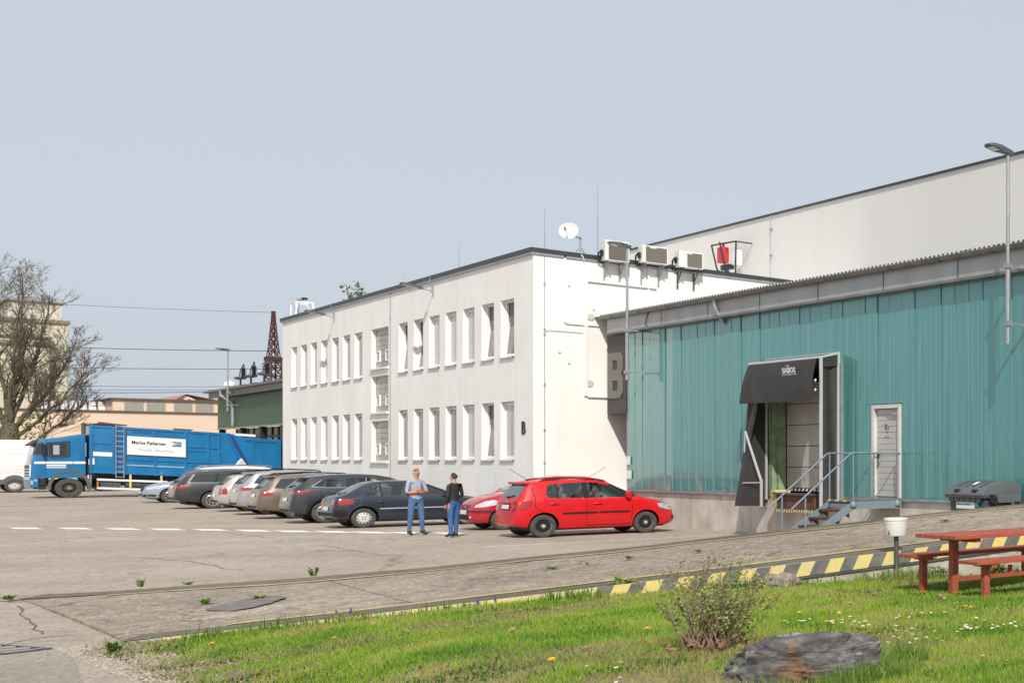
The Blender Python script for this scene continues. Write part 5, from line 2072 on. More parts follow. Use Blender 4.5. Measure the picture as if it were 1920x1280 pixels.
def dress(sp, tail='wide', chrome_win=False, plate_z=.80, plate_m_=plate_m):
    a, bz, H, W, wb = sp['a'], sp['bz'], sp['H'], sp['Wd'], sp['wb']
    sp['glass'] = [[(a + .42, bz + .09), (a + .62, H - .17), (.15, H - .13), (.02, bz + .04)], [(.10, bz + .04), (.22, H - .13), (.82, H - .115), (.82, bz + .03)], [(.94, bz + .03), (.94, H - .115), (1.40, H - .14), (1.62, H - .19), (2.2, bz + .05), (2.15, bz + .03)]]
    sp['pillars'] = [[(.02, bz + .03), (.15, H - .12), (.22, H - .12), (.10, bz + .03)], [(.82, bz + .02), (.82, H - .11), (.94, H - .11), (.94, bz + .02)]]
    if chrome_win:
        sp['side'] = sp.get('side', []) + [([(a + .36, bz + .06), (a + .56, H - .15), (a + .60, H - .155), (a + .42, bz + .085)], chrome), ([(a + .36, bz + .045), (a + .36, bz + .07), (2.1, bz + .03), (2.1, bz + .005)], chrome)]
    zt0, zt1 = bz - .20, bz - .04
    sp.setdefault('rear', [])
    sp['rear'] += [('rear_window', [(-W * .62, bz + .07), (-W * .60, H - .17), (W * .60, H - .17), (W * .62, bz + .07)], rglass),
                   ('number_plate', [(-.26, plate_z - .06), (-.26, plate_z + .05), (.26, plate_z + .05), (.26, plate_z - .06)], plate_m_),
                   ('bumper_trim', [(-W * .7, .37), (-W * .72, .45), (W * .72, .45), (W * .7, .37)], trim_b),
                   ('badge', [(-.045, bz - .06), (-.045, bz + .01), (.045, bz + .01), (.045, bz - .06)], chrome)]
    if tail == 'wide':
        sp['rear'] += [('tail_light', [(W * .40, zt0 + .05), (W * .42, zt1 - .01), (W * .84, zt1), (W * .86, zt0 + .03)], taillight)]
        sp['side'] = sp.get('side', []) + [([(a + .10, zt0 + .02), (a + .12, zt1), (a + .40, zt1 - .03), (a + .34, zt0 + .05)], taillight)]
    elif tail == 'block':
        sp['rear'] += [('tail_light', [(W * .60, zt0 - .08), (W * .60, zt1), (W * .84, zt1), (W * .88, zt0 - .08)], taillight), ('tail_lens', [(W * .62, zt0), (W * .62, zt0 + .05), (W * .82, zt0 + .05), (W * .84, zt0)], tail_clear)]
        sp['side'] = sp.get('side', []) + [([(a + .10, zt0 - .08), (a + .10, zt1), (a + .24, zt1), (a + .24, zt0 - .08)], taillight)]
    elif tail == 'thin':
        sp['rear'] += [('tail_light', [(W * .36, zt1 - .07), (W * .36, zt1), (W * .85, zt1), (W * .86, zt1 - .09)], taillight)]
        sp['side'] = sp.get('side', []) + [([(a + .09, zt1 - .09), (a + .10, zt1), (a + .52, zt1 + .02), (a + .46, zt1 - .03), (a + .3, zt1 - .08)], taillight)]
    sp['seams'] = [[(.88, bz), (.9, .6), (.88, .3)], [(2.2, bz), (2.18, .6), (2.1, .3)], [(-.12, bz), (-.1, .85), (.12, .66)]]
    sp['handles'] = [(.2, bz - .10), (1.15, bz - .12)]
    sp['mirror'] = (2.08, bz + .05)
    sp['side'] = sp.get('side', []) + [([(sp['e'] - .62, sp['belt'][-2][1] - .04), (sp['e'] - .6, sp['belt'][-2][1] + .05), (sp['e'] - .2, sp['belt'][-2][1] - .06), (sp['e'] - .22, sp['belt'][-2][1] - .14)], head_m)]
    sp['wiper'] = (-.35, bz + .09, 0)
    return sp


make_car('red_hatchback', 'bright red five-door hatchback with steel wheels parked nose to the teal hall', (-34.93, 11.74, 0), 1, fab)

# ---- dark blue hatchback
navy = paint('car_navy', (.016, .022, .038))
p = dict(paint=navy, r=.29, wb=2.58, wheel='hubcap', open=True, seatz=.90, seats=(.45, 1.3), wd=.185,
         top=[(-.70, .50), (-.685, .62), (-.66, .80), (-.62, .90), (-.52, .94), (-.40, .965), (.10, 1.29), (.30, 1.345), (.8, 1.375), (1.2, 1.37), (1.45, 1.33), (2.25, .96), (2.5, .90), (2.9, .82), (3.2, .72), (3.32, .60), (3.36, .48)],
         belt=[(-.7, .84), (0, .895), (1, .88), (2.4, .86), (2.9, .76), (3.36, .55)],
         W=[(-.70, .62), (-.67, .72), (-.58, .78), (-.3, .825), (0, .84), (2.6, .84), (2.95, .80), (3.2, .70), (3.36, .5)],
         Wt=[(-.70, .6), (-.5, .66), (.1, .555), (1.2, .56), (1.5, .56), (2.3, .70), (2.9, .64), (3.36, .42)],
         zb=[(-.70, .33), (-.45, .24), (0, .19), (2.6, .18), (3.2, .2), (3.36, .32)],
         glass=[[(.02, .93), (.06, 1.02), (.27, 1.24), (.42, 1.285), (1.02, 1.305), (1.02, .92)], [(1.13, .92), (1.13, 1.305), (1.36, 1.285), (1.52, 1.24), (2.08, .95), (2.0, .92)]],
         pillars=[[(1.02, .92), (1.02, 1.305), (1.13, 1.305), (1.13, .92)], [(.40, .93), (.40, 1.28), (.44, 1.285), (.44, .93)], [(1.53, 1.235), (1.55, 1.27), (2.2, .97), (2.08, .95)]],
         side=[([(.36, .545), (.36, .575), (1.1, .58), (1.1, .55)], pale_strip), ([(1.13, .55), (1.13, .58), (2.2, .58), (2.2, .55)], pale_strip), ([(-.58, .68), (-.56, .86), (-.30, .84), (-.22, .80), (-.26, .72), (-.42, .68)], taillight), ([(2.86, .62), (2.84, .70), (3.2, .66), (3.22, .58)], head_m), ([(-.66, .36), (-.66, .54), (-.40, .53), (-.38, .36)], trim_b)],
         seams=[[(-.02, .90), (0, .78), (.14, .66)], [(1.07, .9), (1.08, .6), (1.06, .27)], [(2.1, .88), (2.08, .27)], [(-.14, .72), (-.10, .80), (-.16, .86), (-.24, .80), (-.20, .73), (-.14, .72)]],
         handles=[(.38, .755), (1.3, .75)], handle_mat=navy, mirror=(1.98, .93), mirror_mat=navy,
         rear=[('rear_window', [(-.60, .98), (-.50, 1.24), (.50, 1.24), (.60, .98)], rglass), ('number_plate', [(-.26, .52), (-.26, .63), (.26, .63), (.26, .52)], plate_m), ('tail_light', [(.42, .69), (.44, .85), (.66, .855), (.70, .69)], taillight), ('bumper_trim', [(-.68, .36), (-.70, .46), (.70, .46), (.68, .36)], trim_b)],
         exhaust=(-.66, .38, .24), wiper=(-.36, 1.0, 0))
make_car('dark_blue_hatchback', 'old dark blue hatchback with pale hubcaps parked behind the two men', (-44.0, 10.22, 0), 1, p)

# ---- dark grey crossover with black arches
c_grey = paint('car_graphite', (.045, .048, .058), metal=.35)
s = dress(wagon(c_grey, .84, 2.65, .9, 1.54, .885, .345, 'alloy', suv=True), 'thin', chrome_win=True, plate_z=.76)
s.update(open=True, seatz=1.1, seats=(.4, 1.25), cladding=True, spoiler=(-.20, -.56, 1.43, .58), gap=.05)
s['glass'] = [[(-.30, 1.17), (-.05, 1.36), (.06, 1.385), (.0, 1.14)], [(.12, 1.14), (.26, 1.40), (.86, 1.425), (.86, 1.12)], [(.96, 1.12), (.96, 1.425), (1.40, 1.40), (1.62, 1.35), (2.2, 1.11), (2.15, 1.10)]]
s['pillars'] = [[(.0, 1.13), (.06, 1.39), (.26, 1.405), (.12, 1.13)], [(.86, 1.11), (.86, 1.43), (.96, 1.43), (.96, 1.11)]]
s['side'] = [q for q in s['side'] if q[1] is not chrome] + [([(-.36, 1.145), (-.30, 1.165), (0, 1.13), (2.1, 1.10), (2.1, 1.085), (0, 1.11)], chrome), ([(-.36, 1.145), (-.08, 1.365), (-.05, 1.36), (-.30, 1.16)], chrome)]
make_car('grey_crossover', 'dark grey crossover with black wheel arches parked left of the dark blue hatchback', (-48.45, 10.30, 0), 1, s)

# ---- bronze estate
bronze = paint('car_bronze', (.20, .155, .125), metal=.4)
s = dress(wagon(bronze, .98, 2.65, .88, 1.52, .875, .32, 'alloy10'), 'wide', plate_z=.80)
s.update(rails=(-.45, 1.5, .58, 1.54), spoiler=(-.34, -.64, 1.43, .56))
make_car('bronze_estate', 'bronze brown estate car with large red tail lamps', (-52.9, 10.48, 0), 1, s)
# ---- silver SUV
silver = paint('car_silver', (.40, .40, .405), metal=.45)
s = dress(wagon(silver, .86, 2.64, .88, 1.61, .90, .335, 'alloy', suv=True), 'wide', plate_z=.88)
s.update(rails=(-.4, 1.5, .60, 1.63), spoiler=(-.22, -.52, 1.52, .60))
make_car('silver_suv', 'silver grey SUV with angular tail lamps between the bronze estate and the beige estate', (-57.4, 10.65, 0), 1, s)
# ---- pale beige silver estate
beige = paint('car_pale_silver', (.50, .46, .44), metal=.35)
s = dress(wagon(beige, .98, 2.55, .9, 1.47, .86, .31, 'steel'), 'block', plate_z=.62)
s.update(rails=(-.5, 1.4, .57, 1.49))
make_car('pale_estate', 'pale pinkish silver estate car with block tail lamps', (-61.6, 10.95, 0), 1, s)
# ---- dark estate
dark = paint('car_dark_grey', (.055, .052, .056), metal=.4)
s = dress(wagon(dark, 1.08, 2.84, .92, 1.50, .92, .33, 'alloy10'), 'wide', chrome_win=True, plate_z=.86)
s.update(rails=(-.55, 1.6, .60, 1.51), rail_mat=chrome)
make_car('dark_estate', 'dark grey estate car with chrome window line beside the silver saloon', (-66.4, 10.57, 0), 1, s, 1.05)
# ---- white car behind it
cwhite = paint('car_white', (.72, .72, .71))
s = dress(wagon(cwhite, .95, 2.8, .9, 1.66, .92, .34, 'alloy', suv=True), 'thin', plate_z=.88)
s.update(rails=(-.5, 1.7, .62, 1.68), rail_mat=chrome, spoiler=(-.25, -.6, 1.56, .6))
make_car('white_suv', 'white SUV mostly hidden behind the dark grey estate car', (-70.9, 11.55, 0), 1, s, 1.04)
# ---- silver blue saloon, nose out
sblue = paint('car_silver_blue', (.33, .37, .44), metal=.4)
s = dict(paint=sblue, r=.32, wb=2.71, wheel='alloy10', wd=.22,
         top=[(-1.1, .6), (-1.05, .95), (-.7, 1.02), (-.35, 1.05), (.3, 1.40), (.7, 1.46), (1.2, 1.46), (1.5, 1.42), (2.3, 1.02), (2.5, .98), (3.0, .90), (3.35, .78), (3.5, .66), (3.6, .5)],
         belt=[(-1.1, .9), (0, .96), (2.3, .93), (3.0, .80), (3.6, .55)],
         W=[(-1.1, .65), (-.9, .84), (-.3, .9), (0, .91), (2.7, .91), (3.1, .87), (3.4, .74), (3.55, .6), (3.6, .5)],
         Wt=[(-1.1, .6), (-.4, .74), (.3, .6), (1.5, .6), (2.35, .76), (3.0, .72), (3.6, .42)],
         zb=[(-1.1, .34), (0, .2), (2.7, .19), (3.4, .2), (3.6, .3)],
         glass=[[(.1, 1.0), (.4, 1.33), (.95, 1.37), (.95, .98)], [(1.05, .98), (1.05, 1.37), (1.45, 1.35), (2.1, 1.02), (2.05, .98)]],
         side=[([(2.98, .70), (2.94, .80), (3.2, .79), (3.48, .66), (3.46, .60)], head_m), ([(3.2, .30), (3.18, .38), (3.42, .40), (3.46, .33)], trim_b)],
         front=[('grille', [(-.32, .36), (-.36, .70), (.36, .70), (.32, .36)], trim_b), ('headlight', [(.36, .62), (.38, .72), (.74, .78), (.78, .66)], head_m), ('number_plate', [(-.26, .43), (-.26, .54), (.26, .54), (.26, .43)], plate_m), ('fog_light', [(.42, .30), (.42, .38), (.68, .40), (.66, .31)], trim_b)],
         handles=[(.25, .88), (1.2, .86)], mirror=(2.0, 1.0), seams=[[(1.0, .97), (1.0, .3)], [(2.15, .95), (2.1, .3)], [(.05, .97), (.1, .7)]])
make_car('silver_saloon', 'silver blue saloon parked nose out in front of the truck', (-76.95, 13.53, 0), -1, s)
# ---- dark red small car, nose out
dred = paint('car_dark_red', (.42, .006, .018))
s = dict(paint=dred, r=.285, wb=2.46, wheel='hubcap', wd=.18,
         top=[(-.66, .6), (-.6, 1.05), (-.3, 1.40), (.2, 1.50), (.9, 1.52), (1.4, 1.46), (2.25, 1.06), (2.5, .99), (2.8, .90), (3.0, .80), (3.12, .68), (3.17, .52)],
         belt=[(-.66, .9), (0, 1.0), (2.2, .95), (2.8, .82), (3.17, .55)],
         W=[(-.66, .6), (-.4, .78), (0, .83), (2.46, .83), (2.75, .80), (2.95, .74), (3.1, .62), (3.17, .5)],
         Wt=[(-.66, .5), (0, .56), (1.4, .56), (2.3, .68), (2.8, .66), (3.0, .58), (3.17, .42)],
         zb=[(-.66, .34), (0, .2), (2.46, .19), (3.0, .2), (3.17, .3)],
         glass=[[(.05, 1.02), (.2, 1.40), (.95, 1.43), (.95, 1.0)], [(1.05, 1.0), (1.05, 1.43), (1.4, 1.4), (2.05, 1.06), (2.0, 1.0)]],
         side=[([(2.58, .73), (2.50, .79), (2.66, .855), (2.84, .83), (3.04, .72), (3.08, .65), (2.9, .665)], head_m), ([(2.72, .50), (2.72, .58), (3.1, .57), (3.1, .50)], mat('bumper_strip', (.07, .012, .03), .5)), ([(1.1, .52), (1.1, .58), (2.1, .58), (2.1, .52)], mat('bumper_strip', (.07, .012, .03), .5))],
         front=[('grille', [(-.30, .60), (-.36, .72), (.36, .72), (.30, .60)], mat('grille_red', (.13, .008, .014), .4)), ('number_plate', [(-.26, .46), (-.26, .57), (.26, .57), (.26, .46)], plate_m), ('lower_grille', [(-.42, .32), (-.44, .43), (.44, .43), (.42, .32)], trim_b),
                ('bumper_strip', [(.30, .51), (.30, .58), (.66, .57), (.66, .50)], mat('bumper_strip', (.07, .012, .03), .5)), ('bumper_strip', [(-.30, .51), (-.30, .58), (-.66, .57), (-.66, .50)], mat('bumper_strip', (.07, .012, .03), .5)), ('fog_light', [(.46, .35), (.46, .41), (.54, .41), (.54, .35)], tail_clear), ('badge', [(-.06, .62), (0, .71), (.06, .62), (0, .66)], chrome)],
         handles=[(.25, .85), (1.2, .83)], mirror=(2.0, 1.02), seams=[[(1.0, 1.0), (1.0, .3)], [(2.12, .98), (2.08, .3)]])
make_car('dark_red_compact', 'dark red small car parked nose out, half hidden by the bright red hatchback', (-39.6, 14.78, 0), -1, s)

# ================================================================ refuse truck
tblue = paint('truck_blue', (.004, .165, .40), rough=.4)
add_layer(tblue, 1.4, (1, 1, .5), (.78, .80, .82), (1.05, 1.05, 1.03), .35, .6)
tblue2 = mat('truck_blue_rib', (.004, .13, .33), .45)
twhite = mat('truck_white', (.75, .76, .78), .4)
TRK = thing('refuse_truck', 'large blue refuse lorry with a white company board on its side', 'truck', (-91.2, 8.98, 0), R(-90))
OFF[TRK.name] = Vector((0, 0, 0))
HWt = 1.25


def tpart(nm, mb, m, **kw):
    return build(nm, mb, m, parent=kw.pop('parent', TRK), world=False, **kw)


def slope(p):        # bodywork is raked, lower towards the tail
    return Vector((p.x, p.y, p.z + .066 * (p.x + .67)))


# cab
b = M()
cabp = [(1.62, .62), (1.66, 1.0), (1.62, 1.75), (1.50, 2.20), (1.28, 2.98), (1.05, 3.10), (.2, 3.22), (-.58, 3.40), (-.60, 1.05), (-.10, 1.05), (1.2, 1.05), (1.25, .62)]
b.prism(cabp, -HWt, HWt, 'y')
cab = tpart('cab', b, tblue, bevel=.05, smooth=40)
b = M()
b.add([(1.49, -1.08, 2.26), (1.49, 1.08, 2.26), (1.30, 1.02, 2.95), (1.30, -1.02, 2.95)], [(0, 1, 2, 3)])
b.move(lambda p: p + Vector((.03, 0, .01)))
tpart('windscreen', b, dglass, recalc=False)
b = M()
b.prism([(1.33, 2.80), (1.62, 2.74), (1.64, 2.80), (1.22, 3.06), (1.15, 3.02)], -1.2, 1.2, 'y')
tpart('sun_visor', b, black_m)
b = M()
b.box(1.60, 1.68, -1.0, 1.0, 1.12, 1.72)
tpart('grille', b, black_m, bevel=.02)
b = M()
for z in (1.2, 1.35, 1.5):
    b.box(1.681, 1.70, -.95, .95, z, z + .05)
b.box(1.56, 1.685, 1.02, 1.22, 1.12, 1.78)
b.box(1.56, 1.685, -1.22, -1.02, 1.12, 1.78)
tpart('grille_trim', b, twhite)
b = M()
b.prism([(1.22, .55), (1.68, .58), (1.72, .95), (1.66, 1.12), (1.22, 1.08)], -1.26, 1.26, 'y')
tpart('bumper', b, tblue, bevel=.03)
for s_ in (-1, 1):
    b = M()
    b.box(1.30, 1.45, s_ * 1.262 - .004, s_ * 1.262 + .004, .88, 1.0)
    b.box(1.715, 1.735, s_ * .75 - .2, s_ * .75 + .2, .78, .98)
    b.box(1.50, 1.66, s_ * 1.262 - .004, s_ * 1.262 + .004, .72, .95)
    tpart('headlight', b, head_m)
    b = M()
    b.add([(.76, s_ * 1.254, 2.86), (.05, s_ * 1.254, 2.92), (.05, s_ * 1.254, 2.22), (.55, s_ * 1.254, 2.16), (.74, s_ * 1.254, 2.26)], [(0, 1, 2, 3, 4)])
    w = tpart('side_window', b, dglass, recalc=False)
    b = M()
    b.add([(1.46, s_ * 1.2535, 2.30), (1.27, s_ * 1.2535, 2.86), (.98, s_ * 1.2535, 2.92), (1.0, s_ * 1.2535, 2.26)], [(0, 1, 2, 3)])
    tpart('corner_glass', b, dglass, recalc=False)
    b = M()
    for (p0, p1) in (((.80, 2.9), (.0, 2.97)), ((.0, 2.97), (.0, 2.18)), ((.0, 2.18), (.55, 2.10)), ((.55, 2.10), (.80, 2.24)), ((.80, 2.24), (.80, 2.9))):
        b.bar((p0[0], s_ * 1.252, p0[1]), (p1[0], s_ * 1.252, p1[1]), .05, .02, up=(0, 1, 0))
    tpart('window_frame', b, black_m, parent=w)
    b = M()
    b.box(.36, .58, s_ * 1.257 - .002, s_ * 1.257 + .002, 2.28, 2.78)
    tpart('pale_pane', b, mat('cab_reflection_strip', (.35, .38, .42), .4), parent=w)  # pale strip over the cab glass, a window reflection put into colour
    b = M()
    b.box(.88, 1.02, s_ * 1.40 - .10, s_ * 1.40 + .10, 2.15, 2.85)
    tpart('mirror', b, black_m, bevel=.03)
    b = M()
    for (x0, x1) in ((.86, .845), (-.12, -.135)):
        b.bar((x0, s_ * 1.2525, 3.0), (x1, s_ * 1.2525, 1.15), .02, .008, up=(0, 1, 0))
    b.bar((.86, s_ * 1.2525, 3.02), (-.13, s_ * 1.2525, 3.1), .02, .008, up=(0, 1, 0))
    tpart('door_gap', b, tblue2)
    b = M()
    b.box(-.58, 1.45, s_ * 1.2525 - .002, s_ * 1.2525 + .002, 1.80, 1.92)
    b.box(.12, .82, s_ * 1.2545 - .002, s_ * 1.2545 + .002, 1.58, 1.63)
    b.box(.12, .82, s_ * 1.2545 - .002, s_ * 1.2545 + .002, 1.68, 1.76)
    tpart('white_stripe', b, twhite)
    b = M()
    pr = [(.66 * math.cos(t), .52 + .83 * math.sin(t)) for t in np.linspace(R(-5), R(185), 16)]
    pr2 = [(.80 * math.cos(t), .52 + .97 * math.sin(t)) for t in np.linspace(R(-5), R(185), 16)]
    for i in range(15):
        y0, y1 = s_ * 1.0, s_ * 1.275
        b.quad((pr[i][0], y1, pr[i][1]), (pr2[i][0], y1, pr2[i][1]), (pr2[i + 1][0], y1, pr2[i + 1][1]), (pr[i + 1][0], y1, pr[i + 1][1]))
        b.quad((pr[i][0], y0, pr[i][1]), (pr[i][0], y1, pr[i][1]), (pr[i + 1][0], y1, pr[i + 1][1]), (pr[i + 1][0], y0, pr[i + 1][1]))
    tpart('wheel_arch', b, mat('arch_grey', (.10, .10, .105), .6))
    b = M()
    b.box(-.66, .66, s_ * 1.0, s_ * 1.262, .5, 1.3) if False else b.box(.82, 1.20, s_ * .9, s_ * 1.24, .46, .62)
    b.box(.82, 1.2, s_ * .9, s_ * 1.20, .66, 1.04)
    tpart('step', b, black_m, bevel=.02)
    b = M()
    b.box(-.80, -.74, s_ * .95, s_ * 1.25, .28, 1.2)
    tpart('mudflap', b, mat('flap_grey', (.25, .25, .25), .8))

def big_wheel(x, y, s_, r=.52):
    h = M()
    h.lathe([(.001, -.12), (r * .6, -.12), (r * .6, .12), (.001, .12)], 18, (x, y, r), 'y')
    w = tpart('wheel', h, trim_b)
    t_ = M()
    wd = .16
    prof = [(r * .56, -wd), (r * .85, -wd * 1.02), (r * .98, -wd * .9), (r, -wd * .5), (r, wd * .5), (r * .98, wd * .9), (r * .85, wd * 1.02), (r * .56, wd)]
    t_.lathe(prof, 30, (x, y, r), 'y')
    tpart('tyre', t_, tyre_m, parent=w, smooth=45)
    b = M()
    ys = y + s_ * .10
    b.lathe([(.001, s_ * .10), (.08, s_ * .10), (.10, s_ * .02), (.17, s_ * .01), (.19, -s_ * .02), (.25, -s_ * .03), (.285, s_ * .03), (.30, s_ * .05), (.30, -s_ * .06)], 24, (x, ys, r), 'y')
    for k in range(10):
        a = 2 * math.pi * k / 10
        b.lathe([(.001, s_ * .04), (.022, s_ * .035), (.025, -s_ * .0)], 6, (x + .14 * math.cos(a), ys, r + .14 * math.sin(a)), 'y')
        b.lathe([(.001, -s_ * .018), (.03, -s_ * .018), (.03, -s_ * .05)], 8, (x + .22 * math.cos(a + .3), ys, r + .22 * math.sin(a + .3)), 'y', 1)
    tpart('rim', b, [mat('rim_rusty', (.33, .25, .17), .6, metal=.3, var=.35, scale=8), black_m], parent=w, smooth=40)


for s_ in (-1, 1):
    big_wheel(0, s_ * 1.06, s_)
    big_wheel(-4.3, s_ * 1.06, s_, .50)
    big_wheel(-5.65, s_ * 1.06, s_, .50)
b = M()
b.box(-8.0, 1.2, -.45, -.30, .62, .92)
b.box(-8.0, 1.2, .30, .45, .62, .92)
for x in (-1.2, -2.6, -3.4, -5.0, -6.6):
    b.box(x, x + .2, -.9, .9, .62, .9)
b.tube([(-4.3, -1, .5), (-4.3, 1, .5)], .1, 8)
b.tube([(0, -1, .5), (0, 1, .5)], .1, 8)
b.box(-8.2, -1.0, -.85, .85, .70, 1.30)  # black fill added for the darkness under the body
tpart('chassis_and_dark_fill', b, black_m)
b = M()
b.box(-1.9, -1.15, .55, 1.15, .48, .95)
b.lathe([(.001, -.5), (.22, -.5), (.24, -.45), (.24, .45), (.22, .5), (.001, .5)], 16, (-2.6, .9, .66), 'x')
tpart('tank', b, steel_dark)
for (z, s_) in ((.93, 1), (.47, 1), (.93, -1), (.47, -1)):
    b = M()
    b.box(-3.7, -1.0, s_ * 1.22, s_ * 1.25, z, z + .11)
    b.move(slope)
    tpart('side_rail', b, twhite)
b = M()
b.box(-1.06, -1.0, 1.225, 1.258, .55, .85)
tpart('side_marker', b, mat('orange_lamp', (.65, .14, .03), .3))
for x in (-2.3, -3.5):
    b = M()
    b.box(x, x + .08, 1.18, 1.24, .5, 1.3)
    tpart('side_post', b, yellowp)
# exhaust and air intake behind the cab
b = M()
b.tube([(-.52, 1.12, 1.6), (-.52, 1.12, 3.98)], .085, 10)
tpart('exhaust_stack', b, steel_dark, smooth=50)
b = M()
b.box(-.62, -.42, 1.0, 1.24, 2.18, 2.92)
tpart('heat_shield', b, galv, bevel=.03)
b = M()
b.box(-.68, -.60, -1.0, 1.0, .95, 3.3)
b.box(-.86, -.66, .8, 1.22, 1.2, 1.75)
tpart('rear_wall', b, black_m)
b = M()
b.box(-.92, -.70, 1.05, 1.25, 1.75, 2.05)
b.box(-.90, -.74, 1.08, 1.22, 2.05, 2.12)
tpart('canister', b, twhite, bevel=.02)

# refuse body with ribs
b = M()
b.box(-5.85, -.72, -1.2, 1.2, 1.34, 3.86)
b.move(slope)
body = tpart('refuse_body', b, tblue, bevel=.03)
ribs = [(-.78, .12), (-1.62, .10), (-2.06, .12), (-3.22, .10), (-4.42, .10), (-5.34, .10), (-5.80, .10)]
for x, w in ribs:
    b = M()
    b.box(x - w / 2, x + w / 2, 1.2, 1.255, 1.3, 3.84)
    b.move(slope)
    tpart('upright_rib', b, tblue, parent=body, bevel=.008)
for (z0, z1, x0, x1) in ((1.32, 1.46, -5.8, -.75), (3.76, 3.88, -5.8, -.75), (2.90, 2.96, -1.6, -.8), (2.1, 2.16, -5.7, -2.1), (1.78, 1.86, -4.4, -2.1), (2.75, 2.8, -5.3, -4.45), (2.96, 3.02, -5.75, -4.45)):
    b = M()
    b.box(x0, x1, 1.2, 1.245, z0, z1)
    b.move(slope)
    tpart('long_rib', b, tblue if z0 > 1.8 or z0 < 1.4 else mat('rail_light_blue', (.25, .38, .58), .5), parent=body, bevel=.006)
b = M()
b.box(-4.42, -2.13, 1.26, 1.275, 2.40, 3.40)
b.move(slope)
brd = tpart('company_board', b, mat('board_white', (.78, .77, .78), .45), parent=TRK)
ink = mat('ink_dark', (.035, .035, .045), .6)
inkg = mat('ink_grey', (.34, .34, .34), .6)


def on_side(x0, x1, z0, z1, y=1.2785):
    return lambda x, q, d: tuple(slope(Vector((lerp(x0, x1, x), y, lerp(z0, z1, q)))))


t = text_m('Marius Pedersen', on_side(-2.30, -3.62, 2.98, 3.17), 0, bold=.03)
tpart('board_name', t, ink, parent=brd, recalc=False)
t = text_m('Pořádek dělá přátele', on_side(-2.58, -3.95, 2.58, 2.78), 0)
tpart('board_motto', t, inkg, parent=brd, recalc=False)
t = M()
for k, (za, zb_) in enumerate(((2.96, 3.02), (3.16, 3.22))):
    pts = [(-3.86, za), (-4.26, za), (-4.24, zb_), (-3.90, zb_)]
    t.add([slope(Vector((x, 1.2785, z))) for x, z in pts], [(0, 1, 2, 3)])
t.add([slope(Vector((x, 1.2785, z))) for x, z in ((-3.88, 3.06), (-4.06, 3.04), (-4.24, 3.12), (-4.06, 3.14))], [(0, 1, 2, 3)], 1)
t.add([slope(Vector((x, 1.279, z))) for x, z in ((-4.0, 2.99), (-4.26, 3.04), (-4.24, 3.18), (-4.06, 3.10))], [(0, 1, 2, 3)], 1)
tpart('board_logo', t, [ink, mat('logo_blue', (.10, .32, .62), .5)], parent=brd, recalc=False)
t = text_m('ZOELLER', on_side(-2.33, -3.08, 3.56, 3.70, 1.2035), 0, bold=.03)
tpart('maker_name', t, ink, recalc=False)
b = M()
b.box(-1.60, -.86, 1.205, 1.212, 2.24, 2.46)
b.move(slope)
tpart('white_plate', b, twhite)
b = M()
for x in (-1.70, -2.0):
    b.tube([slope(Vector((x, 1.34, 1.12))), slope(Vector((x, 1.34, 3.98)))], .022, 6)
for k in range(11):
    z = 1.16 + k * .275
    b.tube([slope(Vector((-1.70, 1.34, z))), slope(Vector((-2.0, 1.34, z)))], .018, 6)
for z in (1.4, 2.6, 3.8):
    b.tube([slope(Vector((-1.70, 1.20, z))), slope(Vector((-1.70, 1.34, z)))], .018, 5)
    b.tube([slope(Vector((-2.0, 1.20, z))), slope(Vector((-2.0, 1.34, z)))], .018, 5)
tpart('ladder', b, galv)
b = M()
b.box(-2.1, -1.1, -.6, .9, 3.93, 4.02)
b.tube([(-1.1, .7, 4.06), (-2.2, .75, 3.98)], .03, 5)
b.tube([(-.6, 1.0, 3.85), (-.85, .9, 3.9), (-1.2, .7, 4.0)], .04, 5)
b.move(slope)
tpart('roof_gear', b, rust)
b = M()
b.box(-4.75, -4.0, .6, 1.0, 3.93, 3.98)
b.box(-4.7, -4.05, .7, .9, 3.86, 3.93, 1)
b.move(slope)
tpart('roof_hatch', b, [rust, twhite])
# tailgate hopper
b = M()
hp = [(-5.87, 1.42), (-5.87, 3.88), (-6.20, 3.90), (-6.85, 3.68), (-8.45, 3.70), (-8.46, 1.42)]
b.prism(hp, -1.2, 1.2, 'y')
b.move(slope)
hop = tpart('hopper', b, tblue, bevel=.03)
b = M()
b.bar((-6.15, 1.22, 3.86), (-6.85, 1.22, 1.9), .14, .06, up=(0, 1, 0))
b.box(-8.40, -6.9, 1.2, 1.24, 3.50, 3.60)
b.box(-8.45, -8.3, 1.2, 1.26, 1.5, 3.7)
b.box(-7.3, -7.24, 1.2, 1.23, 1.6, 3.5)
b.box(-8.2, -6.9, 1.2, 1.232, 2.0, 2.08)
b.move(slope)
tpart('hopper_frame', b, tblue2, parent=hop)
b = M()
b.tube([slope(Vector((-6.3, 1.30, 3.75))), slope(Vector((-7.0, 1.30, 2.1)))], .05, 8)
tpart('hydraulic_ram', b, mat('ram_blue', (.03, .06, .2), .4), parent=hop)
b = M()
b.box(-7.4, -6.5, .3, .9, 3.78, 3.92)
b.move(slope)
tpart('hopper_lamp_bar', b, twhite)
b = M()
b.box(-8.35, -6.3, .9, 1.3, 1.48, 1.60)
b.move(slope)
tpart('sill_beam', b, mat('sill_blue', (.12, .33, .58), .5))
for o_ in list(bpy.data.objects):
    q_ = o_
    while q_.parent is not None:
        q_ = q_.parent
    if q_ is TRK and o_.type == 'MESH':
        for v_ in o_.data.vertices:
            if v_.co.x > .86:
                v_.co.x = .86 + (v_.co.x - .86) * .66
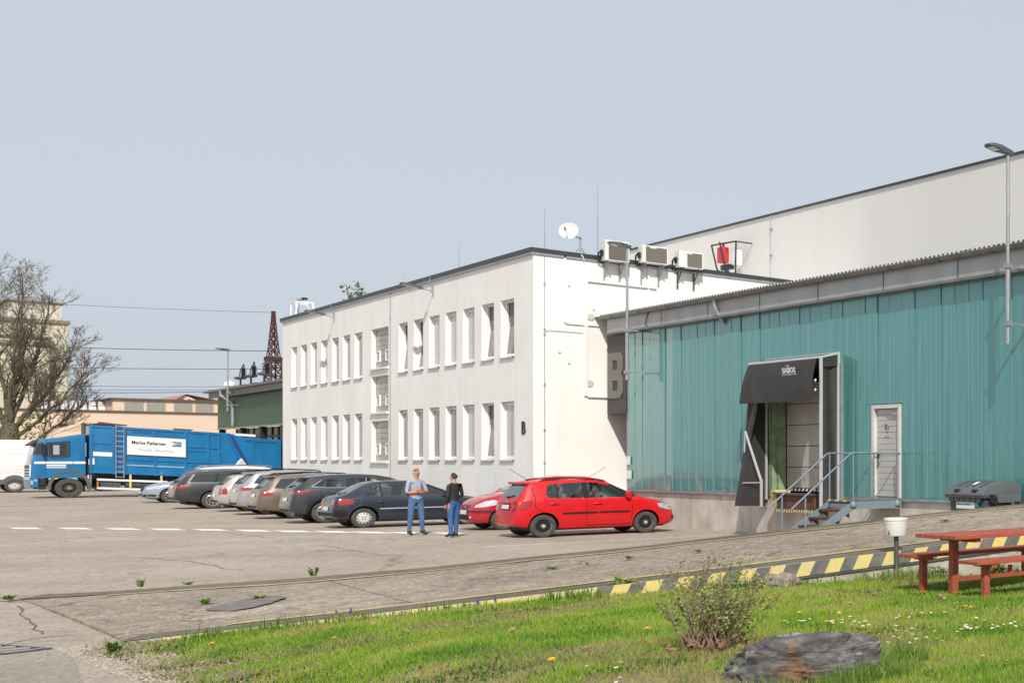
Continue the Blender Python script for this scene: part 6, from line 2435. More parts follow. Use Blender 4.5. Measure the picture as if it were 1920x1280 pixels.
# plastic sheeting caught at the hopper
rnd = random.Random(5)
bm = bmesh.new()
bmesh.ops.create_icosphere(bm, subdivisions=4, radius=1)
for v in bm.verts:
    c = v.co.copy()
    k = 1 + .25 * math.sin(c.x * 5 + 2 * c.z) + .2 * math.sin(c.y * 9 + c.x * 7) + rnd.uniform(-.07, .07)
    peak = .32 * max(0, 1 - abs(c.x + .1) * 3.5)
    v.co = Vector((c.x * .72 * k - 6.6, c.y * .16 * k + 1.42, (c.z * .17 + (peak if c.z > 0 else 0)) * k + 1.47))
b = M()
b.add([v.co.copy() for v in bm.verts], [tuple(v.index for v in f.verts) for f in bm.faces])
bm.free()
bag = thing('plastic_sheet', 'crumpled pale plastic sheet caught on the refuse lorry tailgate', 'plastic', (-91.2, 8.98, 0), R(-90))
OFF[bag.name] = Vector((0, 0, 0))
build('sheet', b, mat('plastic_pale', (.62, .70, .74), .35, var=.15, scale=6), parent=bag, world=False, smooth=30)

# ================================================================ white van
van = thing('white_van', 'white panel van with grey wheel arches behind the refuse lorry', 'van', (-108.6, 9.65, 0), R(90))
OFF[van.name] = Vector((0, 0, 0))
van.scale = (1.22,) * 3
vwhite = paint('van_white', (.76, .77, .77))
b = M()
b.prism([(-3.3, .42), (-3.3, 2.5), (-3.15, 2.66), (1.2, 2.66), (1.55, 2.55), (2.2, 1.75), (2.9, 1.5), (3.05, .9), (3.0, .42)], -.98, .98, 'y')
vb = build('body', b, vwhite, parent=van, world=False, bevel=.07, smooth=40)
for s_ in (-1, 1):
    for z in (1.0, 1.15, 1.95, 2.2):
        b = M()
        b.box(-3.2, 1.4, s_ * .98 - .006, s_ * .98 + .006, z, z + .025)
        build('body_crease_shadow', b, mat('van_shadow_line', (.6, .61, .62), .4), parent=van, world=False)
    b = M()
    b.box(-3.28, 2.9, s_ * .985 - .01, s_ * .985 + .01, .42, .66)
    build('side_moulding', b, mat('van_grey', (.10, .105, .11), .6), parent=van, world=False)
    for ax in (-1.0, 2.2):
        b = M()
        pts = [(.44 * math.cos(t), .42 + .46 * math.sin(t)) for t in np.linspace(0, math.pi, 14)]
        b.prism([(x + ax, z) for x, z in pts], s_ * .975, s_ * .99, 'y')
        build('arch', b, mat('van_grey', (.10, .105, .11), .6), parent=van, world=False)
        wheel(van, ax, s_ * .90, .345, .24, 'hubcap', s_)
b = M()
for y in (-.5, .5):
    b.box(-3.325, -3.30, y - .46, y + .46, .7, 2.45)
build('rear_door', b, vwhite, parent=van, world=False, bevel=.008)
b = M()
b.box(-3.34, -3.3, -.92, -.78, 1.0, 1.6)
b.box(-3.34, -3.3, .78, .92, 1.0, 1.6)
build('tail_light', b, taillight, parent=van, world=False)
b = M()
b.box(.9, 1.9, -.99, -.982, 1.62, 2.25)
build('side_window', b, dglass, parent=van, world=False)

# ================================================================ wheeled bin
wb_ = thing('waste_bin', 'large dark grey wheeled waste container with a rounded lid beside the ramp', 'bin', (-20.4, 14.6, 0))
binm = mat('bin_plastic', (.070, .075, .078), .5, var=.12, scale=5)
lidm = mat('bin_lid', (.115, .125, .135), .42, var=.08, scale=4)
bx0, bx1, by0, by1 = -20.98, -19.74, 14.62, 15.52
b = M()
b.add([(bx0 + .12, by0 + .10, .14), (bx1 - .12, by0 + .10, .14), (bx1 - .12, by1 - .06, .14), (bx0 + .12, by1 - .06, .14),
       (bx0 + .02, by0 + .02, 1.27), (bx1 - .02, by0 + .02, 1.27), (bx1 - .02, by1 - .02, 1.27), (bx0 + .02, by1 - .02, 1.27)],
      [(3, 2, 1, 0), (4, 5, 6, 7), (0, 1, 5, 4), (1, 2, 6, 5), (2, 3, 7, 6), (3, 0, 4, 7)])
build('tub', b, binm, parent=wb_, bevel=.03)
b = M()
b.box(bx0 - .03, bx1 + .03, by0 - .05, by1 + .0, 1.22, 1.295)
build('rim', b, binm, parent=wb_, bevel=.02)
for k in range(6):
    x = lerp(bx0 + .16, bx1 - .16, k / 5)
    b = M()
    b.prism([(x - .07, 1.14), (x + .07, 1.14), (x + .09, 1.23), (x - .09, 1.23)], by0 - .03, by0 + .06, 'y')
    build('rim_gusset', b, binm, parent=wb_, bevel=.008)
b = M()
arc = []
for t in np.linspace(0, 1, 15):
    y = lerp(by0 - .06, by1 + .02, t)
    z = 1.31 + .26 * math.sin(math.pi * min(1, t * .80 + .02) * .98) ** .8 if t > 0 else 1.31
    arc.append((y, z))
arc += [(by1 + .02, 1.24), (by0 - .06, 1.27)]
b.prism(arc, bx0 - .02, bx1 + .02, 'x')
lid = build('lid', b, lidm, parent=wb_, bevel=.015, smooth=30)
for k in range(4):
    x = lerp(bx0 + .25, bx1 - .25, k / 3)
    b = M()
    for i in range(2, 11):
        y, z = arc[i]
        y2, z2 = arc[i + 1]
        b.quad((x - .025, y, z + .012), (x + .025, y, z + .012), (x + .025, y2, z2 + .012), (x - .025, y2, z2 + .012))
    build('lid_rib', b, mat('bin_rib', (.085, .093, .10), .45), parent=lid)
for x in (bx0 + .3, bx1 - .35):
    b = M()
    b.box(x, x + .14, by0 - .05, by0 + .03, 1.335, 1.40)
    build('lid_grip', b, black_m, parent=lid)
b = M()
y, z = arc[5]
b.quad((bx0 + .62, arc[3][0], arc[3][1] + .02), (bx0 + .74, arc[3][0], arc[3][1] + .02), (bx0 + .74, arc[5][0], arc[5][1] + .02), (bx0 + .62, arc[5][0], arc[5][1] + .02))
build('lid_sticker', b, white_pvc, parent=lid)
# side arm casting with its opening
b = M()
sd = [(by0 + .28, 1.28), (by0 + .30, 1.12), (by0 + .62, 1.12), (by0 + .66, 1.06), (by0 + .66, .62), (by0 + .74, .5), (by1 - .02, .5), (by1 - .02, 1.28)]
b.prism(sd, bx1 - .03, bx1 + .06, 'x')
build('side_housing', b, lidm, parent=wb_, bevel=.015)
b = M()
b.tube([(bx1 + .0, by0 + .25, 1.1), (bx1 + .05, by0 + .42, .98), (bx1 + .05, by0 + .5, .75), (bx1 + .03, by0 + .58, .6)], .03, 6)
b.box(bx1 - .02, bx1 + .07, by0 + .12, by0 + .22, 1.14, 1.3)
b.box(bx1 + .058, bx1 + .068, by1 - .2, by1 - .05, 1.02, 1.14)
build('lifting_trunnion', b, black_m, parent=wb_)
b = M()
b.box(bx0 + .30, bx1 - .33, by0 + .005, by0 + .022, 1.00, 1.135, 0)
b.box(bx1 - .325, bx1 - .20, by0 + .005, by0 + .022, 1.04, 1.135, 1)
b.box(bx0 + .30, bx1 - .25, by0 + .012, by0 + .026, .90, .995, 2)
lab = build('label_plate', b, [white_pvc, mat('green_print', (.05, .36, .25), .5), mat('blue_print', (.03, .05, .16), .5)], parent=wb_)
t = text_m('Marius Pedersen', lambda x, y_, d: (lerp(bx0 + .34, bx0 + .78, x), by0 + .002, lerp(1.07, 1.11, y_)), 0, bold=.02)
build('label_print', t, ink, parent=lab, recalc=False)
for x in (bx0 + .2, bx1 - .2):
    for y in (by0 + .2, by1 - .2):
        b = M()
        b.lathe([(.001, -.025), (.09, -.025), (.10, -.01), (.10, .01), (.09, .025), (.001, .025)], 14, (x, y, .10), 'x')
        build('castor', b, blackr, parent=wb_)

# ================================================================ picnic table with its two benches
pt = thing('picnic_table', 'red brown picnic table on T shaped steel legs at the right of the lawn', 'table', (-12.04, 8.47, .36))
TL = 2.2
y0t = 8.12


def plank_row(th, x0, x1, n, y0, y1, z0, z1):
    for k in range(n):
        a, c = lerp(x0, x1, k / n), lerp(x0, x1, (k + 1) / n)
        b = M()
        b.box(a + .006, c - .006, y0 + .01 * math.sin(k * 2.1), y1, z0, z1)
        build('plank', b, redp, parent=th, bevel=.006)


plank_row(pt, -12.30, -11.50, 5, y0t, y0t + TL, 1.075, 1.12)
for yy in (8.47, 8.47 + 1.5):
    b = M()
    b.bar((-12.03, yy, .30), (-12.03, yy, 1.03), .085, .085)
    build('leg', b, redp, parent=pt, bevel=.006)
    b = M()
    b.bar((-12.25, yy, 1.05), (-11.55, yy, 1.05), .075, .045)
    build('crossbar', b, redp, parent=pt)
b = M()
b.bar((-12.03, 8.50, .56), (-12.03, 9.95, .56), .05, .05)
build('stretcher', b, redp, parent=pt)
b = M()
b.bar((-12.03, 9.3, .58), (-12.03, 9.3, .68), .04, .04)
build('stretcher_peg', b, redp, parent=pt)
for (x, xa, xb, n, lab, yl) in ((-12.58, -12.76, -12.40, 3, 'red brown bench between the picnic table and the ramp wall', 8.42), (-11.17, -11.36, -10.98, 3, 'red brown bench on the near side of the picnic table', 8.29)):
    bn = thing('bench', lab, 'bench', (x, yl, .37), 0, 'benches at the picnic table')
    plank_row(bn, xa, xb, n, yl - .24, yl - .24 + TL, .815, .855)
    for yy in (yl, yl + 1.55):
        b = M()
        b.bar((x, yy, .30), (x, yy, .79), .075, .075)
        build('leg', b, redp, parent=bn, bevel=.006)
        b = M()
        b.bar((xa + .03, yy, .795), (xb - .02, yy, .795), .07, .04)
        build('crossbar', b, redp, parent=bn)
        b = M()
        b.box(x - .07, x + .07, yy - .07, yy + .07, .37, .40)
        build('foot_plate', b, redp, parent=bn)

# white bucket ashtray on a post
bp = thing('bucket_post', 'white plastic bucket on a thin dark post against the striped wall', 'bucket', (-14.05, 9.0, .38))
c = (-14.05, 9.0)
b = M()
b.tube([(c[0], c[1], .30), (c[0] - .015, c[1], .97)], .032, 8)
build('post', b, steel_dark, parent=bp)
b = M()
b.lathe([(.001, .985), (.128, .985), (.132, .995), (.148, 1.19), (.156, 1.19), (.156, 1.22), (.148, 1.22), (.145, 1.20), (.12, 1.01), (.001, 1.0)], 26, (c[0] - .02, c[1], 0))
b.lathe([(.140, 1.15), (.149, 1.155), (.140, 1.16)], 26, (c[0] - .02, c[1], 0))
build('bucket', b, white_plastic, parent=bp, smooth=40)
b = M()
b.tube([(c[0] + .05, c[1] - .14, 1.0), (c[0] + .03, c[1] - .145, 1.05)], .006, 5)
build('wire_hook', b, black_m, parent=bp)

# ================================================================ people
def person(name, label, loc, rot, chains, classes, mats_, H, hair=None, group='men talking on the lot'):
    """One continuous skinned body grown on a posed skeleton; clothes by nearest bone."""
    root = thing(name, label, 'person', loc, rot, group)
    OFF[root.name] = Vector((0, 0, 0))
    verts, edges, radii, idx = [], [], [], {}
    elab = []

    def node(n, p, r):
        idx[n] = len(verts)
        verts.append(p)
        radii.append(r if isinstance(r, tuple) else (r, r))
    for n, p, r in chains['nodes']:
        node(n, p, r)
    for a, c, k in chains['bones']:
        edges.append((idx[a], idx[c]))
        elab.append(k)
    me = bpy.data.meshes.new('body')
    me.from_pydata(verts, edges, [])
    o = bpy.data.objects.new('body', me)
    COL.objects.link(o)
    sk = o.modifiers.new('skin', 'SKIN')
    sk.branch_smoothing = 0.6
    for i, sv in enumerate(me.skin_vertices[0].data):
        sv.radius = radii[i]
        sv.use_root = (i == 0)
    sb = o.modifiers.new('sub', 'SUBSURF')
    sb.levels = 2
    dg = bpy.context.evaluated_depsgraph_get()
    m2 = bpy.data.meshes.new_from_object(o.evaluated_get(dg))
    o.modifiers.clear()
    o.data = m2
    for m_ in mats_:
        m2.materials.append(m_)
    segs = [(Vector(verts[a]), Vector(verts[c]), k) for (a, c), k in zip(edges, elab)]
    for p in m2.polygons:
        c = p.center
        best, bk = 1e9, 0
        for a, d, k in segs:
            t = max(0, min(1, (c - a).dot(d - a) / max(1e-9, (d - a).length_squared)))
            dist = (c - a.lerp(d, t)).length
            if dist < best:
                best, bk = dist, k
        p.material_index = bk
        p.use_smooth = True
    o.parent = root
    if hair:
        build('hair', hair[0], hair[1], parent=root, world=False, smooth=60)
    return root


def skeleton(H, lean, arms, stance, belly=0.0):
    f = H / 1.78
    N, B = [], []

    def n(k, x, y, z, r):
        N.append((k, (x * f, y * f, z * f), tuple(q * f for q in r) if isinstance(r, tuple) else r * f))
    n('pelvis', 0, 0, .96, (.165, .115))
    n('waist', .01 + belly * .5, 0, 1.12, (.160, .115 + belly))
    n('chest', .0, 0, 1.30, (.175, .120))
    n('collar', -.01, 0, 1.45, (.11, .075))
    n('neck', .005, 0, 1.52, .055)
    n('jaw', .03, 0, 1.58, (.062, .068))
    n('face', .025, 0, 1.65, (.074, .090))
    n('crown', .01, 0, 1.72, (.068, .080))
    n('nose', .125, 0, 1.645, .012)
    B += [('pelvis', 'waist', 1), ('waist', 'chest', 1), ('chest', 'collar', 1), ('collar', 'neck', 2), ('neck', 'jaw', 2), ('jaw', 'face', 2), ('face', 'crown', 2), ('face', 'nose', 2)]
    for s, tag_ in ((1, 'l'), (-1, 'r')):
        st_ = stance[tag_]
        n('hip' + tag_, 0, s * .095, .90, .095)
        n('knee' + tag_, st_[0] * .5 + .02, s * (.10 + st_[1] * .5), .50, .066)
        n('ankle' + tag_, st_[0], s * (.105 + st_[1]), .10, .046)
        n('heel' + tag_, st_[0] - .05, s * (.105 + st_[1]), .045, .036)
        n('toe' + tag_, st_[0] + .17, s * (.125 + st_[1]), .035, (.042, .030))
        B += [('pelvis', 'hip' + tag_, 0), ('hip' + tag_, 'knee' + tag_, 0), ('knee' + tag_, 'ankle' + tag_, 0), ('ankle' + tag_, 'heel' + tag_, 3), ('ankle' + tag_, 'toe' + tag_, 3)]
        a = arms[tag_]
        n('sh' + tag_, -.01, s * .165, 1.42, .056)
        n('el' + tag_, *a['elbow'], .040)
        n('wr' + tag_, *a['wrist'], .030)
        n('palm' + tag_, *a['palm'], (.040, .024))
        B += [('collar', 'sh' + tag_, 1), ('sh' + tag_, 'el' + tag_, 1), ('el' + tag_, 'wr' + tag_, a['sleeve']), ('wr' + tag_, 'palm' + tag_, 2)]
        w, p = Vector(a['wrist']), Vector(a['palm'])
        d = (p - w).normalized()
        side = d.cross(Vector((0, 0, 1)) if abs(d.z) < .9 else Vector((1, 0, 0))).normalized()
        for q in range(4):
            off = side * ((q - 1.5) * .019)
            ln = (.062, .072, .068, .052)[q]
            k1 = p + off + d * ln * .55
            k2 = k1 + (d * .8 + Vector((0, 0, -.35))).normalized() * ln * .5
            n('f%d%s' % (q, tag_), *k1, .0095)
            n('g%d%s' % (q, tag_), *k2, .0085)
            B += [('palm' + tag_, 'f%d%s' % (q, tag_), 2), ('f%d%s' % (q, tag_), 'g%d%s' % (q, tag_), 2)]
        th = w + (p - w) * .35 + side * .040 + d * .03
        n('th' + tag_, *th, .0105)
        n('tt' + tag_, *(th + d * .03 + side * .004), .0095)
        B += [('wr' + tag_, 'th' + tag_, 2), ('th' + tag_, 'tt' + tag_, 2)]
    return dict(nodes=N, bones=B)


skin_m = mat('skin', (.52, .27, .20), .55, var=.08, scale=8)
jeans1 = mat('jeans_blue', (.075, .15, .30), .85, var=.3, scale=14, bump=.9, bscale=13)
jeans2 = mat('jeans_mid_blue', (.045, .13, .33), .85, var=.3, scale=14, bump=.9, bscale=13)
shirt1 = mat('shirt_pale_blue', (.36, .40, .52), .85, var=.15, scale=8, bump=.9, bscale=13)
jacket2 = mat('jacket_black', (.022, .021, .025), .75, var=.3, scale=10, bump=.9, bscale=13)
shoe_m = mat('shoe_dark', (.025, .025, .03), .6)


def hair_cap(H, col, drop):
    f = H / 1.78
    b = M()
    prof = []
    for i in range(9):
        a = lerp(math.pi / 2, R(drop), i / 8)
        prof.append((max(.001, .079 * math.cos(a)) * f, (1.668 + .094 * math.sin(a)) * f))
    b.lathe(prof, 20, (.0, 0, 0))
    b.move(lambda p: Vector((p.x * 1.16 + .002 - (.022 if p.z < 1.70 * f else 0) * (1 if p.x > 0 else 0), p.y, p.z + (.012 if p.x > 0 else -.012))))
    return b, mat(col[0], col[1], .8, var=.3, scale=40)


def face_bits(root, H):
    f = H / 1.78
    for s in (-1, 1):
        b = M()
        b.lathe([(.001, -.008 * f), (.010 * f, 0), (.001, .008 * f)], 8, (.112 * f, s * .030 * f, 1.665 * f), 'x')
        build('eye', b, mat('eye_dark', (.03, .025, .02), .4), parent=root, world=False)
        b = M()
        b.lathe([(.001, -.008 * f), (.022 * f, -.004 * f), (.028 * f, .004 * f), (.001, .010 * f)], 10, (.005 * f, s * .074 * f, 1.635 * f), 'y')
        build('ear', b, skin_m, parent=root, world=False, smooth=60)
    b = M()
    b.box(.095 * f, .108 * f, -.024 * f, .024 * f, 1.598 * f, 1.604 * f)
    build('mouth', b, mat('lip', (.30, .10, .09), .6), parent=root, world=False)


arms1 = {'l': dict(elbow=(.04, .235, 1.14), wrist=(.215, .05, 1.19), palm=(.215, -.03, 1.20), sleeve=2), 'r': dict(elbow=(.04, -.235, 1.13), wrist=(.20, -.04, 1.15), palm=(.19, .05, 1.15), sleeve=2)}
sk1 = skeleton(1.79, 0, arms1, {'l': (.06, .02), 'r': (-.05, .03)}, belly=.03)
p1_ = person('person', 'man in pale blue short-sleeved shirt and jeans standing with folded arms', (-37.93, 10.06, .0), R(12), sk1, None, [jeans1, shirt1, skin_m, shoe_m], 1.79, hair_cap(1.79, ('hair_ginger', (.33, .16, .09)), 22))
face_bits(p1_, 1.79)
arms2 = {'l': dict(elbow=(-.06, .235, 1.12), wrist=(.03, .205, .91), palm=(.06, .19, .85), sleeve=1), 'r': dict(elbow=(-.02, -.23, 1.12), wrist=(.19, -.10, 1.10), palm=(.25, -.06, 1.14), sleeve=1)}
sk2 = skeleton(1.68, 0, arms2, {'l': (-.04, .015), 'r': (.08, .02)}, belly=.02)
p2_ = person('person', 'dark-haired man in black jacket and blue jeans beside the parked red car', (-36.10, 10.38, .0), R(205), sk2, None, [jeans2, jacket2, skin_m, shoe_m], 1.68, hair_cap(1.68, ('hair_dark', (.045, .03, .025)), -8))
face_bits(p2_, 1.68)

# ================================================================ boulder, stone, shrub
from mathutils import noise as mn


def rock(name, label, cat, c, dims, rot, m, seed, sub=5, amp=.16, strata=0.0):
    bm = bmesh.new()
    bmesh.ops.create_icosphere(bm, subdivisions=sub, radius=1)
    for v in bm.verts:
        p = v.co.copy()
        q = p * 1.3 + Vector((seed, seed * .7, 0))
        d = 1 + amp * 1.6 * mn.noise(q) + amp * .7 * mn.noise(q * 2.6) + amp * .35 * mn.noise(q * 6.0)
        if strata:
            ax_ = p.z * .9 + p.x * .28 + .16 * mn.noise(q * 1.9)
            w = ax_ * 6.5 + .9 * mn.noise(q * 2.4)
            d += strata * ((w % 1.0) ** 2 - .35) * (.4 + abs(mn.noise(q * 1.3)) * 2.2)
            vd = mn.voronoi(q * Vector((2.2, 2.2, 3.4)))[0]
            d += .10 * (min(vd[1] - vd[0], .35) - .2) + .020 * mn.noise(q * 17) + .010 * mn.noise(q * 41)
        p = p * d
        if strata:
            p.z = math.copysign(abs(p.z) ** .72, p.z) * (.84 + .17 * p.x)
            p.x = math.copysign(abs(p.x) ** .88, p.x)
        p.z = max(p.z, -.9)
        v.co = Vector((p.x * dims[0], p.y * dims[1], p.z * dims[2]))
    b = M()
    b.add([v.co.copy() for v in bm.verts], [tuple(v.index for v in f.verts) for f in bm.faces])
    bm.free()
    b.move(lambda p: Vector((p.x * math.cos(rot) - p.y * math.sin(rot) + c[0], p.x * math.sin(rot) + p.y * math.cos(rot) + c[1], p.z + c[2])))
    o = build(name, b, m, smooth=48)
    tag(o, label, cat)
    return o


def rock_mat():
    m = bpy.data.materials.new('boulder_stone')
    m.use_nodes = True
    nt = m.node_tree
    L = nt.links
    bs = nt.nodes['Principled BSDF']
    bs.inputs['Roughness'].default_value = .75
    tc = nt.nodes.new('ShaderNodeTexCoord')

    def nz(scale, det, st=(1, 1, 1)):
        mp = nt.nodes.new('ShaderNodeMapping')
        mp.inputs['Scale'].default_value = st
        L.new(tc.outputs['Object'], mp.inputs[0])
        n = nt.nodes.new('ShaderNodeTexNoise')
        n.inputs['Scale'].default_value = scale
        n.inputs['Detail'].default_value = det
        n.inputs['Roughness'].default_value = .7
        L.new(mp.outputs[0], n.inputs['Vector'])
        return n

    def rp(src, els):
        r = nt.nodes.new('ShaderNodeValToRGB')
        while len(r.color_ramp.elements) < len(els):
            r.color_ramp.elements.new(.5)
        for e, (p, c) in zip(r.color_ramp.elements, els):
            e.position = p
            e.color = (*c, 1)
        L.new(src, r.inputs[0])
        return r

    def mx(a, c, fac):
        x = nt.nodes.new('ShaderNodeMix')
        x.data_type = 'RGBA'
        L.new(fac, x.inputs[0])
        L.new(a, x.inputs[6])
        L.new(c, x.inputs[7])
        return x.outputs[2]
    base = rp(nz(5, 8, (1, 1, 3.5)).outputs[0], [(.32, (.036, .035, .038)), (.48, (.115, .108, .107)), (.66, (.25, .235, .225))])
    white = rp(nz(3.2, 9, (1, 1, 6)).outputs[0], [(.60, (0, 0, 0)), (.65, (.62, .62, .62))])
    wc = nt.nodes.new('ShaderNodeRGB')
    wc.outputs[0].default_value = (.50, .475, .44, 1)
    c = mx(base.outputs[0], wc.outputs[0], white.outputs[0])
    org = rp(nz(1.7, 5).outputs[0], [(.54, (0, 0, 0)), (.62, (.85, .85, .85))])
    oc = nt.nodes.new('ShaderNodeRGB')
    oc.outputs[0].default_value = (.30, .15, .085, 1)
    c = mx(c, oc.outputs[0], org.outputs[0])
    L.new(c, bs.inputs['Base Color'])
    bp = nt.nodes.new('ShaderNodeBump')
    bp.inputs['Strength'].default_value = 1.0
    bp.inputs['Distance'].default_value = .03
    L.new(nz(14, 8, (1, 1, 3)).outputs[0], bp.inputs['Height'])
    L.new(bp.outputs[0], bs.inputs['Normal'])
    return m


bx, by = -8.56, 4.68
rock('boulder', 'big dark grey layered boulder lying on the lawn', 'boulder', (bx, by, lawn_z(bx, by) - .02), (.56, .38, .38), R(37), rock_mat(), 5.3, sub=6, amp=.15, strata=.075)
bx, by = -14.75, 7.75
rock('stone', 'small rough pinkish stone against the striped wall behind the bare shrub', 'stone', (bx, by, lawn_z(bx, by) + .05), (.24, .16, .14), R(55), mat('stone_pink', (.36, .29, .25), .9, col2=(.16, .13, .12), scale=9, bump=.8, bscale=30), 9.1, sub=4, amp=.3)

rnd = random.Random(21)
SH = Vector((-10.37, 4.87, 0))
SH.z = lawn_z(SH.x, SH.y)
shrub = thing('bare_shrub', 'thin twiggy shrub with tiny new leaves growing on the lawn behind the boulder', 'shrub', tuple(SH))
tw2, lf, dry = M(), M(), M()


def leaf(b, c, s_, rnd, asp=.5):
    n_ = Vector((rnd.uniform(-1, 1), rnd.uniform(-1, 1), rnd.uniform(-1, 1))).normalized()
    t1 = n_.orthogonal() * s_
    t2 = n_.cross(t1)
    b.add([c - t1, c + t2 * asp, c + t1, c - t2 * asp], [(0, 1, 2, 3)])


lat = Vector((.799, .601, 0))
dep = Vector((-.601, .799, 0))
for k in range(100):
    a = rnd.gauss(0, .34)
    e = rnd.gauss(.0, .28)
    ln = rnd.uniform(.36, .90) * (1 - .15 * abs(a))
    p0 = SH + lat * rnd.uniform(-.20, .16) + dep * rnd.uniform(-.14, .14)
    d = (Vector((0, 0, 1)) + lat * (a * 2.1 + .16) + dep * e).normalized()
    pts = [p0]
    for i in range(5):
        d = (d + Vector((rnd.uniform(-.16, .16), rnd.uniform(-.16, .16), rnd.uniform(-.05, .1)))).normalized()
        pts.append(pts[-1] + d * ln / 5)
    r0 = rnd.uniform(.003, .007)
    tw2.tube(pts, [lerp(r0, .0016, i / 5) for i in range(6)], 3, cap=False)
    for j in range(rnd.randint(3, 6)):
        t = rnd.uniform(.3, .95)
        i = min(4, int(t * 5))
        q = pts[i].lerp(pts[i + 1], t * 5 - i)
        d2 = (d + Vector((rnd.uniform(-1, 1), rnd.uniform(-1, 1), rnd.uniform(-.2, .6)))).normalized()
        l2 = rnd.uniform(.06, .2)
        q2 = q + d2 * l2
        tw2.tube([q, q.lerp(q2, .5) + Vector((0, 0, .008)), q2], [.0022, .0017, .0012], 3, cap=False)
        for m_ in range(5):
            leaf(lf, q.lerp(q2, rnd.uniform(.2, 1)) + Vector((rnd.uniform(-.012, .012), rnd.uniform(-.012, .012), rnd.uniform(-.01, .015))), rnd.uniform(.008, .017), rnd)
    for m_ in range(9):
        t = rnd.uniform(.35, 1)
        i = min(4, int(t * 5))
        leaf(lf, pts[i].lerp(pts[i + 1], t * 5 - i) + Vector((rnd.uniform(-.012, .012), rnd.uniform(-.012, .012), 0)), rnd.uniform(.008, .017), rnd)
for k in range(170):
    a, r_ = rnd.uniform(0, 6.28), abs(rnd.gauss(0, .24))
    c = SH + Vector((math.cos(a) * r_ * 1.2, math.sin(a) * r_, rnd.uniform(.01, .10) * (1.3 - r_)))
    leaf(dry, c, rnd.uniform(.01, .035), rnd, .7)
build('twigs', tw2, mat('shrub_twig', (.25, .17, .125), .9, var=.4, scale=5), parent=shrub, recalc=False)
build('foliage', lf, mat('shrub_leaf', (.26, .33, .09), .6, var=.4, scale=9), parent=shrub, recalc=False)
build('dead_leaves', dry, mat('dead_leaf', (.33, .19, .11), .85, col2=(.16, .09, .06), scale=12), parent=shrub, recalc=False)

# ================================================================ grass
def grass_mat(name, cols, patchy=True):
    m = bpy.data.materials.new(name)
    m.use_nodes = True
    nt = m.node_tree
    L = nt.links
    bs = nt.nodes['Principled BSDF']
    bs.inputs['Roughness'].default_value = .55
    bs.inputs['Specular IOR Level'].default_value = .3
    ge = nt.nodes.new('ShaderNodeNewGeometry')
    tc = nt.nodes.new('ShaderNodeTexCoord')
    n = nt.nodes.new('ShaderNodeTexNoise')
    n.inputs['Scale'].default_value = 1.3
    n.inputs['Detail'].default_value = 5
    L.new(tc.outputs['Object'], n.inputs['Vector'])
    ma = nt.nodes.new('ShaderNodeMath')
    ma.operation = 'MULTIPLY_ADD'
    ma.inputs[1].default_value = .34
    L.new(ge.outputs['Random Per Island'], ma.inputs[0])
    L.new(n.outputs[0], ma.inputs[2])
    sb = nt.nodes.new('ShaderNodeMath')
    sb.operation = 'SUBTRACT'
    sb.inputs[1].default_value = .17
    L.new(ma.outputs[0], sb.inputs[0])
    r = nt.nodes.new('ShaderNodeValToRGB')
    while len(r.color_ramp.elements) < len(cols):
        r.color_ramp.elements.new(.5)
    for e, (p, c) in zip(r.color_ramp.elements, cols):
        e.position = p
        e.color = (*c, 1)
    L.new(sb.outputs[0], r.inputs[0])
    L.new(r.outputs[0], bs.inputs['Base Color'])
    tl = nt.nodes.new('ShaderNodeBsdfTranslucent')
    L.new(r.outputs[0], tl.inputs[0])
    mx = nt.nodes.new('ShaderNodeMixShader')
    mx.inputs[0].default_value = .35
    L.new(bs.outputs[0], mx.inputs[1])
    L.new(tl.outputs[0], mx.inputs[2])
    L.new(mx.outputs[0], nt.nodes['Material Output'].inputs[0])
    return m


gm = grass_mat('grass_blades', [(.27, (.46, .42, .14)), (.37, (.38, .45, .075)), (.49, (.29, .45, .04)), (.63, (.18, .35, .03)), (.78, (.09, .22, .03))])


def lawn_zs(x, y):
    dx, dy = x - N0.x, y - N0.y
    s = dx * DD.x + dy * DD.y
    w = dx * EE.x + dy * EE.y
    t = np.clip((s - (-0.45 + 0.64 * w)) / 1.8, 0, 1)
    k = t * t * (3 - 2 * t)
    q = np.clip(w / 1.5, 0, 1)
    q = q * q * (3 - 2 * q)
    k = 1 + (k - 1) * q
    k = np.where(w > .15, k, 1)
    return np.interp(s, LAWN_S, LAWN_Z) * k + .012 * np.sin(x * 2.1 + .7 * y) + .010 * np.sin(y * 2.7 - x), s, w


def vnoise(x, y, sc, seed):
    """Smooth value noise on a lattice."""
    g = np.random.default_rng(seed).random((128, 128))
    xx, yy = x * sc + 500, y * sc + 500
    xi, yi = np.floor(xx).astype(int), np.floor(yy).astype(int)
    fx, fy = xx - xi, yy - yi
    fx, fy = fx * fx * (3 - 2 * fx), fy * fy * (3 - 2 * fy)
    f = lambda a, c: g[a % 128, c % 128]
    return (f(xi, yi) * (1 - fx) + f(xi + 1, yi) * fx) * (1 - fy) + (f(xi, yi + 1) * (1 - fx) + f(xi + 1, yi + 1) * fx) * fy


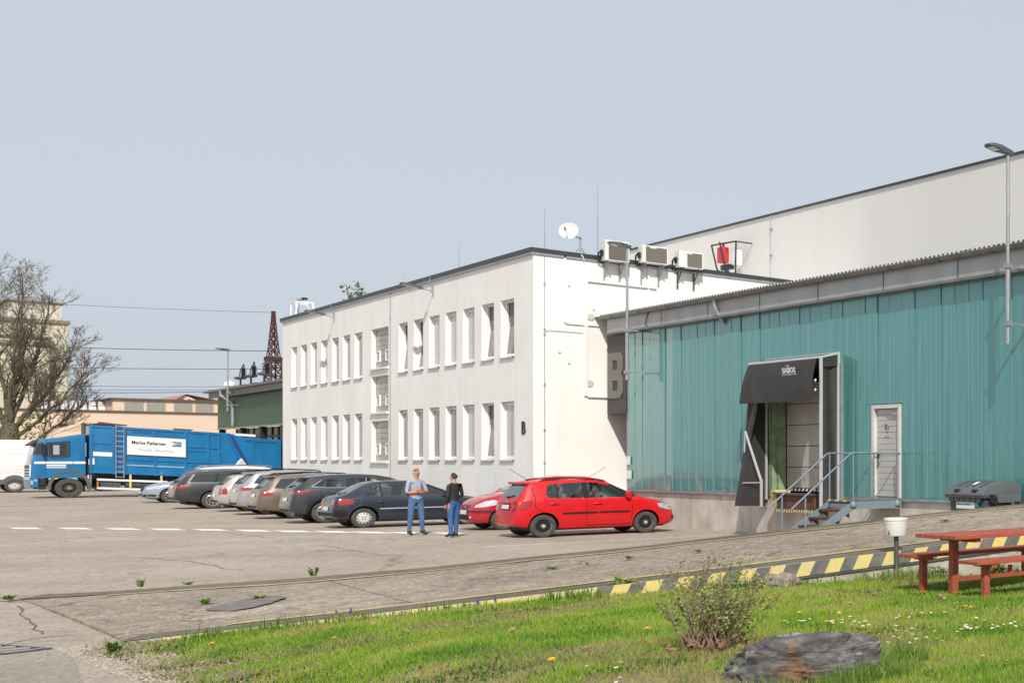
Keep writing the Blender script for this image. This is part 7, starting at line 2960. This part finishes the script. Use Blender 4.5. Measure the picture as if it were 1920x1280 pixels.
def blades(name, n, lmin, lmax, wd, m, mask, lean=.5, z0=-.004):
    x = rng.uniform(-18.5, -4.0, n)
    y = rng.uniform(.5, 14.0, n)
    z, s, w = lawn_zs(x, y)
    depth = -.6013 * x + .799 * y
    keep = (depth > 5.6) & (s > -.40 + .64 * w) & (w > .12) & (s < 14) & ((.799 * x + .6013 * y) < -.17 * depth)
    keep &= rng.random(n) < np.clip(9.5 / depth, .25, 1) ** 1.2
    f = mask(x, y, s, w)
    keep &= rng.random(n) < f[0]
    x, y, z, depth, sc = x[keep], y[keep], z[keep], depth[keep], f[1][keep]
    k = len(x)
    L_ = rng.uniform(lmin, lmax, k) * sc
    ang = rng.uniform(0, 2 * np.pi, k)
    ln = np.abs(rng.normal(0, lean, k))
    dx, dy = np.cos(ang), np.sin(ang)
    fa = rng.uniform(0, 2 * np.pi, k)
    wx, wy = np.cos(fa), np.sin(fa)
    hw = wd * rng.uniform(.6, 1.3, k) * np.clip(depth / 9, .8, 1.6)
    V_ = np.empty((k, 5, 3))
    mz = L_ * .55 / np.sqrt(1 + (ln * .5) ** 2)
    mxy = L_ * .55 * ln * .5 / np.sqrt(1 + (ln * .5) ** 2)
    tz = mz + L_ * .45 / np.sqrt(1 + (ln * 1.6) ** 2)
    txy = mxy + L_ * .45 * ln * 1.6 / np.sqrt(1 + (ln * 1.6) ** 2)
    V_[:, 0] = np.stack([x - wx * hw, y - wy * hw, z + z0], 1)
    V_[:, 1] = np.stack([x + wx * hw, y + wy * hw, z + z0], 1)
    V_[:, 2] = np.stack([x + dx * mxy + wx * hw * .7, y + dy * mxy + wy * hw * .7, z + mz], 1)
    V_[:, 3] = np.stack([x + dx * mxy - wx * hw * .7, y + dy * mxy - wy * hw * .7, z + mz], 1)
    V_[:, 4] = np.stack([x + dx * txy, y + dy * txy, z + tz], 1)
    me = bpy.data.meshes.new(name)
    me.vertices.add(k * 5)
    me.vertices.foreach_set('co', V_.ravel().astype(np.float32))
    base = np.arange(k)[:, None] * 5
    tri = (base + np.array([[0, 1, 2, 0, 2, 3, 3, 2, 4]])).ravel()
    me.loops.add(k * 9)
    me.loops.foreach_set('vertex_index', tri.astype(np.int32))
    me.polygons.add(k * 3)
    me.polygons.foreach_set('loop_start', np.arange(0, k * 9, 3, dtype=np.int32))
    me.update(calc_edges=True)
    me.materials.append(m)
    o = bpy.data.objects.new(name, me)
    COL.objects.link(o)
    o['kind'] = 'stuff'
    o['label'] = {'grass': 'short patchy green grass of the lawn', 'dry_thatch': 'dry straw coloured thatch lying between the lawn grass', 'tall_grass': 'taller darker grass along the striped wall and round the boulder'}.get(name, 'low broad leaves among the grass')
    return o


def m_short(x, y, s, w):
    near_rock = np.clip((np.hypot(((x + 8.56) * .799 + (y - 4.68) * .601) / .62, (-(x + 8.56) * .601 + (y - 4.68) * .799) / .44) - .85) * 4, .1, 1)
    n1 = vnoise(x, y, 1.1, 1)
    n2 = vnoise(x, y, 3.2, 2)
    n3 = vnoise(x, y, .45, 3)
    d = np.clip((n1 * .55 + n2 * .4 + n3 * .45 - .38) * 3.0, .30, 1)
    edge = np.clip((s - (-.45 + .64 * w)) / 1.6, 0, 1)
    d *= np.clip(edge * 1.6 - .45 + n2 * .6, .02, 1)
    for (bx_, by_, r_) in ((-11.31, 7.76, .22), (-12.33, 7.68, .28)):
        d *= np.clip(((x - bx_) ** 2 + (y - by_) ** 2) / r_ ** 2, .05, 1)
    return d, (.7 + .8 * n2 * n1 + .25 * n3) * near_rock


blades('grass', 780000, .028, .060, .0030, gm, m_short, lean=.75)


def m_tall(x, y, s, w):
    n2 = vnoise(x, y, 2.6, 5)
    wall_ = np.clip(1 - (w - .1) / .42, 0, 1) * np.clip(n2 * 2.2 - .55, 0, 1)
    bd = np.hypot(x + 8.56, (y - 4.68))
    la = .799 * (x + 8.56) + .601 * (y - 4.68)
    boul = ((bd > .40) & (bd < .95)) * np.clip(n2 * 2 - .3, 0, 1) * np.where(la > .42, .95, .07)
    return np.clip(np.maximum(wall_, boul), 0, 1), np.where(boul > 0, 1.0, .6 + .6 * n2)


gt = grass_mat('grass_tall_blades', [(.25, (.36, .34, .12)), (.42, (.19, .31, .05)), (.6, (.10, .20, .03)), (.75, (.055, .13, .025))])
blades('tall_grass', 520000, .08, .20, .0042, gt, m_tall, lean=.55)


def m_thatch(x, y, s, w):
    d, sc = m_short(x, y, s, w)
    return np.clip(1.15 - d, .12, .9), np.ones_like(x)


gs = grass_mat('thatch_blades', [(.25, (.42, .32, .19)), (.42, (.30, .21, .11)), (.55, (.36, .29, .13)), (.72, (.22, .20, .07))])
blades('dry_thatch', 190000, .03, .075, .0034, gs, m_thatch, lean=2.6)


def m_clover(x, y, s, w):
    n1 = vnoise(x, y, 1.7, 8)
    n2 = vnoise(x, y, 5.0, 9)
    return np.clip((n1 * .7 + n2 * .4 - .62) * 4, 0, 1), .7 + .6 * n2


gc = grass_mat('clover_leaves', [(.25, (.11, .18, .045)), (.45, (.06, .14, .03)), (.65, (.04, .10, .025))])
blades('clover', 240000, .022, .045, .0085, gc, m_clover, lean=2.2)

# gravel and crumbs along the worn left margin of the lawn
k = 5200
gw = rng.uniform(.1, 5.5, k)
gs_ = -.45 + .64 * gw + np.abs(rng.normal(0, .55, k)) - .18
gx, gy = N0.x + DD.x * gs_ + EE.x * gw, N0.y + DD.y * gs_ + EE.y * gw
gz, _, _ = lawn_zs(gx, gy)
gz = np.maximum(gz, .006)
gr = rng.uniform(.004, .014, k)
oc = np.array([[1, 0, 0], [0, 1, 0], [-1, 0, 0], [0, -1, 0], [0, 0, .7], [0, 0, -.5]])
V_ = oc[None] * (gr[:, None, None] * rng.uniform(.6, 1.3, (k, 6, 1))) + np.stack([gx, gy, gz], 1)[:, None]
fc = np.array([[0, 1, 4], [1, 2, 4], [2, 3, 4], [3, 0, 4]])
me = bpy.data.meshes.new('gravel')
me.from_pydata(V_.reshape(-1, 3).tolist(), [], (np.arange(k)[:, None, None] * 6 + fc[None]).reshape(-1, 3).tolist())
me.materials.append(mat('gravel_stone', (.46, .40, .33), .9, var=.5, scale=30))
go = bpy.data.objects.new('gravel', me)
COL.objects.link(go)
go['kind'] = 'stuff'
go['label'] = 'loose gravel along the worn margin of the lawn'

# ---- weeds in the ramp joints and along the wall
wd_m = grass_mat('weed_blades', [(.25, (.34, .37, .09)), (.5, (.20, .31, .05)), (.7, (.10, .20, .03))])
flower_y = mat('dandelion_yellow', (.80, .52, .02), .7, var=.15, scale=60)
flower_w = mat('daisy_white', (.80, .80, .78), .7)
flower_p = mat('hyacinth_blue', (.06, .05, .20), .6)


def tuft(name, label, c, r, h, n, seed, m=wd_m, cat='weed', wide=.006, group='weeds in the cracks of the ramp'):
    rr = random.Random(seed)
    b = M()
    if group.startswith('weeds'):
        r, h, wide = r * .62, h * .62, wide * .6
    for k in range(n):
        a = rr.uniform(0, 6.28)
        d = Vector((math.cos(a), math.sin(a), 0))
        p0 = Vector(c) + d * rr.uniform(0, r * .3)
        l_ = h * rr.uniform(.5, 1.1)
        o_ = r * rr.uniform(.2, 1.0)
        sd = Vector((-d.y, d.x, 0)) * wide * rr.uniform(.6, 1.4)
        mid = p0 + d * o_ * .4 + Vector((0, 0, l_ * .7))
        tip = p0 + d * o_ + Vector((0, 0, l_ * rr.uniform(.6, 1.0)))
        b.add([p0 - sd * .6, p0 + sd * .6, mid + sd, mid - sd, tip], [(0, 1, 2, 3), (3, 2, 4)])
    o = build(name, b, m, recalc=False)
    tag(o, label, cat, group)
    return o


def on_r(x, y):
    d = Vector((x, y, 0)) - N0
    w = min(max(-d.dot(EE), 0), RW)
    p = ramp_pt(d.dot(DD), w, .02)
    return (x, y, p[2])


tuft('weed', 'taller fresh green weed at the far edge of the ramp by the slab joint', on_r(-24.05, 5.05), .26, .30, 13, 1, wide=.022)
tuft('weed', 'bright green weed beside the dark asphalt patch, on its left end', on_r(-21.24, 3.35), .22, .13, 40, 2, wide=.02)
tuft('weed', 'low green weed on the far side of the dark asphalt patch', on_r(-21.23, 3.9), .26, .08, 34, 3, wide=.018)
tuft('weed', 'yellowish weed clump at the left tip of the ramp', on_r(-24.84, 1.89), .26, .13, 46, 4, wide=.02)
tuft('weed', 'small pale weed at the far ramp edge, right of two', on_r(-24.8, 3.72), .22, .10, 30, 5, wide=.014)
tuft('weed', 'upright thin weed at the far ramp edge, left of two', on_r(-25.35, 3.28), .18, .24, 20, 6, wide=.015)
tuft('weed', 'dark low weed in the middle of the ramp, left of a close pair', on_r(-19.52, 6.82), .26, .08, 44, 7, wide=.014)
tuft('weed', 'tiny weed in the middle of the ramp, right of a close pair', on_r(-19.45, 7.25), .14, .06, 20, 8, wide=.012)
tuft('weed', 'green weed on the ramp joint below the red hatchback', on_r(-19.23, 7.76), .20, .12, 34, 9, wide=.016)
tuft('weed', 'dark green weed on the ramp below the end of the concrete base', on_r(-18.56, 8.48), .20, .09, 34, 10, wide=.014)
tuft('weed', 'weed tuft high on the ramp above the picnic table', on_r(-17.08, 11.83), .26, .08, 40, 11, wide=.014)
for i, (x, y, h, lab) in enumerate(((-15.9, 6.32, .24, 'large broad-leaved weed at the foot of the first yellow stripes'), (-15.66, 6.50, .18, 'spreading broad-leaved weed right of the large one by the stripes'), (-15.95, 5.98, .12, 'low broad-leaved weed left of the large one by the stripes'),
                                     (-13.85, 9.55, .16, 'leafy weed at the wall foot behind the picnic table legs'), (-13.35, 10.1, .22, 'tall leafy weed at the wall foot behind the table stretcher'), (-13.1, 10.6, .18, 'yellowish leafy weed at the wall foot furthest right'),
                                     (-17.35, 2.05, .12, 'dark green rosette weed at the left corner of the lawn'))):
    tuft('leafy_weed', lab, (x, y, lawn_z(x, y)), h * .95, h, 34, 40 + i, wide=.024, group='leafy weeds along the striped wall')

# ---- flowers
FM = {}


def flower(kind, x, y, z, sc, a):
    if kind not in FM:
        b = M()
        if kind == 'dandelion':
            for k in range(18):
                t = k * 2.4
                r_ = .022
                d = Vector((math.cos(t), math.sin(t), 0))
                s_ = Vector((-d.y, d.x, 0)) * .005
                e_ = d * r_ * (1 if k % 2 else .7) + Vector((0, 0, .058 if k % 2 else .066))
                b.add([Vector((0, 0, .052)) - s_, Vector((0, 0, .052)) + s_, e_ + s_, e_ - s_], [(0, 1, 2, 3)], 0)
            b.tube([(0, 0, 0), (.004, 0, .03), (0, 0, .055)], .002, 4, 1)
        elif kind == 'daisy':
            for k in range(9):
                t = k * 6.283 / 9
                d = Vector((math.cos(t), math.sin(t), 0))
                s_ = Vector((-d.y, d.x, 0)) * .004
                e_ = d * .013 + Vector((0, 0, .056))
                b.add([Vector((0, 0, .054)) - s_ * .5, Vector((0, 0, .054)) + s_ * .5, e_ + s_, e_ - s_], [(0, 1, 2, 3)], 0)
            b.tube([(0, 0, 0), (.003, 0, .03), (0, 0, .054)], .0016, 4, 1)
            b.lathe([(.004, .0545), (.003, .058), (.0005, .059)], 6, (0, 0, 0), 'z', 2)
        else:
            b.tube([(0, 0, 0), (0, 0, .11)], .003, 4, 1)
            b.lathe([(.002, .07), (.014, .085), (.015, .11), (.009, .14), (.0005, .15)], 7, (0, 0, 0), 'z', 0)
        me = bpy.data.meshes.new(kind)
        me.from_pydata([tuple(p) for p in b.v], [], b.f)
        for m_ in ({'dandelion': flower_y, 'daisy': flower_w, 'hyacinth': flower_p}[kind], leafm, flower_y):
            me.materials.append(m_)
        me.polygons.foreach_set('material_index', b.m)
        FM[kind] = me
    o = bpy.data.objects.new(kind, FM[kind])
    COL.objects.link(o)
    o.location = (x, y, z)
    o.scale = (sc,) * 3
    o.rotation_euler = (rng.uniform(-.3, .3), rng.uniform(-.3, .3), a)
    tag(o, *{'dandelion': ('yellow dandelion flower open in the lawn grass', 'dandelion', 'dandelions in the lawn'), 'daisy': ('small white daisy standing in the lawn grass', 'daisy', 'daisies in the lawn'), 'hyacinth': ('small dark blue grape hyacinth at the lawn edge', 'flower', 'grape hyacinths at the lawn edge')}[kind])


for (x, y) in [(-13.88, 4.1), (-16.57, 2.68), (-11.78, 4.91), (-10.58, 3.7), (-12.13, 5.67), (-11.64, 5.8), (-11.72, 6.34), (-11.52, 6.28), (-10.54, 6.02), (-10.50, 6.05), (-11.87, 7.05), (-11.24, 6.54), (-10.83, 6.9), (-10.4, 7.48), (-10.37, 7.5), (-10.43, 7.46), (-12.45, 8.2), (-13.1, 6.78), (-9.41, 6.13), (-7.28, 5.61), (-16.40, 4.66), (-16.45, 4.84), (-17.0, 3.78), (-12.9, 4.6), (-14.9, 3.3)]:
    flower('dandelion', x, y, lawn_z(x, y), rng.uniform(.9, 1.3), rng.uniform(0, 6))
for (x, y, n) in [(-10.95, 5.99, 6), (-10.42, 6.11, 9), (-10.19, 6.07, 6), (-9.55, 5.94, 8), (-9.09, 5.76, 7), (-9.6, 6.22, 7), (-9.18, 6.14, 9), (-8.81, 5.97, 8), (-9.18, 6.53, 14), (-9.06, 6.62, 10), (-10.31, 7.14, 7), (-10.34, 6.68, 5), (-8.98, 6.86, 7), (-9.04, 7.06, 4), (-9.51, 7.07, 4), (-10.65, 6.4, 4), (-9.97, 5.43, 3), (-9.87, 3.79, 3), (-9.19, 3.64, 3), (-10.88, 7.67, 4), (-7.7, 5.78, 2)]:
    for k in range(n):
        xx, yy = x + rng.normal(0, .12), y + rng.normal(0, .09)
        flower('daisy', xx, yy, lawn_z(xx, yy), rng.uniform(.9, 1.25), rng.uniform(0, 6))
for (x, y) in [(-17.55, 3.92), (-17.45, 3.98), (-16.35, 4.92), (-16.28, 5.1)]:
    flower('hyacinth', x, y, lawn_z(x, y), rng.uniform(.75, .95), 0)
lm = mat('dry_leaf', (.42, .27, .16), .8, col2=(.25, .14, .08), scale=20)
me = bpy.data.meshes.new('dry_leaf')
me.from_pydata([(-.05, 0, .01), (-.01, .028, .0), (.05, .005, .025), (.0, -.026, .012), (.0, 0, .004)], [], [(0, 4, 1), (1, 4, 2), (2, 4, 3), (3, 4, 0)])
me.materials.append(lm)
for (x, y) in [(-15.65, 3.78), (-16.06, 3.52), (-14.5, 3.76), (-11.36, 4.22), (-14.84, 5.26), (-15.06, 4.92), (-10.74, 4.79), (-10.45, 4.55), (-10.8, 5.05), (-10.9, 4.72), (-16.33, 3.22), (-13.21, 4.27), (-11.56, 7.97), (-12.59, 7.77), (-15.3, 2.4), (-16.9, 2.3), (-13.6, 2.9)]:
    o = bpy.data.objects.new('dry_leaf', me)
    COL.objects.link(o)
    o.location = (x, y, lawn_z(x, y) + .03)
    o.rotation_euler = (rng.uniform(-.4, .4), rng.uniform(-.4, .4), rng.uniform(0, 6))
    s_ = rng.uniform(.7, 1.3)
    o.scale = (s_, s_, s_)
    tag(o, 'curled brown dry leaf lying on the lawn grass', 'leaf', 'dry leaves on the lawn')

bpy.context.view_layer.update()
